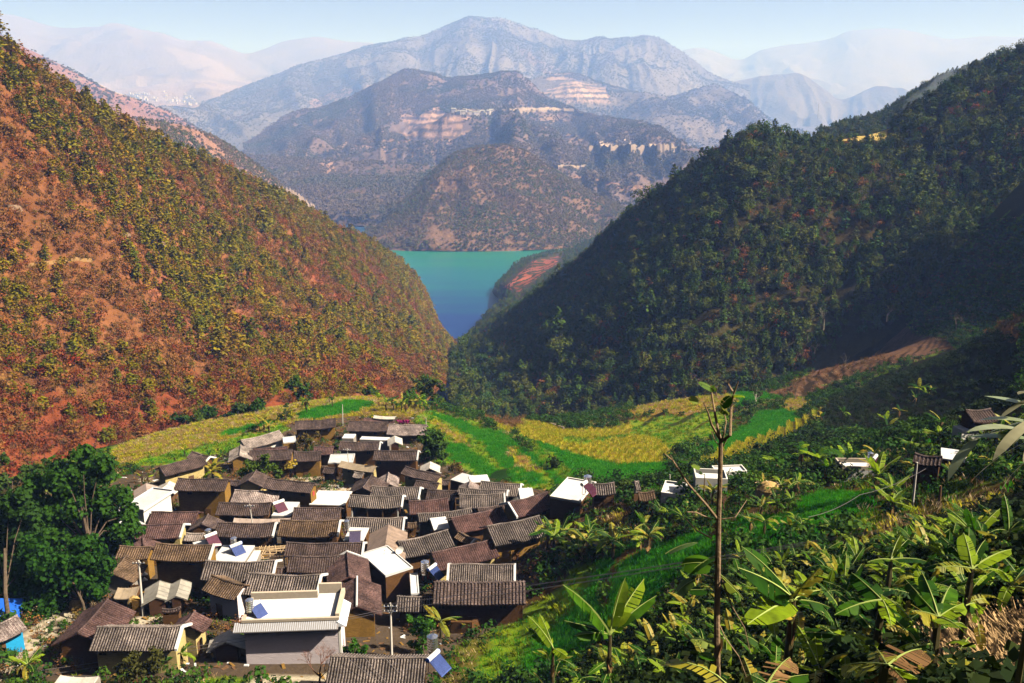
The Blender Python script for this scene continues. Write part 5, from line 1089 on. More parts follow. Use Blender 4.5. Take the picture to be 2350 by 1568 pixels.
# ---------------------------------------------------------------- things on roofs
def heater(u, v, c, zup, rz, s=1.0, panel=M_PANELB, label='', leg=M_REDP):
    p = hit(*cv(c, u, v), zup); t = thing('solar_water_heater', label, 'solar heater', tuple(p), rz, None, s * .8)
    m = MB(); m.tube([(-.85, .55, 1.35), (.85, .55, 1.35)], .24, M_TANKW, 12); tk = m.build('tank', t, smooth=False)
    m = MB(); m.box((-.02, -.02, -.02), (.02, .02, .02), M_BLUE); 
    for sx in (-1, 1): m = MB(); m.tube([(sx * .86, .55, 1.35), (sx * .9, .55, 1.35)], .245, M_BLUE if panel is M_PANELB else M_TANKW, 12); m.build('end_cap', tk)
    m = MB(); m.poly([(-.8, -.95, .12), (.8, -.95, .12), (.8, .42, 1.25), (-.8, .42, 1.25), (-.8, -.98, .06), (.8, -.98, .06), (.8, .42, 1.17), (-.8, .42, 1.17)], [(0, 1, 2, 3), (4, 7, 6, 5), (0, 4, 5, 1), (1, 5, 6, 2), (3, 7, 4, 0)], panel); pn = m.build('collector_panel', t)
    m = MB()
    for k in range(14):
        x = -.74 + k * .114; m.tube([(x, -.93, .16), (x, .40, 1.26)], .03, panel, 5, False)
    o = m.build('glass_tube', pn); o['kind'] = 'stuff'
    for sx in (-1, 1):
        m = MB(); m.tube([(sx * .7, .6, 0), (sx * .7, .55, 1.2)], .03, leg, 4); m.tube([(sx * .7, -.9, .0), (sx * .7, .6, .0)], .03, leg, 4); m.tube([(sx * .7, -.9, 0), (sx * .7, .45, 1.15)], .03, leg, 4); m.build('frame', t)
    return t
def steel_tank(u, v, c, zup, label, s=1.0):
    p = hit(*cv(c, u, v), zup); t = thing('water_tank', label, 'water tank', tuple(p), 0, None, s)
    pts = []; rad = []
    for k in range(13): pts.append((0, 0, .55 + k * .11)); rad.append(.40 if k % 2 else .43)
    pts.append((0, 0, 2.02)); rad.append(.12); m = MB(); m.tube(pts, rad, M_STEEL, 14); m.build('tank', t, smooth=False)
    for a in range(4): m = MB(); x, y = .33 * math.cos(a * 1.57 + .8), .33 * math.sin(a * 1.57 + .8); m.tube([(x, y, -.1), (x, y, .6)], .03, M_REDP, 4); m.build('leg', t)
    return t
rs = math.radians
heater(470, 335, 'D', 3.5, rs(48), 1.25, M_PANELB, 'blue solar heater with red legs on a white flat roof')
heater(225, 235, 'D', 3.3, rs(48), 1.25, M_PANELP, 'plum solar heater left of the blue one')
heater(660, 910, 'D', 5.25, rs(55), 1.05, M_PANELB, 'blue solar heater on the corner of the villa terrace')
heater(1790, 1065, 'A', 3.1, rs(45), 1.35, M_PANELP, 'plum solar heater on a mid village white roof')
heater(418, 1340, 'B', 3.1, rs(5), 1.25, simple('purple_collector_glass', (0.10, 0.08, 0.16), .25, .6, .2), 'purple solar heater facing the viewer')
heater(1060, 545, 'E', 3.6, rs(60), 1.2, M_PANELB, 'solar heater with blue end cap right of the dish rooftop')
heater(1085, 1440, 'E', 3.2, rs(60), 1.3, M_PANELB, 'solar heater on a post at the bottom centre')
heater(640, 1175, 'F', 3.4, rs(55), 1.4, M_PANELP, 'white tank solar heater on the large right rooftop')
heater(1085, 950, 'G', 1.6, rs(55), 1.0, M_PANELP, 'solar heater with red frame among the right bananas')
steel_tank(430, 290, 'D', 3.5, 'steel water tank behind the blue solar heater')
steel_tank(185, 205, 'D', 3.3, 'steel water tank behind the plum solar heater pair')
steel_tank(585, 915, 'D', 5.25, 'steel water tank on the corner of the villa terrace', 1.0)
steel_tank(962, 555, 'E', 3.4, 'tall steel water tank on legs right of the dish rooftop', 1.25)
steel_tank(340, 1255, 'B', 4.2, 'pale cylinder tank left of the purple solar heater', .9)
steel_tank(1035, 1320, 'E', 3.4, 'steel water tank above the bottom centre solar heater', 1.3)
steel_tank(625, 1165, 'F', 3.4, 'steel water tank on the large right rooftop', 1.3)
steel_tank(1010, 930, 'G', 1.5, 'steel water tank beside the solar heater among the right bananas', .8)
def dish(u, v, c, zup, label, s=1.0, rz=0.6):
    p = hit(*cv(c, u, v), zup); t = thing('satellite_dish', label, 'satellite dish', tuple(p), rz, None, s)
    m = MB(); n = 16; V = [(0, .12, 0.9)]; 
    for q in (0.33, .66, 1.0):
        for k in range(n): a = 6.283 * k / n; V.append((.55 * q * math.cos(a), .12 - .14 * q * q - .25 * q * math.sin(a) * 0, .9 + .5 * q * math.sin(a)))
    Fc = [(0, 1 + k, 1 + (k + 1) % n) for k in range(n)] + [(1 + j * n + k, 1 + (j + 1) * n + k, 1 + (j + 1) * n + (k + 1) % n, 1 + j * n + (k + 1) % n) for j in (0, 1) for k in range(n)]
    m.poly(V, Fc, M_TANKW); m.build('reflector', t, smooth=True)
    m = MB(); m.tube([(0, .2, 0), (0, .15, .85)], .03, M_STEEL, 5); m.tube([(0, .1, .5), (0, -.5, .75)], .015, M_STEEL, 4); m.build('mast', t); return t
dish(715, 350, 'E', 4.0, 'white satellite dish on the flat roof by the oblique roofs', 1.1)
# ---------------------------------------------------------------- poles and wires
def pole(c, base, top, label, arm=False, rad=.13, mat=M_POLEC, name='utility_pole', lean=True):
    p = hit(*cv(c, *base)); ut, vt = cv(c, *top); d = ray(ut, vt); q = Vector(d * p[1]); p = Vector(p); z = max(q.z, p.z + 1.5)
    q = Vector((q.x, p.y, z)); t = thing(name, label, 'utility pole', tuple(p)); ax = q - p
    m = MB(); m.tube([Vector((0, 0, -.8)), ax * .5, ax], [rad * 1.25, rad, rad * .75], mat, 8); m.build('shaft', t)
    if arm:
        for dz in ((.35, .95) if arm == 2 else (.3,)):
            m = MB(); c0 = ax - Vector((0, 0, dz)); m.box((c0.x - .75, c0.y - .17, c0.z - .05), (c0.x + .75, c0.y - .10, c0.z + .05), M_STEEL); a = m.build('crossarm', t)
            for k in (-.65, -.25, .25, .65): m = MB(); m.tube([(c0.x + k, c0.y - .13, c0.z + .04), (c0.x + k, c0.y - .13, c0.z + .2)], [.05, .03], M_TANKW, 6); m.build('insulator', a)
    return q
P1 = pole('A', (870, 1062), (856, 742), 'slim pale pole in front of the tall ochre house', rad=.10)
P2 = pole('D', (640, 300), (575, -160), 'pale pole with a roof antenna beside the pole rack', arm=1, rad=.09)
P3 = pole('B', (368, 730), (340, 452), 'pole with small crossarm at the board roofed house', arm=1, rad=.09)
P4 = pole('B', (1098, 908), (1092, 668), 'pole between the open fronted house and the short dark house', rad=.10)
P5 = pole('C', (1376, 918), (1335, 385), 'concrete pole with crossarm over the sunlit yard', arm=1, rad=.14)
P6 = pole('E', (636, 1310), (625, 795), 'concrete pole with double crossarm right of the villa', arm=2, rad=.13)
P7 = pole('F', (553, 1272), (549, 1062), 'pole standing right of the large white rooftop', arm=1, rad=.11)
P8 = pole('G', (1378, 1325), (1424, 905), 'leaning pole in the bananas on the right slope', rad=.10)
P9 = pole('G', (1614, 1280), (1628, 1108), 'short wooden pole right of the leaning pole', rad=.12, mat=M_WOOD)
P10 = pole('B', (297, 235), (295, 32), 'thin pole at the far end of the village', rad=.09)
P11 = pole('B', (1100, 232), (1098, 160), 'short thin pole at the end of the pale speckled roof', rad=.08)
P12 = pole('F', (1340, 1130), (1340, 1010), 'thin pole at the cluttered white house', rad=.09)
def wire(pts, label, rad=.02, sag=0.0, n=14, grp=None):
    m = MB()
    for a, b in zip(pts[:-1], pts[1:]):
        a = Vector(a); b = Vector(b); m.tube([a.lerp(b, k / n) - Vector((0, 0, sag * 4 * (k / n) * (1 - k / n))) for k in range(n + 1)], rad, M_WIRE, 4, False)
    o = m.build('overhead_wire'); tag(o, label, 'wire', grp); return o
def wp(c, x, y, dist): return Vector(at(*cv(c, x, y), dist))
arm6 = P6 - Vector((0, 0, .25)); arm6b = P6 - Vector((0, 0, .85))
for k, (o_, yl, yr, d2) in enumerate([(-.6, 1462, 1150, 40), (-.2, 1480, 1162, 41), (.25, 1500, 1176, 42), (.65, 1512, 1190, 43)]):
    base = arm6 if k < 2 else arm6b
    a = base + Vector((o_, -.13, .2)); b = wp('G', 2380, yr, d2 * .95); mid = wp('I', 560, 310 + k * 9, 56)
    wire([a, mid, b], 'overhead wire from the double crossarm pole up to the right edge, %s of the four' % ('topmost', 'second', 'third', 'lowest')[k], .018, .25)
for k, (o_, y0) in enumerate([(-.5, 1505), (.5, 1560)]):
    wire([wp('C', -60, y0, 78), arm6b + Vector((o_, -.13, .2))], ('upper' if k == 0 else 'lower') + ' wire crossing in front of the villa from the bottom left', .022, .5)
for k, (o_, y0) in enumerate([(-.65, 1015), (-.25, 1040), (.25, 1062), (.65, 1085)]):
    wire([P5 + Vector((o_, -.13, -.1)), wp('C', 300, y0, 112)], ('first', 'second', 'third', 'fourth')[k] + ' wire from the yard pole down to the big left tree, counted from above', .018, .4)
wire([wp('G', 540, 740, 190), wp('G', 1300, 600, 140), wp('G', 2380, 495, 95)], 'thin wire across the dark slope at the right', .025, .3)
wire([wp('I', 480, 110, 62), wp('G', 930, 1185, 66), wp('G', 1500, 960, 70)], 'slack pale wire over the small green field', .018, .3)
wire([wp('E', 940, 405, 112), wp('E', 1690, 265, 112)], 'cable lying across the oblique reddish roof', .02, .2)
for k in range(4):
    a = [(1520, 1330), (1690, 1325), (1880, 1325), (2100, 1325)][k]; b = [(1900, 1600), (1930, 1600), (2160, 1600), (2240, 1600)][k]
    h1 = plane_hit(*cv('D', *a), float(hit(*cv('D', *a), 4.6)[2])); h2 = plane_hit(*cv('D', *b), h1.z - 1.4)
    wire([h1, h2], 'black cable draped over the bottom striped roof, %s from the left' % ('first', 'second', 'third', 'fourth')[k], .03, .12)
# ---------------------------------------------------------------- yards: racks, heaps, sheds
p = hit(*cv('D', 780, 320), 2.4); t = thing('drying_rack', 'rack of bare poles beside the white roof with the blue heater', 'pole rack', tuple(p), .15)
r = random.Random(5)
for k in range(26):
    a = r.uniform(-2.1, 2.1); m = MB()
    if k % 2: m.tube([(a, -1.7, r.uniform(0, .3)), (a + r.uniform(-.7, .9), 1.9, r.uniform(0, .35))], .055, M_POLE, 5)
    else: m.tube([(-2.3, a * .8, r.uniform(.1, .4)), (2.3, a * .8 + r.uniform(-.5, .5), r.uniform(.1, .4))], .05, M_POLE, 5)
    m.build('pole', t)
for x, y in ((-1.9, -1.3), (1.9, -1.3), (-1.9, 1.5), (1.9, 1.5)): m = MB(); m.tube([(x, y, -2.6), (x, y, .1)], .07, M_WOOD, 5); m.build('post', t)
p = hit(*cv('I', 700, 470)); t = thing('pole_stack', 'stack of pale felled poles on the brown slope at right', 'pole stack', tuple(p), rs(32))
for k in range(22):
    m = MB(); y = (k % 8) * .16 - .6; z = .15 + .13 * (k // 8) + r.uniform(0, .05); m.tube([(-2.4 + r.uniform(-.4, .4), y + r.uniform(-.12, .12), z), (2.3 + r.uniform(-.5, .5), y + r.uniform(-.3, .3), z + r.uniform(.1, .5))], [.07, .05], simple('felled_poles', (0.42, 0.30, 0.24), .9, .1, .3, 2), 6); m.build('pole', t)
def stack(c, x, y, s, label, squash=1.0):
    p = hit(*cv(c, x, y)); rr_ = random.Random(int(x)); m = MB(); rings = 7
    m.tube([(0, 0, -.3), (0, 0, .1), (0, 0, .8 * squash), (0, 0, 1.5 * squash), (0, 0, 2.0 * squash), (0, 0, 2.3 * squash)], [.85, .95, .98, .9, .6, .1], M_STRAWS, 12)
    o = m.build('straw_stack', None, tuple(p)); o.scale = (s, s, s); tag(o, label, 'straw stack')
    g_ = round_crown(rr_, 2.2 * squash, 1.0, 70, M_STRAW, 0, 6, .12); o2 = g_.build('loose_straw', o); o2['kind'] = 'stuff'
M_STRAWS = simple('packed_straw', (0.42, 0.29, 0.12), .95, .05, .45, 6, bump=.8)
stack('A', 705, 1055, 1.0, 'round straw stack beside the white gable left of the slim pole'); stack('C', 1125, 730, .75, 'upright straw stack at the corner of the sunlit yard'); stack('C', 1300, 870, .9, 'broad ochre straw stack beside the yard pole')
stack('C', 415, 900, .9, 'straw stack below the big left tree', .8); stack('C', 745, 860, .9, 'leaning yellow straw stack left of the large pinkish roof', .8); stack('G', 130, 1240, 1.5, 'pale straw stack under the black netting mound', .7)
p = hit(*cv('C', 40, 930)); m = MB(); m.poly([(-2.5, -1.6, .9), (2.2, -1.2, 1.0), (2.0, 1.4, 1.7), (-2.3, 1.6, 1.6), (-2.5, -1.6, -.5), (2.2, -1.2, -.5), (2.0, 1.4, -.5), (-2.3, 1.6, -.5)], [(0, 1, 2, 3), (0, 4, 5, 1), (1, 5, 6, 2), (2, 6, 7, 3), (3, 7, 4, 0)], M_BLUE)
tag(m.build('tarpaulin', None, tuple(p)), 'bright blue tarpaulin over goods behind the blue house', 'tarpaulin')
for (c, x, y, w_, d_, lab) in (('C', 1310, 590, 1.3, .8, 'blue and white sacks heaped by the crossarm pole'), ('C', 1090, 370, 2.6, 1.3, 'blue sheet roofed lean-to beside the ochre roof')):
    p = hit(*cv(c, x, y), .3 if w_ < 2 else 2.0); t = thing('sack_heap' if w_ < 2 else 'lean_to', lab, 'sacks' if w_ < 2 else 'lean-to', tuple(p), .5)
    if w_ < 2:
        for k in range(7): m = MB(); a, b = r.uniform(-1, 1) * w_, r.uniform(-.6, .6); m.tube([(a - .35, b, .2 * (k % 3)), (a, b, .25 + .2 * (k % 3)), (a + .35, b, .2 * (k % 3))], [.08, .3, .08], M_BLUE if k % 3 == 0 else M_WHITE, 8); m.build('sack', t)
    else:
        m = MB(); m.box((-w_ / 2, -d_, .1), (w_ / 2, d_, .16), M_LAV); m.build('roof', t)
        for sx in (-1, 1): m = MB(); m.box((sx * w_ / 2 - .08, -.08, -2.6), (sx * w_ / 2 + .08, .08, .1), M_WOOD); m.build('post', t)
# low yard walls of earth brick and rubble lying in the lanes
def yard_wall(c, pts, h, label, mat='ochre', th=.18):
    P = [Vector(hit(*cv(c, *q))) for q in pts]; t = thing('yard_wall', label, 'wall', tuple(P[0]))
    for a, b in zip(P[:-1], P[1:]):
        d = (b - a); L_ = math.hypot(d.x, d.y); n_ = max(1, int(L_ / 2.2)); nn = Vector((-d.y, d.x, 0)).normalized() * th
        for k in range(n_):
            p0 = a.lerp(b, k / n_) - P[0]; p1 = a.lerp(b, (k + 1) / n_ - .004) - P[0]; h1 = h * r.uniform(.75, 1.1); m = MB()
            m.poly([p0 - nn - Vector((0, 0, .6)), p1 - nn - Vector((0, 0, .6)), p1 + nn - Vector((0, 0, .6)), p0 + nn - Vector((0, 0, .6)), p0 - nn + Vector((0, 0, h1)), p1 - nn + Vector((0, 0, h1 * r.uniform(.85, 1.1))), p1 + nn + Vector((0, 0, h1)), p0 + nn + Vector((0, 0, h1))],
                   [(4, 5, 6, 7), (0, 1, 5, 4), (1, 2, 6, 5), (2, 3, 7, 6), (3, 0, 4, 7)], WALLS[mat]); m.build('wall_section', t)
yard_wall('C', [(1380, 800), (1440, 780), (1680, 770)], 1.6, 'sunlit earth brick wall of the yard below the grey sheds'); yard_wall('C', [(1270, 800), (1290, 910), (1380, 915)], 2.0, 'stacked earth brick wall beside the yard pole')
yard_wall('A', [(1820, 690), (1990, 700), (2150, 640)], 1.4, 'broken ochre garden wall below the ochre two storey house'); yard_wall('A', [(780, 1060), (1000, 1060), (1170, 1080)], 1.0, 'low garden wall under the tall ochre house')
yard_wall('E', [(1210, 1080), (1400, 1080), (1500, 1030)], 1.8, 'red brown bank wall below the lowest right house', 'brown'); yard_wall('B', [(900, 1130), (960, 1240)], 1.8, 'short sunlit brick stack right of the striped roof')

for k, pl in enumerate([[(0, 385), (60, 405)], [(30, 460), (90, 420), (155, 380)], [(60, 305), (170, 320)], [(20, 345), (110, 355)]]): yard_wall('F', pl, 1.1, ('short pale stone wall at the ravine rim', 'longest pale stone wall stepping up the ravine', 'topmost pale stone wall of the ravine', 'second pale stone wall of the ravine')[k], 'stone', .35)
for k, pl in enumerate([[(315, 530), (510, 635)], [(360, 520), (580, 600)], [(300, 575), (420, 620)]]): yard_wall('F', pl, .7, ('middle pale terrace wall below the dark slope', 'upper pale terrace wall below the dark slope', 'lower pale terrace wall below the dark slope')[k], 'stone', .2)
# ================================================================ NEAR PLANTS AND CROPS
M_BAN = foliage_mat('banana_leaf', [(0.012, 0.055, 0.003), (0.025, 0.095, 0.004), (0.06, 0.16, 0.006), (0.015, 0.065, 0.004), (0.24, 0.36, 0.012)], 0.5, rough=0.55, spec=0.15)  # spread of greens paints a few leaves backlit, the others shaded
M_BANY = foliage_mat('yellowed_banana_leaf', [(0.30, 0.26, 0.02), (0.22, 0.24, 0.015), (0.36, 0.28, 0.03)], 0.35, rough=0.5, spec=0.3)
M_BAND = foliage_mat('dead_banana_leaf', [(0.20, 0.10, 0.045), (0.28, 0.16, 0.07), (0.13, 0.07, 0.03)], 0.2)
M_RIB = simple('leaf_midrib', (0.30, 0.38, 0.10), .5, .3, .15); M_BSTEM = simple('banana_stem', (0.07, 0.06, 0.025), .7, .2, .4, 3)
def blade(r, L=2.2, Wd=0.32, arch=0.7, torn=0.3, mat=None, n=14, fold=0.35, twist=0.0, rib=True):
    """one large leaf along +x: a midrib that arches over and side strips that tear apart"""
    mb = MB(); V = []; Fc = []
    def mid(t):
        a = arch * t * 1.35
        return Vector((L * (math.sin(a) / max(arch * 1.35, 1e-3)) if arch > .01 else L * t, twist * t * t, -L * (1 - math.cos(a)) / max(arch * 1.35, 1e-3) if arch > .01 else 0))
    def wd(t): return Wd * (math.sin(math.pi * min(1, t * .86 + .12)) ** 0.6) * (1 if t < .85 else max(0.1, (1 - t) / .15))
    st = 0.10
    for side in (-1, 1):
        dr = 0.0
        for i in range(n):
            t0 = st + (1 - st) * i / n; t1 = st + (1 - st) * (i + (1 if r.random() > torn else .72)) / n
            a, b = mid(t0), mid(t1); w0, w1 = wd(t0), wd(t1)
            if r.random() < torn: dr = r.uniform(-.25, .7)
            q = lambda p, w, t: p + Vector((0.18 * w, side * w * math.cos(fold + dr * .6), -w * math.sin(fold + dr) * 1.0 + w * .12))
            k = len(V); V += [a, b, q(b, w1, t1), q(a, w0, t0)]; Fc.append((k, k + 1, k + 2, k + 3) if side < 0 else (k, k + 3, k + 2, k + 1))
    mb.poly(V, Fc, mat)
    if rib:
        m = 7; mb.tube([mid(k / (m - 1)) + Vector((0, 0, .012)) for k in range(m)], [.035 * (L / 2.2) * (1 - .8 * k / (m - 1)) for k in range(m)], M_RIB, 4, False)
    return mb
BL = {}
for key, mat in (('g', M_BAN), ('y', M_BANY), ('d', M_BAND)):
    BL[key] = [blade(random.Random(200 + k), 2.3, r_w, ar, tn, mat).mesh('banana_leaf') for k, (r_w, ar, tn) in enumerate([(.33, .3, .12), (.36, .6, .3), (.30, .9, .45), (.34, 1.2, .55), (.30, .45, .7), (.37, .75, .15), (.32, 1.5, .5)])]
BLF = {key: [blade(random.Random(300 + k), 2.3, .34, .3 + .3 * k, .3, mat, n=6, rib=False).mesh('banana_leaf') for k in range(4)] for key, mat in (('g', M_BAN), ('y', M_BANY), ('d', M_BAND))}
_s = MB(); _s.tube([(0, 0, -.5), (0, 0, .2), (.03, 0, 1.2), (0, .03, 2.0)], [.17, .16, .12, .08], M_BSTEM, 7, False); BSTEM = _s.mesh('banana_stem')
def banana(p, h, label, group=None, r=rnd, nl=9, far=False, yellow=.12, dead=.15, up=0.0, name='banana_plant'):
    t = thing(name, label, 'banana plant', tuple(p), r.uniform(0, 6.28), group); s = h / 4.0; t.scale = (s,) * 3
    link('stem', BSTEM, t); a0 = r.uniform(0, 6.28)
    for k in range(nl):
        q = r.random(); key = 'd' if q < dead else ('y' if q < dead + yellow else 'g'); pool = (BLF if far else BL)[key]
        el = r.uniform(.15, 1.25) + up if key != 'd' else r.uniform(-1.3, -.7)
        o = link('leaf', r.choice(pool), t, (0, 0, 1.95 + r.uniform(-.2, .1))); o.rotation_euler = (r.uniform(-.5, .5), -el, a0 + k * 2.4 + r.uniform(-.4, .4)); f = r.uniform(.75, 1.15) * (1 if key != 'd' else .7); o.scale = (f, f, f)
    if not far:
        for k in range(3): o = link('leaf', r.choice(BL['d']), t, (0, 0, r.uniform(1.2, 1.9))); o.rotation_euler = (r.uniform(-.5, .5), r.uniform(.9, 1.4), r.uniform(0, 6.28)); f = r.uniform(.4, .6); o.scale = (f, f * .8, f)
    return t
for k in range(4):
    r = random.Random(400 + k); J = MB(); merge(J, trunk(1.2, .08, M_BSTEM, r, .05))
    for i in range(9):
        q = blade(r, r.uniform(1.5, 2.4), .3, r.uniform(.3, 1.2), .35, M_BAN if i % 5 else M_BANY, n=8); Mx = Matrix.Translation((0, 0, 1.1)) @ Matrix.Rotation(i * 2.4 + r.uniform(-.4, .4), 4, 'Z') @ Matrix.Rotation(-r.uniform(.1, 1.2), 4, 'Y')
        q.v = [tuple(Mx @ Vector(x)) for x in q.v]; merge(J, q)
    KINDS.setdefault('bananalow', []).append(dict(whole=J.mesh('banana_rosette')))
def cluster(c, x0, y0, x1, y1, n, h, label, group, seed, far=False, **kw):
    """plants whose feet stand inside the given patch of ground"""
    r = random.Random(seed); done = []
    for k in range(n * 8):
        if len(done) >= n: break
        x = r.uniform(x0, x1); y = r.uniform(y0, y1); u, v = cv(c, x, y); p = hit(u, v)
        if p[1] < 17: continue
        hf = r.uniform(.6, 1.35)
        if any((p[0] - q[0]) ** 2 + (p[1] - q[1]) ** 2 < (1.1 if far else (.5 if h < 2.8 else 1.4)) for q in done): continue
        done.append(p); banana(p, h * hf, ('low ' if hf < .85 else ('tall ' if hf > 1.1 else 'middle sized ')) + label if n > 3 else label, group, r, nl=7 if far else 9, far=far, **kw)
Cc = cluster
Cc('Q', 868, 928, 1005, 946, 24, 4.4, 'banana plant in the long grove at the far edge of the village', 'banana grove at the far edge of the village', 1, far=True, dead=.28)
Cc('Q', 668, 934, 706, 948, 4, 4.6, 'banana plant in the clump beside the dark bush above the long pale house', 'clump beside the dark bush', 2, far=True)
Cc('Q', 583, 985, 618, 998, 4, 4.2, 'banana plant in the clump behind the long pale roofed house', 'clump behind the long pale roofed house', 3, far=True, yellow=.4)
Cc('Q', 395, 1046, 520, 1062, 7, 3.2, 'banana plant in the loose row below the left fields', 'row below the left fields', 4, far=True)
Cc('Q', 462, 1098, 505, 1112, 4, 4.0, 'yellow banana plant in front of the bright yellow wall', 'yellow clump in front of the yellow wall', 5, far=True, yellow=.7, dead=.05)
Cc('Q', 745, 925, 768, 938, 2, 4.4, 'banana plant by the thin pole at the far end', 'pair by the thin pole', 6, far=True)
Cc('Q', 1052, 952, 1090, 962, 3, 3.0, 'low banana plant at the rim of the dark ravine', 'low clump at the rim of the dark ravine', 7, far=True)
Cc('Q', 1240, 1235, 1500, 1290, 20, 4.2, 'banana plant in the belt beside the right end of the village', 'belt beside the right end of the village', 8, yellow=.15, dead=.25)
Cc('Q', 1500, 1140, 1640, 1215, 10, 3.2, 'banana plant before the white houses behind the young tree', 'bananas before the white houses', 9)
Cc('Q', 1690, 1140, 1850, 1245, 15, 3.0, 'banana plant left of the small green field on the right slope', 'bananas left of the small green field', 10)
Cc('Q', 1760, 1060, 2010, 1110, 14, 3.8, 'banana plant above the small green field around the cream roofed house', 'bananas around the cream roofed house', 11, far=True)
Cc('Q', 2000, 1120, 2090, 1200, 4, 3.8, 'banana plant beside the leaning pole', 'bananas beside the leaning pole', 12)
Cc('Q', 2070, 1000, 2330, 1110, 22, 3.0, 'banana plant in the dark thicket at the right edge', 'bananas in the dark thicket at the right', 13)
Cc('Q', 1850, 890, 2160, 1010, 16, 4.0, 'banana plant scattered on the shaded slope below the brown terraces', 'bananas on the shaded slope', 14, far=True)
Cc('Q', 1905, 1235, 1985, 1265, 4, 2.2, 'banana plant standing on the ochre slope near the pole stack', 'clump near the pole stack', 15)
Cc('Q', 1690, 1300, 2340, 1450, 66, 2.2, 'banana plant in the upper part of the foreground thicket', 'foreground banana thicket, upper part', 16, up=.25, dead=.1)
Cc('Q', 1390, 1450, 2120, 1640, 46, 1.8, 'banana plant in the dark lower part of the foreground thicket', 'foreground banana thicket, lower part', 17, up=.1, dead=.2)
Cc('Q', 1980, 1260, 2340, 1330, 18, 2.3, 'banana plant in the thicket below the right hand ochre slope', 'thicket below the ochre slope', 18, up=.2)
Cc('C', 200, 1480, 330, 1540, 2, 3.6, 'banana plant beside the white lane at the bottom left', 'pair beside the white lane', 19, yellow=.35, dead=.05)
Cc('C', 1690, 1400, 1760, 1440, 1, 3.2, 'lone banana plant below the boldly striped roof', None, 20, dead=.1); Cc('A', 440, 770, 520, 790, 2, 2.8, 'withered banana plant by the far left lane', 'withered pair by the far left lane', 21, far=True, dead=.7)
Cc('Q', 1010, 1440, 1050, 1500, 2, 4.0, 'ragged yellow banana plant right of the tall concrete pole', 'ragged pair right of the tall pole', 22, yellow=.5, dead=.4)
# single large leaves that stand out of the thicket
def big_leaf_plant(base, tips, label, L=None, mat='g', dist=None, wfac=.36, name='banana_plant'):
    """a plant whose named leaves run from the crown at base (u, v) to the given tips"""
    B = Vector(at(base[0], base[1], dist)); g = float(gz(B.x, B.y)); t = thing(name, label, 'banana plant', (B.x, B.y, min(g, B.z - .3)))
    m = MB(); m.tube([(0, 0, -.4), (0, 0, (B.z - g) * .5), (0, 0, max(.3, B.z - g))], [.14, .12, .07], M_BSTEM, 7, False); m.build('stem', t)
    r = random.Random(int(base[0]))
    for k in range(5): o = link('leaf', r.choice(BL['d']), t, (0, 0, (B.z - g) * r.uniform(.5, .95))); o.rotation_euler = (0, r.uniform(1.0, 1.45), r.uniform(0, 6.28)); o.scale = (.4, .35, .4)
    for k in range(11): o = link('leaf', r.choice(BL['g' if k % 4 else 'y']), t, (r.uniform(-.4, .4), r.uniform(-.4, .4), (B.z - g) * r.uniform(.25, .9))); o.rotation_euler = (r.uniform(-.6, .6), -r.uniform(-.2, 1.1), r.uniform(0, 6.28)); f = r.uniform(.35, .6); o.scale = (f, f, f)
    for (u, v, dd, key) in tips:
        T = Vector(at(u, v, dist + dd)); d = T - B; Lx = d.length
        me = blade(r, Lx, wfac * Lx / 2.2 if Lx > 1.2 else .3 * Lx, r.uniform(.15, .35), .22 if key == 'g' else .6, {'g': M_BAN, 'y': M_BANY, 'd': M_BAND}[key], n=16)
        o = me.build('leaf', t, B - Vector(t.location)); q = d.to_track_quat('X', 'Z'); o.rotation_mode = 'QUATERNION'; o.rotation_quaternion = q @ Matrix.Rotation(r.uniform(-.9, .2), 4, 'X').to_quaternion()
hq = lambda c, x, y: cv(c, x, y)
big_leaf_plant(hq('H', 830, 1140), [hq('H', 545, 600) + (-1.2, 'g'), hq('H', 440, 985) + (.2, 'g'), hq('H', 560, 1080) + (-1, 'g'), hq('H', 1080, 600) + (1.5, 'g'), hq('H', 900, 640) + (.5, 'g'), hq('H', 1180, 720) + (1, 'g')], 'banana plant with one long upright leaf catching the light', dist=33)
big_leaf_plant(hq('H', 330, 1260), [hq('H', 190, 960) + (-.4, 'g'), hq('H', 250, 950) + (.4, 'g'), hq('H', 130, 1050) + (0, 'g'), hq('H', 450, 1310) + (-.8, 'g'), hq('H', 290, 1290) + (.6, 'y')], 'small banana plant at the left edge of the foreground thicket', dist=42)
big_leaf_plant(hq('I', 350, 830), [hq('I', 20, 300) + (0, 'g'), hq('I', 40, 480) + (-1.5, 'g'), hq('I', -60, 640) + (.6, 'g'), hq('I', 20, 900) + (-2, 'g'), hq('I', 550, 480) + (-1, 'y'), hq('I', 700, 820) + (.5, 'g'), hq('I', 620, 640) + (1, 'g')], 'tallest banana plant with broad crossing leaves right of the young tree', dist=21)
big_leaf_plant(hq('I', 1120, 830), [hq('I', 720, 850) + (-.6, 'g'), hq('I', 1270, 820) + (.4, 'g'), hq('I', 1100, 700) + (1, 'g'), hq('I', 1240, 1010) + (-1.2, 'g'), hq('I', 860, 560) + (.8, 'g')], 'banana plant with a long drooping leaf in the middle of the thicket', dist=20)
big_leaf_plant(hq('I', 1610, 980), [hq('I', 1420, 740) + (.6, 'g'), hq('I', 1800, 1010) + (-1, 'g'), hq('I', 1410, 870) + (-.5, 'y'), hq('I', 1490, 530) + (1.2, 'g'), hq('I', 1690, 600) + (1.5, 'g'), hq('I', 1820, 820) + (.5, 'g'), hq('I', 1300, 590) + (1.4, 'g')], 'banana plant with a diagonal leaf above the straw bank', dist=18)
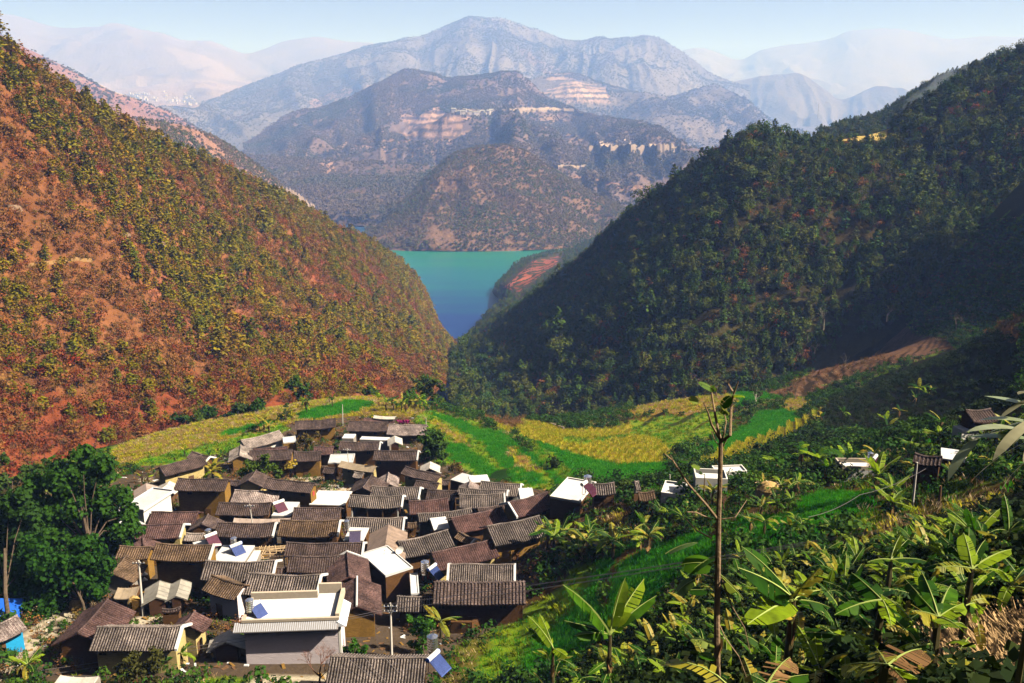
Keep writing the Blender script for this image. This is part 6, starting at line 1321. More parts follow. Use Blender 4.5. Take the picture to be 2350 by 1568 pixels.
big_leaf_plant(hq('I', 1900, 560), [hq('I', 1860, 240) + (.5, 'g'), hq('I', 1960, 240) + (1.2, 'g'), hq('I', 2060, 560) + (0, 'y'), hq('I', 1620, 480) + (-.5, 'y'), hq('I', 1650, 240) + (.8, 'g'), hq('I', 2230, 290) + (1, 'g')], 'banana plant with upright torn leaves at the right', dist=26)
big_leaf_plant(hq('I', 1200, 480), [hq('I', 1000, 440) + (-.4, 'g'), hq('I', 1300, 510) + (-.3, 'g'), hq('I', 1250, 240) + (.9, 'g'), hq('I', 1330, 270) + (.7, 'g'), hq('I', 1530, 420) + (.4, 'g')], 'banana plant with flat torn leaves below the ochre slope', dist=30)
big_leaf_plant(hq('I', 130, 1560), [hq('I', 0, 1470) + (0, 'g'), hq('I', 200, 1540) + (.4, 'g'), hq('I', 310, 1230) + (.6, 'd'), hq('I', 480, 1430) + (.2, 'g')], 'broad leaved sapling at the bottom edge left of centre', dist=9, wfac=.5, name='sapling')
big_leaf_plant(hq('I', 1170, 1400), [hq('I', 1430, 1480) + (0, 'g'), hq('I', 1010, 1540) + (.3, 'd'), hq('I', 1370, 1540) + (-.2, 'd'), hq('I', 1060, 1210) + (.5, 'y'), hq('I', 1480, 1130) + (.5, 'd'), hq('I', 740, 1330) + (.5, 'y')], 'sapling with drooping leaves at the bottom edge', dist=8, wfac=.42, name='sapling')
# ---- young tree in the foreground
DT = 9.5
def tp(c, x, y, d=DT): return Vector(at(*cv(c, x, y), d))
b0 = tp('H', 1770, 1567, DT); g0 = float(gz(b0.x, b0.y)); t = thing('young_tree', 'bare young tree with a few large leaves rising through the middle of the foreground', 'tree', (b0.x, b0.y, min(g0, b0.z - 1)))
O = Vector(t.location)
M_YB = simple('young_bark', (0.27, 0.19, 0.12), .8, .2, .35, 6, bump=.4)
m = MB(); tr = [Vector((b0.x, b0.y, g0 - .3)), b0, tp('H', 1765, 1000), tp('H', 1775, 560), tp('H', 1780, 130), tp('F', 1775, 1050), tp('F', 1782, 720)]
m.tube([q - O for q in tr], [.046, .041, .038, .034, .031, .028, .025], M_YB, 9, False); m.build('trunk', t)
br = [([('F', 1782, 725), ('F', 1750, 600), ('F', 1745, 430), ('F', 1740, 300)], .026, .012), ([('F', 1785, 725), ('F', 1840, 640), ('F', 1885, 380), ('F', 1920, 190)], .030, .010), ([('F', 1890, 300), ('F', 1860, 240), ('F', 1820, 150)], .013, .006), ([('F', 1770, 700), ('F', 1690, 560), ('F', 1650, 440), ('F', 1580, 310)], .022, .009),
      ([('F', 1790, 730), ('F', 1800, 640), ('F', 1830, 560), ('F', 1850, 470)], .014, .007), ([('F', 1775, 770), ('F', 1720, 700), ('F', 1690, 620)], .012, .006), ([('F', 1800, 770), ('F', 1850, 640), ('F', 1880, 560)], .012, .006), ([('F', 1750, 1395), ('F', 1640, 1240), ('F', 1500, 1100), ('F', 1390, 940), ('F', 1250, 730)], .026, .008), ([('F', 1690, 1330), ('F', 1640, 1190), ('F', 1610, 950)], .014, .006),
      ([('F', 1395, 950), ('F', 1350, 850)], .009, .005), ([('F', 1700, 1400), ('F', 1560, 1330), ('F', 1460, 1265)], .014, .006), ([('F', 1780, 1400), ('F', 1900, 1370), ('F', 2040, 1290)], .012, .005), ([('H', 1720, 300), ('H', 1600, 250), ('H', 1490, 140)], .016, .007), ([('H', 1800, 640), ('H', 1900, 900), ('H', 2020, 1110), ('H', 2058, 1300)], .014, .006), ([('H', 1780, 1040), ('H', 1850, 1200), ('H', 1940, 1290), ('H', 2010, 1480)], .013, .006),
      ([('H', 1760, 650), ('H', 1640, 650), ('H', 1580, 660)], .012, .006), ([('F', 1742, 330), ('F', 1735, 280)], .01, .008)]
for pts, r0, r1 in br:
    m = MB(); q = [tp(*a) - O + Vector((0, rnd.uniform(-.12, .12) * i, 0)) for i, a in enumerate(pts)]; m.tube(q, [(r0 + (r1 - r0) * i / (len(q) - 1)) * .75 for i in range(len(q))], M_YB, 6, False); m.build('branch', t)
M_SAP = foliage_mat('sapling_leaf', [(0.13, 0.20, 0.02), (0.20, 0.24, 0.03), (0.08, 0.15, 0.02)], .4, rough=.5, spec=.3)
for (a, b2, mt, w_) in [(('F', 1735, 290), ('F', 1600, 190), M_SAP, .30), (('F', 1720, 230), ('F', 1735, 290), M_SAP, .3), (('F', 1885, 330), ('F', 1760, 410), M_BAN, .3), (('F', 1880, 330), ('F', 1990, 320), M_BAN, .3), (('F', 1690, 545), ('F', 1520, 580), M_BANY, .28), (('F', 1600, 380), ('F', 1510, 330), M_SAP, .3), (('F', 1760, 440), ('F', 1850, 480), M_SAP, .3), (('F', 1850, 500), ('F', 1800, 400), M_SAP, .2),
                        (('H', 1580, 660), ('H', 1380, 740), M_SAP, .34), (('H', 1500, 760), ('H', 1700, 735), M_BAN, .3), (('H', 1790, 620), ('H', 2030, 800), M_SAP, .3), (('H', 1750, 530), ('H', 1460, 470), M_BAN, .3), (('H', 1320, 440), ('H', 1560, 260), M_SAP, .25), (('H', 1740, 1020), ('H', 1600, 880), M_BAN, .3), (('H', 1760, 1240), ('H', 1560, 1120), M_SAP, .28), (('H', 1810, 1160), ('H', 1850, 1400), M_BAND, .22), (('H', 2010, 1480), ('H', 1920, 1567), M_SAP, .35), (('H', 1780, 450), ('H', 1450, 560), M_BAN, .25), (('F', 1610, 960), ('F', 1530, 900), M_SAP, .2), (('F', 1500, 900), ('F', 1420, 880), M_BAN, .2), (('H', 1770, 1350), ('H', 1620, 1280), M_BAN, .3)]:
    A = tp(*a); B = tp(*b2); d = B - A; m = blade(rnd, d.length, max(.07, w_ * d.length * 1.1), rnd.uniform(.2, .6), .08, mt, n=9, fold=.25); o = m.build('leaf', t, A - O)
    o.rotation_mode = 'QUATERNION'; o.rotation_quaternion = d.to_track_quat('X', 'Z') @ Matrix.Rotation(rnd.uniform(-.6, .6), 4, 'X').to_quaternion()
# ---- long leaves leaning in at the right edge
M_LONG = foliage_mat('long_pale_leaf', [(0.30, 0.34, 0.22), (0.16, 0.24, 0.08), (0.42, 0.40, 0.26)], .3, rough=.35, spec=.5)
b1 = Vector(at(2420, 1060, 7.5)); g1 = float(gz(b1.x, b1.y)); t = thing('reed_plant', 'tall plant with long narrow pale leaves leaning in at the right edge', 'plant', (b1.x, b1.y, min(g1, b1.z - .5)))
m = MB(); m.tube([(0, 0, -.3), (0, 0, (b1.z - t.location.z) + .4)], [.04, .02], M_BSTEM, 6, False); m.build('stem', t)
for (x, y, x0, y0, dd) in [(1880, 485, 2350, 620, 0), (1975, 432, 2420, 560, .2), (2010, 258, 2420, 420, .5), (1870, 600, 2420, 700, .1), (2055, 750, 2450, 520, -.3), (1640, 900, 1960, 690, .6), (2180, 700, 2450, 480, 0), (2120, 470, 2420, 340, .4), (2240, 870, 2450, 640, .1), (1990, 600, 2420, 540, .3), (2060, 1080, 2420, 860, .2), (1850, 950, 2420, 700, .4), (2300, 230, 2450, 300, .3), (1800, 640, 2350, 600, .6)]:
    A = Vector(at(*cv('G', x0, y0), 7.5)); B = Vector(at(*cv('G', x, y), 7.5 + dd)); d = B - A
    m = blade(rnd, d.length, .045 + .02 * rnd.random(), rnd.uniform(.2, .5), 0, M_LONG, n=8, fold=.2, rib=False); o = m.build('leaf', t, A - Vector(t.location)); o.rotation_mode = 'QUATERNION'; o.rotation_quaternion = d.to_track_quat('X', 'Z')
# ---- straw bank at the bottom right
cpt = hit(2240, 1500); N_ = 6500; X_ = []; m = MB(); r = random.Random(9); V = []; Fc = []
for k in range(N_):
    u, v = r.uniform(2095, 2400), r.uniform(1432, 1640)
    if u < 2100 + (v - 1500) ** 2 / 120 * .3: continue
    p = Vector(hit(u, v)) + Vector((0, 0, r.uniform(-.02, .22)))
    if p.y > 45: continue
    a = r.gauss(2.2, .5); e = r.gauss(.2, .4); L_ = r.uniform(.02, .06) * p.y * .6; q = p + Vector((math.cos(a) * L_ * math.cos(e), math.sin(a) * L_ * math.cos(e), math.sin(e) * L_)); w_ = r.uniform(.0008, .002) * p.y; n_ = Vector((0, .3, 1)).cross(q - p).normalized() * w_
    kk = len(V); V += [p - n_, p + n_, q + n_ * .4, q - n_ * .4]; Fc.append((kk, kk + 1, kk + 2, kk + 3))
m.poly(V, Fc, M_STRAW); o = m.build('dry_stalks'); tag(o, 'bank of dry straw coloured stalks in the bottom right corner', 'dry stalks', kind='stuff')
# ---- broadleaf trees near and in the village
def lump_tree(base, lumps, dist, label, mat=M_LEAF, n=420, leaf=.3, name='broadleaf_tree', bark=M_BARK, flat=.85, group=None, thin=.35, seed=1, grow=1.0):
    """trunk from the ground, limbs out to leaf masses given by frame position and size"""
    r = random.Random(seed); L = []
    for (u, v, px, *dd) in lumps:
        px = px * grow; L.append((Vector(at(u, v, dist + (dd[0] if dd else r.uniform(-1, 1) * px * dist / 2035 * .6))), px * dist / 2035))
    b = hit(*base) if base else None
    if b is None: c = sum((l[0] for l in L), Vector()) / len(L); b = (c.x, c.y, max(float(gz(c.x, c.y)), c.z - 5))
    b = Vector(b); t = thing(name, label, 'tree', tuple(b), 0, group); c = sum((l[0] for l in L), Vector()) / len(L) - b
    H_ = max(l[0].z for l in L) - b.z; rad = max(.08, H_ * .022)
    m = MB(); m.tube([(0, 0, -.6), (c.x * .1, c.y * .1, H_ * .3), (c.x * .6, c.y * .6, H_ * .6)], [rad * 1.3, rad, rad * .7], bark, 8, False); m.build('trunk', t)
    for l in L: m = MB(); e = l[0] - b; m.tube([Vector((c.x * .2, c.y * .2, H_ * .32)), Vector((c.x * .4, c.y * .4, H_ * .45)).lerp(e, .45), e], [rad * .32, rad * .2, rad * .08], bark, 5, False); m.build('branch', t)
    C = []; Sz = []; N = []
    L.append((sum((l[0] for l in L), Vector()) / len(L), max(l[1] for l in L) * 1.25)) if len(L) > 6 else None
    for (p, s) in L:
        k = int(n * max(.3, (s / 2.5) ** 2)) if s < 2.5 else n; sub = [(rdir(r) * s * .6, s * r.uniform(.4, .6)) for _ in range(7)]
        for i in range(k):
            a, sr = sub[i % 7]; d = rdir(r, .2); q = sr * (thin + (1.05 - thin) * r.random()); C.append((p - b) + Vector((a.x + d.x * q, a.y + d.y * q, (a.z + d.z * q) * flat))); Sz.append(leaf * r.uniform(.6, 1.3)); N.append(d + rdir(r) * .8)
    m = MB(); quads(m, C, Sz, N, mat, r); m.build('crown', t); return t
M_LEAFB = foliage_mat('bright_leaves', [(0.04, 0.15, 0.01), (0.07, 0.20, 0.012), (0.03, 0.11, 0.01)], .35)
M_LEAFD = foliage_mat('deep_leaves', [(0.018, 0.055, 0.008), (0.030, 0.075, 0.008), (0.05, 0.085, 0.010)], .2); M_LEAFO = foliage_mat('brownish_leaves', [(0.08, 0.06, 0.012), (0.12, 0.07, 0.02), (0.05, 0.06, 0.012)], .2)
M_LEAFM = foliage_mat('mid_leaves', [(0.020, 0.075, 0.006), (0.035, 0.095, 0.007), (0.07, 0.12, 0.010)], .3)
lump_tree((222, 1345), [(150, 1092, 42), (225, 1085, 40), (268, 1150, 42), (200, 1160, 55), (95, 1120, 38), (285, 1225, 36), (140, 1205, 52), (235, 1215, 45), (300, 1180, 22), (190, 1050, 25), (60, 1160, 30), (110, 1160, 46), (170, 1240, 46), (80, 1220, 46), (240, 1260, 36)], 112, 'large dark green tree reaching over the white house at the left', M_LEAFM, 1300, .30, seed=3, grow=1.3)
lump_tree((200, 1425), [(150, 1300, 52), (222, 1335, 42), (90, 1275, 46), (195, 1265, 36), (110, 1375, 48), (235, 1290, 28), (60, 1400, 36), (130, 1340, 50), (170, 1390, 40), (200, 1300, 44), (50, 1330, 44)], 99, 'large bright green tree standing before the ochre ribbed roof at the left', M_LEAFM, 1300, .28, seed=4, grow=1.3)
lump_tree((20, 1430), [(20, 1170, 44), (50, 1220, 40), (10, 1262, 46), (40, 1330, 44), (0, 1395, 44), (-30, 1200, 40), (80, 1330, 30), (60, 1160, 40), (30, 1290, 50), (-20, 1340, 50)], 103, 'dark tree at the left edge above the blue house', M_LEAFD, 1200, .3, seed=5, grow=1.35)
lump_tree((30, 1180), [(20, 1105, 30), (60, 1085, 26), (100, 1070, 20), (0, 1060, 24), (-20, 1120, 30)], 150, 'dark bush at the foot of the red slope, left edge', M_LEAFD, 420, .34, seed=6)
lump_tree(cv('A', 1600, 790), [cv('A', 1600, 580) + (20,), cv('A', 1480, 640) + (20,), cv('A', 1700, 640) + (20,), cv('A', 1560, 680) + (22,), cv('A', 1760, 700) + (15,), cv('A', 1420, 690) + (15,), cv('A', 1650, 560) + (14,)], 153, 'dark green courtyard tree in the upper village', M_LEAFM, 420, .26, seed=7)
lump_tree(cv('A', 1890, 720), [cv('A', 1880, 620) + (12,), cv('A', 1920, 590) + (8,), cv('A', 1850, 640) + (8,)], 156, 'small yellowing tree right of the courtyard tree', M_CROPY, 200, .2, seed=8)
lump_tree(cv('B', 1130, 600), [cv('B', 1130, 340) + (26,), cv('B', 1220, 420) + (24,), cv('B', 1060, 400) + (20,), cv('B', 1150, 480) + (26,), cv('B', 1260, 520) + (14,), cv('B', 1090, 540) + (14,), cv('B', 1230, 320) + (15,)], 168, 'round dark tree at the right edge of the upper village', M_LEAFD, 420, .3, seed=9)
lump_tree(cv('B', 1380, 700), [cv('B', 1390, 620) + (14,), cv('B', 1430, 650) + (10,), cv('B', 1340, 640) + (10,)], 152, 'small brownish bush below the round dark tree', M_LEAFO, 200, .2, seed=10)
lump_tree(cv('A', 2030, 470), [cv('A', 2020, 350) + (16,), cv('A', 2060, 420) + (16,), cv('A', 1990, 400) + (12,), cv('A', 2130, 330) + (10,)], 176, 'dark tree before the lone tiled earth house', M_LEAFO, 300, .26, seed=11)
lump_tree(cv('A', 1840, 200), [cv('A', 1850, 110) + (14,), cv('A', 1800, 160) + (14,), cv('A', 1870, 170) + (12,), cv('A', 1840, 40) + (8,)], 212, 'dark bush casting a long shadow beside the far banana clump', M_LEAFD, 260, .3, seed=12)
lump_tree(cv('F', 930, 1300), [cv('F', 930, 1110) + (22,), cv('F', 870, 1190) + (20,), cv('F', 980, 1180) + (20,), cv('F', 920, 1240) + (22,), cv('F', 1010, 1110) + (14,)], 118, 'dark green fruit tree at the right end of the village', M_LEAFD, 380, .26, seed=13)
lump_tree(cv('D', 1590, 1330), [cv('D', 1590, 1180) + (16,), cv('D', 1510, 1250) + (15,), cv('D', 1670, 1240) + (16,), cv('D', 1590, 1270) + (20,)], 84, 'round bright green bush at the corner of the villa', M_LEAFB, 520, .16, seed=14, name='bush')
lump_tree(cv('E', 950, 1330), [cv('E', 900, 960) + (18,), cv('E', 990, 1000) + (20,), cv('E', 880, 1060) + (22,), cv('E', 960, 1120) + (22,), cv('E', 860, 1180) + (18,), cv('E', 930, 1230) + (20,), cv('E', 800, 950) + (12,)], 86, 'tall bright green creeper covered tree right of the double crossarm pole', M_LEAFB, 520, .16, seed=15)
lump_tree(cv('C', 1350, 1560), [cv('C', 1470, 1290) + (26,), cv('C', 1250, 1330) + (24,), cv('C', 1530, 1400) + (24,), cv('C', 1350, 1420) + (30,), cv('C', 1150, 1450) + (24,), cv('C', 1450, 1510) + (30,), cv('C', 1220, 1530) + (24,)], 74, 'dark olive tree below the boldly striped roof', M_LEAFO, 520, .17, seed=16)
lump_tree(cv('F', 2080, 440), [cv('F', 2080, 300) + (16,), cv('F', 2050, 260) + (12,), cv('F', 2120, 330) + (12,), cv('F', 2100, 240) + (10,)], 262, 'thin crowned tree with pale trunk on the field edge across the bowl', M_LEAFO, 150, .3, seed=17, bark=M_PALEBARK)
for k, (x, y, s) in enumerate([(770, 150, 12), (850, 170, 14), (1010, 140, 20), (1090, 90, 22), (930, 190, 14), (1230, 150, 12), (1330, 110, 18), (1410, 60, 22), (1570, 50, 24), (1500, 90, 18), (1180, 180, 10)]):
    lump_tree(cv('A', x, y + s * 2.6 * 1.2), [cv('A', x, y) + (s,), cv('A', x + s, y + s) + (s * .8,), cv('A', x - s, y + s * .7) + (s * .8,)], 232, 'dark green tree at the foot of the red slope above the left fields', M_LEAFM if k in (2, 8) else M_LEAFD, 240, .36, seed=20 + k, group='trees along the upper rim of the left fields')
for k, (u, v, s) in enumerate([(682, 878, 18), (696, 900, 14), (960, 890, 14), (975, 870, 16), (985, 905, 16), (1000, 880, 16), (940, 905, 12), (850, 895, 12), (1010, 925, 14)]):
    lump_tree(None, [(u, v, s), (u + s, v + s * .6, s * .8), (u - s, v + s * .5, s * .8)], 255 if v > 875 else 330, 'bushy green tree in the mouth of the ravine', M_LEAFM if k % 3 == 0 else M_LEAFD, 240, .42, seed=50 + k, group='trees in the mouth of the ravine')
# bare trees
def bare_tree(base, top_v, dist, label, mat, group=None, seed=1, spread=.55, dense=3, name='bare_tree'):
    r = random.Random(seed); b = Vector(hit(*base)) if dist is None else Vector(at(base[0], base[1], dist)); dist = b.y; H_ = (base[1] - top_v) * dist / 2035 / .93; t = thing(name, label, 'tree', tuple(b), 0, group)
    tk = MB(); rad = H_ * .022; tk.tube([(0, 0, -.4), (0, 0, H_ * .25), (r.gauss(0, .1), 0, H_ * .4)], [rad * 1.3, rad, rad * .8], mat, 6, False); tk.build('trunk', t); tw = MB()
    def grow(p, d, L_, rr_, k):
        q = p + d * L_; tw.tube([p, p.lerp(q, .5) + rdir(r) * L_ * .06, q], [rr_, rr_ * .8, rr_ * .6], mat, 4 if k > 1 else 3, False)
        if k <= 0: return
        for _ in range(dense): e = (d + rdir(r) * spread * 1.1 + Vector((0, 0, .12))).normalized(); grow(q, e, L_ * r.uniform(.6, .8), rr_ * .6, k - 1)
    for _ in range(4): grow(Vector((0, 0, H_ * r.uniform(.22, .4))), (Vector((0, 0, 1)) + rdir(r) * .7).normalized(), H_ * .22, rad * .6, 4)
    tw.build('twigs', t)
M_PINKB = simple('pinkish_twigs', (0.24, 0.12, 0.09), .9, .1, .3); M_GREYB = simple('grey_twigs', (0.22, 0.18, 0.15), .9, .1, .3)
bare_tree((735, 1585), 1465, None, 'bare reddish tree in front of the villa wall', M_PINKB, seed=1)
for k, (x, y, tvx) in enumerate([(970, 810, 640), (1405, 750, 640), (1940, 900, 680), (860, 880, 780), (910, 970, 880), (775, 1280, 1150), (1115, 1080, 970), (1880, 830, 700)]):
    u, v = (2516 + x / 1.8651) * K, (780 + y / 1.8651) * K; tv_ = (780 + tvx / 1.8651) * K
    bare_tree((u, v), tv_, 300 if v < 880 else 262, 'bare grey tree with thin twigs on the dim slope above the brown terraces', M_GREYB if k != 0 else M_PALEBARK, group='bare trees above the brown terraces', seed=3 + k, dense=2)
for k, (u, v, tv_) in enumerate([(1660, 1180, 1120), (1430, 1200, 1150), (1330, 1220, 1180)]): bare_tree((u, v), tv_, None, ('bare thin tree left of the white houses', 'bare tree between bananas at the village end', 'bare tree near the pole by the large rooftop')[k], M_PINKB, seed=30 + k)
# ---- crops and ground cover
def spots(mask_fn, step, jitter=.5, rows=None, x0=-90, x1=130, y0=4, y1=300, seed=1, margin=60):
    r = np.random.RandomState(seed)
    if rows is None:
        X, Y = np.meshgrid(np.arange(x0, x1, step), np.arange(y0, y1, step)); X = X + r.uniform(-jitter, jitter, X.shape) * step; Y = Y + r.uniform(-jitter, jitter, Y.shape) * step
    else:
        a, along, across = rows; R0 = 260; U, Vv = np.meshgrid(np.arange(-R0, R0, along), np.arange(-R0, R0, across)); U = U + r.uniform(-.3, .3, U.shape) * along; Vv = Vv + r.uniform(-.12, .12, Vv.shape) + 3 * (fbm(U / 30, Vv / 60, 7, 2) - .5)
        X = U * math.cos(a) - Vv * math.sin(a) + 20; Y = U * math.sin(a) + Vv * math.cos(a) + 180
    X = X.ravel(); Y = Y.ravel(); ok = (X > GX0 + 2) & (X < GX1 - 2) & (Y > GY0 + 2) & (Y < GY1 - 2); X = X[ok]; Y = Y[ok]
    i = np.round((X - GX0) / GS).astype(int); j = np.round((Y - GY0) / GS).astype(int); ok = mask_fn(gcat[j, i], X, Y); X = X[ok]; Y = Y[ok]
    Z = gz(X, Y); u, v = proj(np.stack([X, Y, Z], 1)); ok = (u > -margin) & (u < 2350 + margin) & (v < 1568 + margin) & (v > 500); return np.stack([X[ok], Y[ok], Z[ok]], 1)
rs_ = np.random.RandomState(3)
w_ = spots(lambda c, X, Y: (c == 1) & (Y > 100), .75, seed=2); mass('young_wheat', 'bright green young crop on the terraces around the village', 'crop', w_, rs_.uniform(.8, 1.3, len(w_)), ['wheat'])
w_ = spots(lambda c, X, Y: (c == 1) & (Y <= 100), .42, seed=3); mass('young_wheat', 'dark green young crop on the near right slope', 'crop', w_, rs_.uniform(.5, .9, len(w_)), ['wheat'])
w_ = spots(lambda c, X, Y: (c == 2) & (X > -20), 1, rows=(1.25, .6, 2.1), seed=4); mass('yellow_crop_rows', 'yellow crop standing in rows in the terraced bowl', 'crop', w_, rs_.uniform(.8, 1.3, len(w_)), ['cropyellow'])
w_ = spots(lambda c, X, Y: (c == 2) & (X <= -20), 1, rows=(.35, .7, 1.5), seed=5); mass('yellow_crop_rows', 'yellow stubble rows on the fields left of the village', 'crop', w_, rs_.uniform(.5, .9, len(w_)), ['cropyellow', 'drygrass'])
w_ = spots(lambda c, X, Y: (c == 3), 1.0, seed=6); k = rs_.rand(len(w_)) < np.where(w_[:, 1] < 90, .8, .6); mass('mixed_crop', 'yellow green crop on the field strips', 'crop', w_[k], rs_.uniform(.6, 1.2, k.sum()), ['crop', 'wheat'])
w_ = spots(lambda c, X, Y: (c == 6) & (Y > 30), .9, seed=7); mass('dry_grass', 'dry ochre grass on the slopes and terrace edges', 'grass', w_, rs_.uniform(.6, 1.2, len(w_)), ['drygrass', 'cropyellow'])
nz_ = lambda X, Y: fbm(X / 9, Y / 9, 77, 3)
w_ = spots(lambda c, X, Y: ((c == 0) | ((c == 4) & (Y < 150))) & (Y > 60), 1.5, seed=8, x1=250, y1=390); mass('rough_grass', 'rough grass and weeds between the fields', 'grass', w_, rs_.uniform(.5, 1.2, len(w_)), ['crop', 'wheat', 'bush', 'drygrass'])
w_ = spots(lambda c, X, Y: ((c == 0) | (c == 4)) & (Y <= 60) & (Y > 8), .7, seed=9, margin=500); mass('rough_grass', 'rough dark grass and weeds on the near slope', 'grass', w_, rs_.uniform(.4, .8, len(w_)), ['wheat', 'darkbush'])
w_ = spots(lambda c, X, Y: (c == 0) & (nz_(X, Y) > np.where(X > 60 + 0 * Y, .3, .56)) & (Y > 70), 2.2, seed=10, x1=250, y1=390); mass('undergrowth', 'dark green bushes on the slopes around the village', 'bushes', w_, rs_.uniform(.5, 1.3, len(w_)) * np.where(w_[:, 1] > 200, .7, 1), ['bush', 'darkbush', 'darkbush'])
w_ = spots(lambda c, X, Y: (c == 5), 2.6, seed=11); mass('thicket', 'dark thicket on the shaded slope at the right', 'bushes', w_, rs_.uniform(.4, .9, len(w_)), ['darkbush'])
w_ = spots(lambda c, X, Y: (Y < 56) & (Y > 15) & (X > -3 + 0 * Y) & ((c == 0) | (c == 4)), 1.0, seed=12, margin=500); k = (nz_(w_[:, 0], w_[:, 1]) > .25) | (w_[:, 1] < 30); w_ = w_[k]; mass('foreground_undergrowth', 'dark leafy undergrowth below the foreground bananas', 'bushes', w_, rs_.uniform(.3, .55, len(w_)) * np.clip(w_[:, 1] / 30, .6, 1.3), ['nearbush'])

w_ = spots(lambda c, X, Y: (c == 7) & (nz_(X, Y) > .5), 1.3, seed=13); mass('yard_weeds', 'weeds and low bushes along the village lanes', 'weeds', w_, rs_.uniform(.25, .7, len(w_)), ['bush', 'drygrass', 'crop', 'dry'])
# rubble, firewood and sherds lying in the lanes
w_ = spots(lambda c, X, Y: (c == 7) | (gcat[0, 0] > 99), .8, seed=14); r = random.Random(8); m = MB()
for q in w_:
    if r.random() < .72: continue
    s = r.uniform(.05, .16); a = r.uniform(0, 3.14); ca, sa = math.cos(a), math.sin(a); lx, ly, lz = s * r.uniform(1, 4), s, s * r.uniform(.6, 1.2); x, y, z = q; mt = M_CONC if r.random() < .15 else (M_WOOD if r.random() < .6 else WALLS['ochre'])
    P_ = [(x + ca * i * lx - sa * j * ly, y + sa * i * lx + ca * j * ly, z + k_) for k_ in (-.1, lz) for (i, j) in ((-1, -1), (1, -1), (1, 1), (-1, 1))]
    m.poly(P_, [(4, 5, 6, 7), (0, 1, 5, 4), (1, 2, 6, 5), (2, 3, 7, 6), (3, 0, 4, 7)], mt)
o = m.build('lane_rubble'); tag(o, 'rubble, firewood and sherds scattered in the village lanes', 'rubble', kind='stuff')

w_ = spots(lambda c, X, Y: (Y < 60) & (Y > 17) & (X > 4) & (c != 1), 1.5, seed=21); u_, v_ = proj(w_); k = in_poly(u_, v_, [(1330, 1380), (1640, 1330), (1980, 1290), (2340, 1240), (2400, 1460), (2120, 1470), (2080, 1700), (1200, 1700), (1230, 1450)]) & (rs_.rand(len(w_)) < .75)
w_ = w_[k]; mass('banana_thicket', 'tangled mass of young banana shoots filling the dark foreground', 'thicket', w_, rs_.uniform(.35, .75, len(w_)) * np.clip(w_[:, 1] / 34, .6, 1.2), ['bananalow'])

w_ = spots(lambda c, X, Y: (c == 4) & (Y > 150), 1.6, seed=31); mass('dry_terrace_scrub', 'dry stalks and scrub on the brown terraces above the fields', 'scrub', w_, rs_.uniform(.3, .8, len(w_)), ['dry', 'drygrass'])
# ================================================================ SMALL FAR THINGS
M_ROAD = simple('pale_cut_earth', (0.30, 0.23, 0.19), .95, .05, .2, .05); M_CLIFF = simple('bare_cut_rock', (0.30, 0.23, 0.20), .95, .05, .35, .06, bump=.6)
def hill_pt(name, u, v):
    Hh = HILLS[name]; P = Hh['P'][:Hh['nt']]; 
    if 'uv' not in Hh: Hh['uv'] = proj(P)
    U, V = Hh['uv']; d = (U - u) ** 2 + (V - v) ** 2; near = d < max(d.min() * 1.01, 9); yy = np.where(near, P[..., 1], 1e9); k = np.unravel_index(np.argmin(yy), yy.shape)
    return Vector(P[k])
def ribbon(name, hill, pts, w, label, mat, up=2.0, n=10, hgt=0.0, kind='structure'):
    Q = []
    for a, b in zip(pts[:-1], pts[1:]):
        for k in range(n): t_ = k / n; Q.append(hill_pt(hill, a[0] + (b[0] - a[0]) * t_, a[1] + (b[1] - a[1]) * t_))
    Q.append(hill_pt(hill, *pts[-1])); Q = [sum((Q[min(max(i + j, 0), len(Q) - 1)] for j in (-1, 0, 1)), Vector()) / 3 for i in range(len(Q))]
    m = MB(); V = []; Fc = []; r = random.Random(3)
    for q in Q:
        j = r.uniform(.6, 1.4); V += [q + Vector((0, -w * j, up)), q + Vector((0, w * .3, up + 1 + hgt * j)), q + Vector((0, w * .3, -up - 5)), q + Vector((0, -w * j, -up - 5))]
    for i in range(len(Q) - 1): a = i * 4; b = a + 4; Fc += [(a, b, b + 1, a + 1), (a + 1, b + 1, b + 2, a + 2), (a, a + 3, b + 3, b)]
    m.poly(V, Fc, mat); o = m.build(name); tag(o, label, None, None, kind); return o
ribbon('mountain_road', 'middle_massif', [(1150, 257), (1200, 255), (1260, 253), (1318, 256)], 7, 'pale mountain road cut', M_ROAD, 4, hgt=9)
ribbon('mountain_road', 'middle_massif', [(1350, 347), (1400, 350), (1460, 349), (1520, 350), (1560, 347)], 5, 'pale mountain road cut', M_ROAD, 3, hgt=16)
ribbon('mountain_road', 'middle_massif', [(1262, 386), (1290, 384), (1320, 386), (1345, 383)], 4, 'pale road', M_ROAD, 3, hgt=4)
ribbon('mountain_road', 'middle_massif', [(1060, 262), (1100, 259), (1130, 262)], 4, 'pale road', M_ROAD, 3)
ribbon('spoil_slope', 'middle_massif', [(1275, 262), (1300, 290), (1325, 318), (1340, 342)], 5, 'pale spoil streak', M_ROAD, 3); ribbon('spoil_slope', 'middle_massif', [(1255, 275), (1275, 300), (1290, 320)], 4, 'pale spoil streak', M_ROAD, 3)
ribbon('mountain_road', 'purple_ridge', [(165, 180), (220, 184), (290, 188), (330, 196)], 5, 'pale road', M_ROAD, 3); ribbon('mountain_road', 'purple_hill', [(640, 446), (668, 452), (700, 470), (725, 490)], 4, 'pale road edge', M_CLIFF, 2, hgt=12)
ribbon('hill_path', 'left_hillside', [(40, 616), (110, 606), (160, 600), (215, 598)], .45, 'narrow path', simple('path_earth', (0.27, 0.16, 0.07), .95, .05, .2), .12)
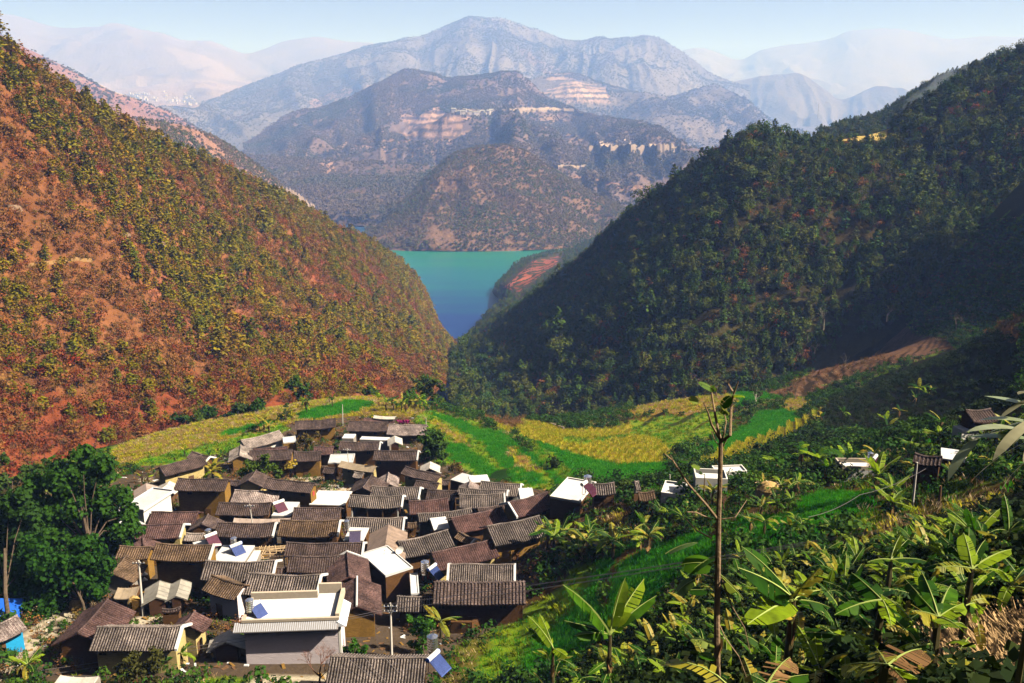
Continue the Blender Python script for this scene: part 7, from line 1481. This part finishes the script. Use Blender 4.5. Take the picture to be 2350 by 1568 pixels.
def far_house(p, s, label, group, rz, wall=WALLS['lilac']):
    t = thing('far_house', label, 'house', tuple(p), rz, group); m = MB(); m.box((-s, -s * .6, -s), (s, s * .6, s * .9), wall); m.build('wall', t)
    m = MB(); m.poly([(-s * 1.1, -s * .75, s * .9), (s * 1.1, -s * .75, s * .9), (s * 1.1, s * .75, s * .9), (-s * 1.1, s * .75, s * .9), (-s * 1.1, 0, s * 1.4), (s * 1.1, 0, s * 1.4)], [(0, 1, 5, 4), (2, 3, 4, 5), (1, 2, 5), (3, 0, 4)], S_GREY); m.build('roof', t)
r = random.Random(11)
for k in range(16):
    u, v = 1040 + k * 6 + r.uniform(-2, 2), 263 - abs(k - 8) * .4 + r.uniform(-3, 2); p = hill_pt('middle_massif', u, v) + Vector((0, 0, 5)); far_house(p, r.uniform(5, 8), 'tiny white house in the hamlet above the pink terraces of the massif', 'hamlet above the pink terraces', r.uniform(-.4, .4))
for k in range(46):
    t_ = r.random(); u, v = 300 + 150 * t_ + r.uniform(-8, 8), 222 + 14 * t_ + r.gauss(0, 5); p = hill_pt('far_valley_slope', u, v) + Vector((0, 0, 12)); far_house(p, r.uniform(6, 11), 'tiny pale house of the town in the far left valley', 'town in the far left valley', r.uniform(-.6, .6))
# rock outcrops on the left hillside
M_ROCK = simple('pale_rock', (0.22, 0.15, 0.11), .95, .1, .5, .8, bump=.8)
for k, (u, v, s, lab) in enumerate([(362, 568, 2.4, 'pale rock outcrop high on the left hillside'), (290, 540, 1.6, 'small pale rock on the pink scree of the left hillside'), (485, 900, 1.8, 'pale rocks above the red scrub'), (745, 760, 2.6, 'pale rock beside the green pines toward the lake'), (610, 735, 1.6, 'small rock in the middle of the left hillside'), (30, 480, 2.0, 'rock near the left edge of the hillside')]):
    p = hill_pt('left_hillside', u, v); rr_ = random.Random(k); bm = bmesh.new(); bmesh.ops.create_icosphere(bm, subdivisions=2, radius=s)
    for q in bm.verts: q.co = Vector((q.co.x * 1.3, q.co.y, q.co.z * .8)) * (1 + rr_.uniform(-.25, .25))
    me = bpy.data.meshes.new('rock_outcrop'); bm.to_mesh(me); bm.free(); me.materials.append(M_ROCK); o = link('rock_outcrop', me, None, tuple(p + Vector((0, 0, .2)))); tag(o, lab, 'rock')
p = hill_pt('left_hillside', 228, 268)
lump_tree(None, [(225, 250, 22, p.y), (205, 245, 13, p.y), (245, 252, 13, p.y)], p.y, 'lone rounded dark tree on the skyline of the left hillside', M_LEAFD, 420, .5, seed=91)
p = hill_pt('right_hillside', 1874, 300); lump_tree(None, [(1874, 298, 6, p.y + 2)], p.y, 'small lone tree on the crest of the right hill', M_LEAFD, 300, .3, seed=92)
M_MAG = foliage_mat('magenta_flowers', [(0.42, 0.01, 0.22), (0.35, 0.02, 0.16)], .2)
lump_tree(cv('B', 870, 240), [cv('B', 850, 195) + (8,), cv('B', 890, 200) + (8,), cv('B', 925, 195) + (6,)], 196, 'magenta flowering bush behind the pale speckled roof', M_MAG, 200, .2, seed=93, name='flowering_bush')
# smoke drifting along the right ridge
sm = bpy.data.materials.new('thin_smoke'); sm.use_nodes = True; st = NT(sm)
for n in list(st.n):
    if n.type == 'BSDF_PRINCIPLED': st.n.remove(n)
sv = st.add('ShaderNodeVolumePrincipled'); sv.inputs['Color'].default_value = (.75, .87, 1, 1); sv.inputs['Density'].default_value = 0.008; st.ln(sv.outputs[0], [n for n in st.n if n.type == 'OUTPUT_MATERIAL'][0].inputs['Volume'])
bm = bmesh.new(); bmesh.ops.create_icosphere(bm, subdivisions=4, radius=1); a = Vector(at(2100, 236, 640)); b = Vector(at(2235, 160, 640)); d = b - a; c = (a + b) / 2; R_ = Matrix.Rotation(-math.atan2(d.z, d.x), 3, 'Y')
for q in bm.verts:
    k = 1 + .5 * (float(fbm(np.array([q.co.x * 3 + 5]), np.array([q.co.z * 3 + q.co.y * 2]), 4, 3)[0]) - .5) * 2; q.co = R_ @ Vector((q.co.x * d.length * .6 * k, q.co.y * 12 * k, q.co.z * 7.5 * k)) 
me = bpy.data.meshes.new('smoke'); bm.to_mesh(me); bm.free(); me.materials.append(sm); o = link('smoke', me, None, tuple(c)); tag(o, 'thin bluish smoke drifting behind the crest of the right hill', None, None, 'stuff')
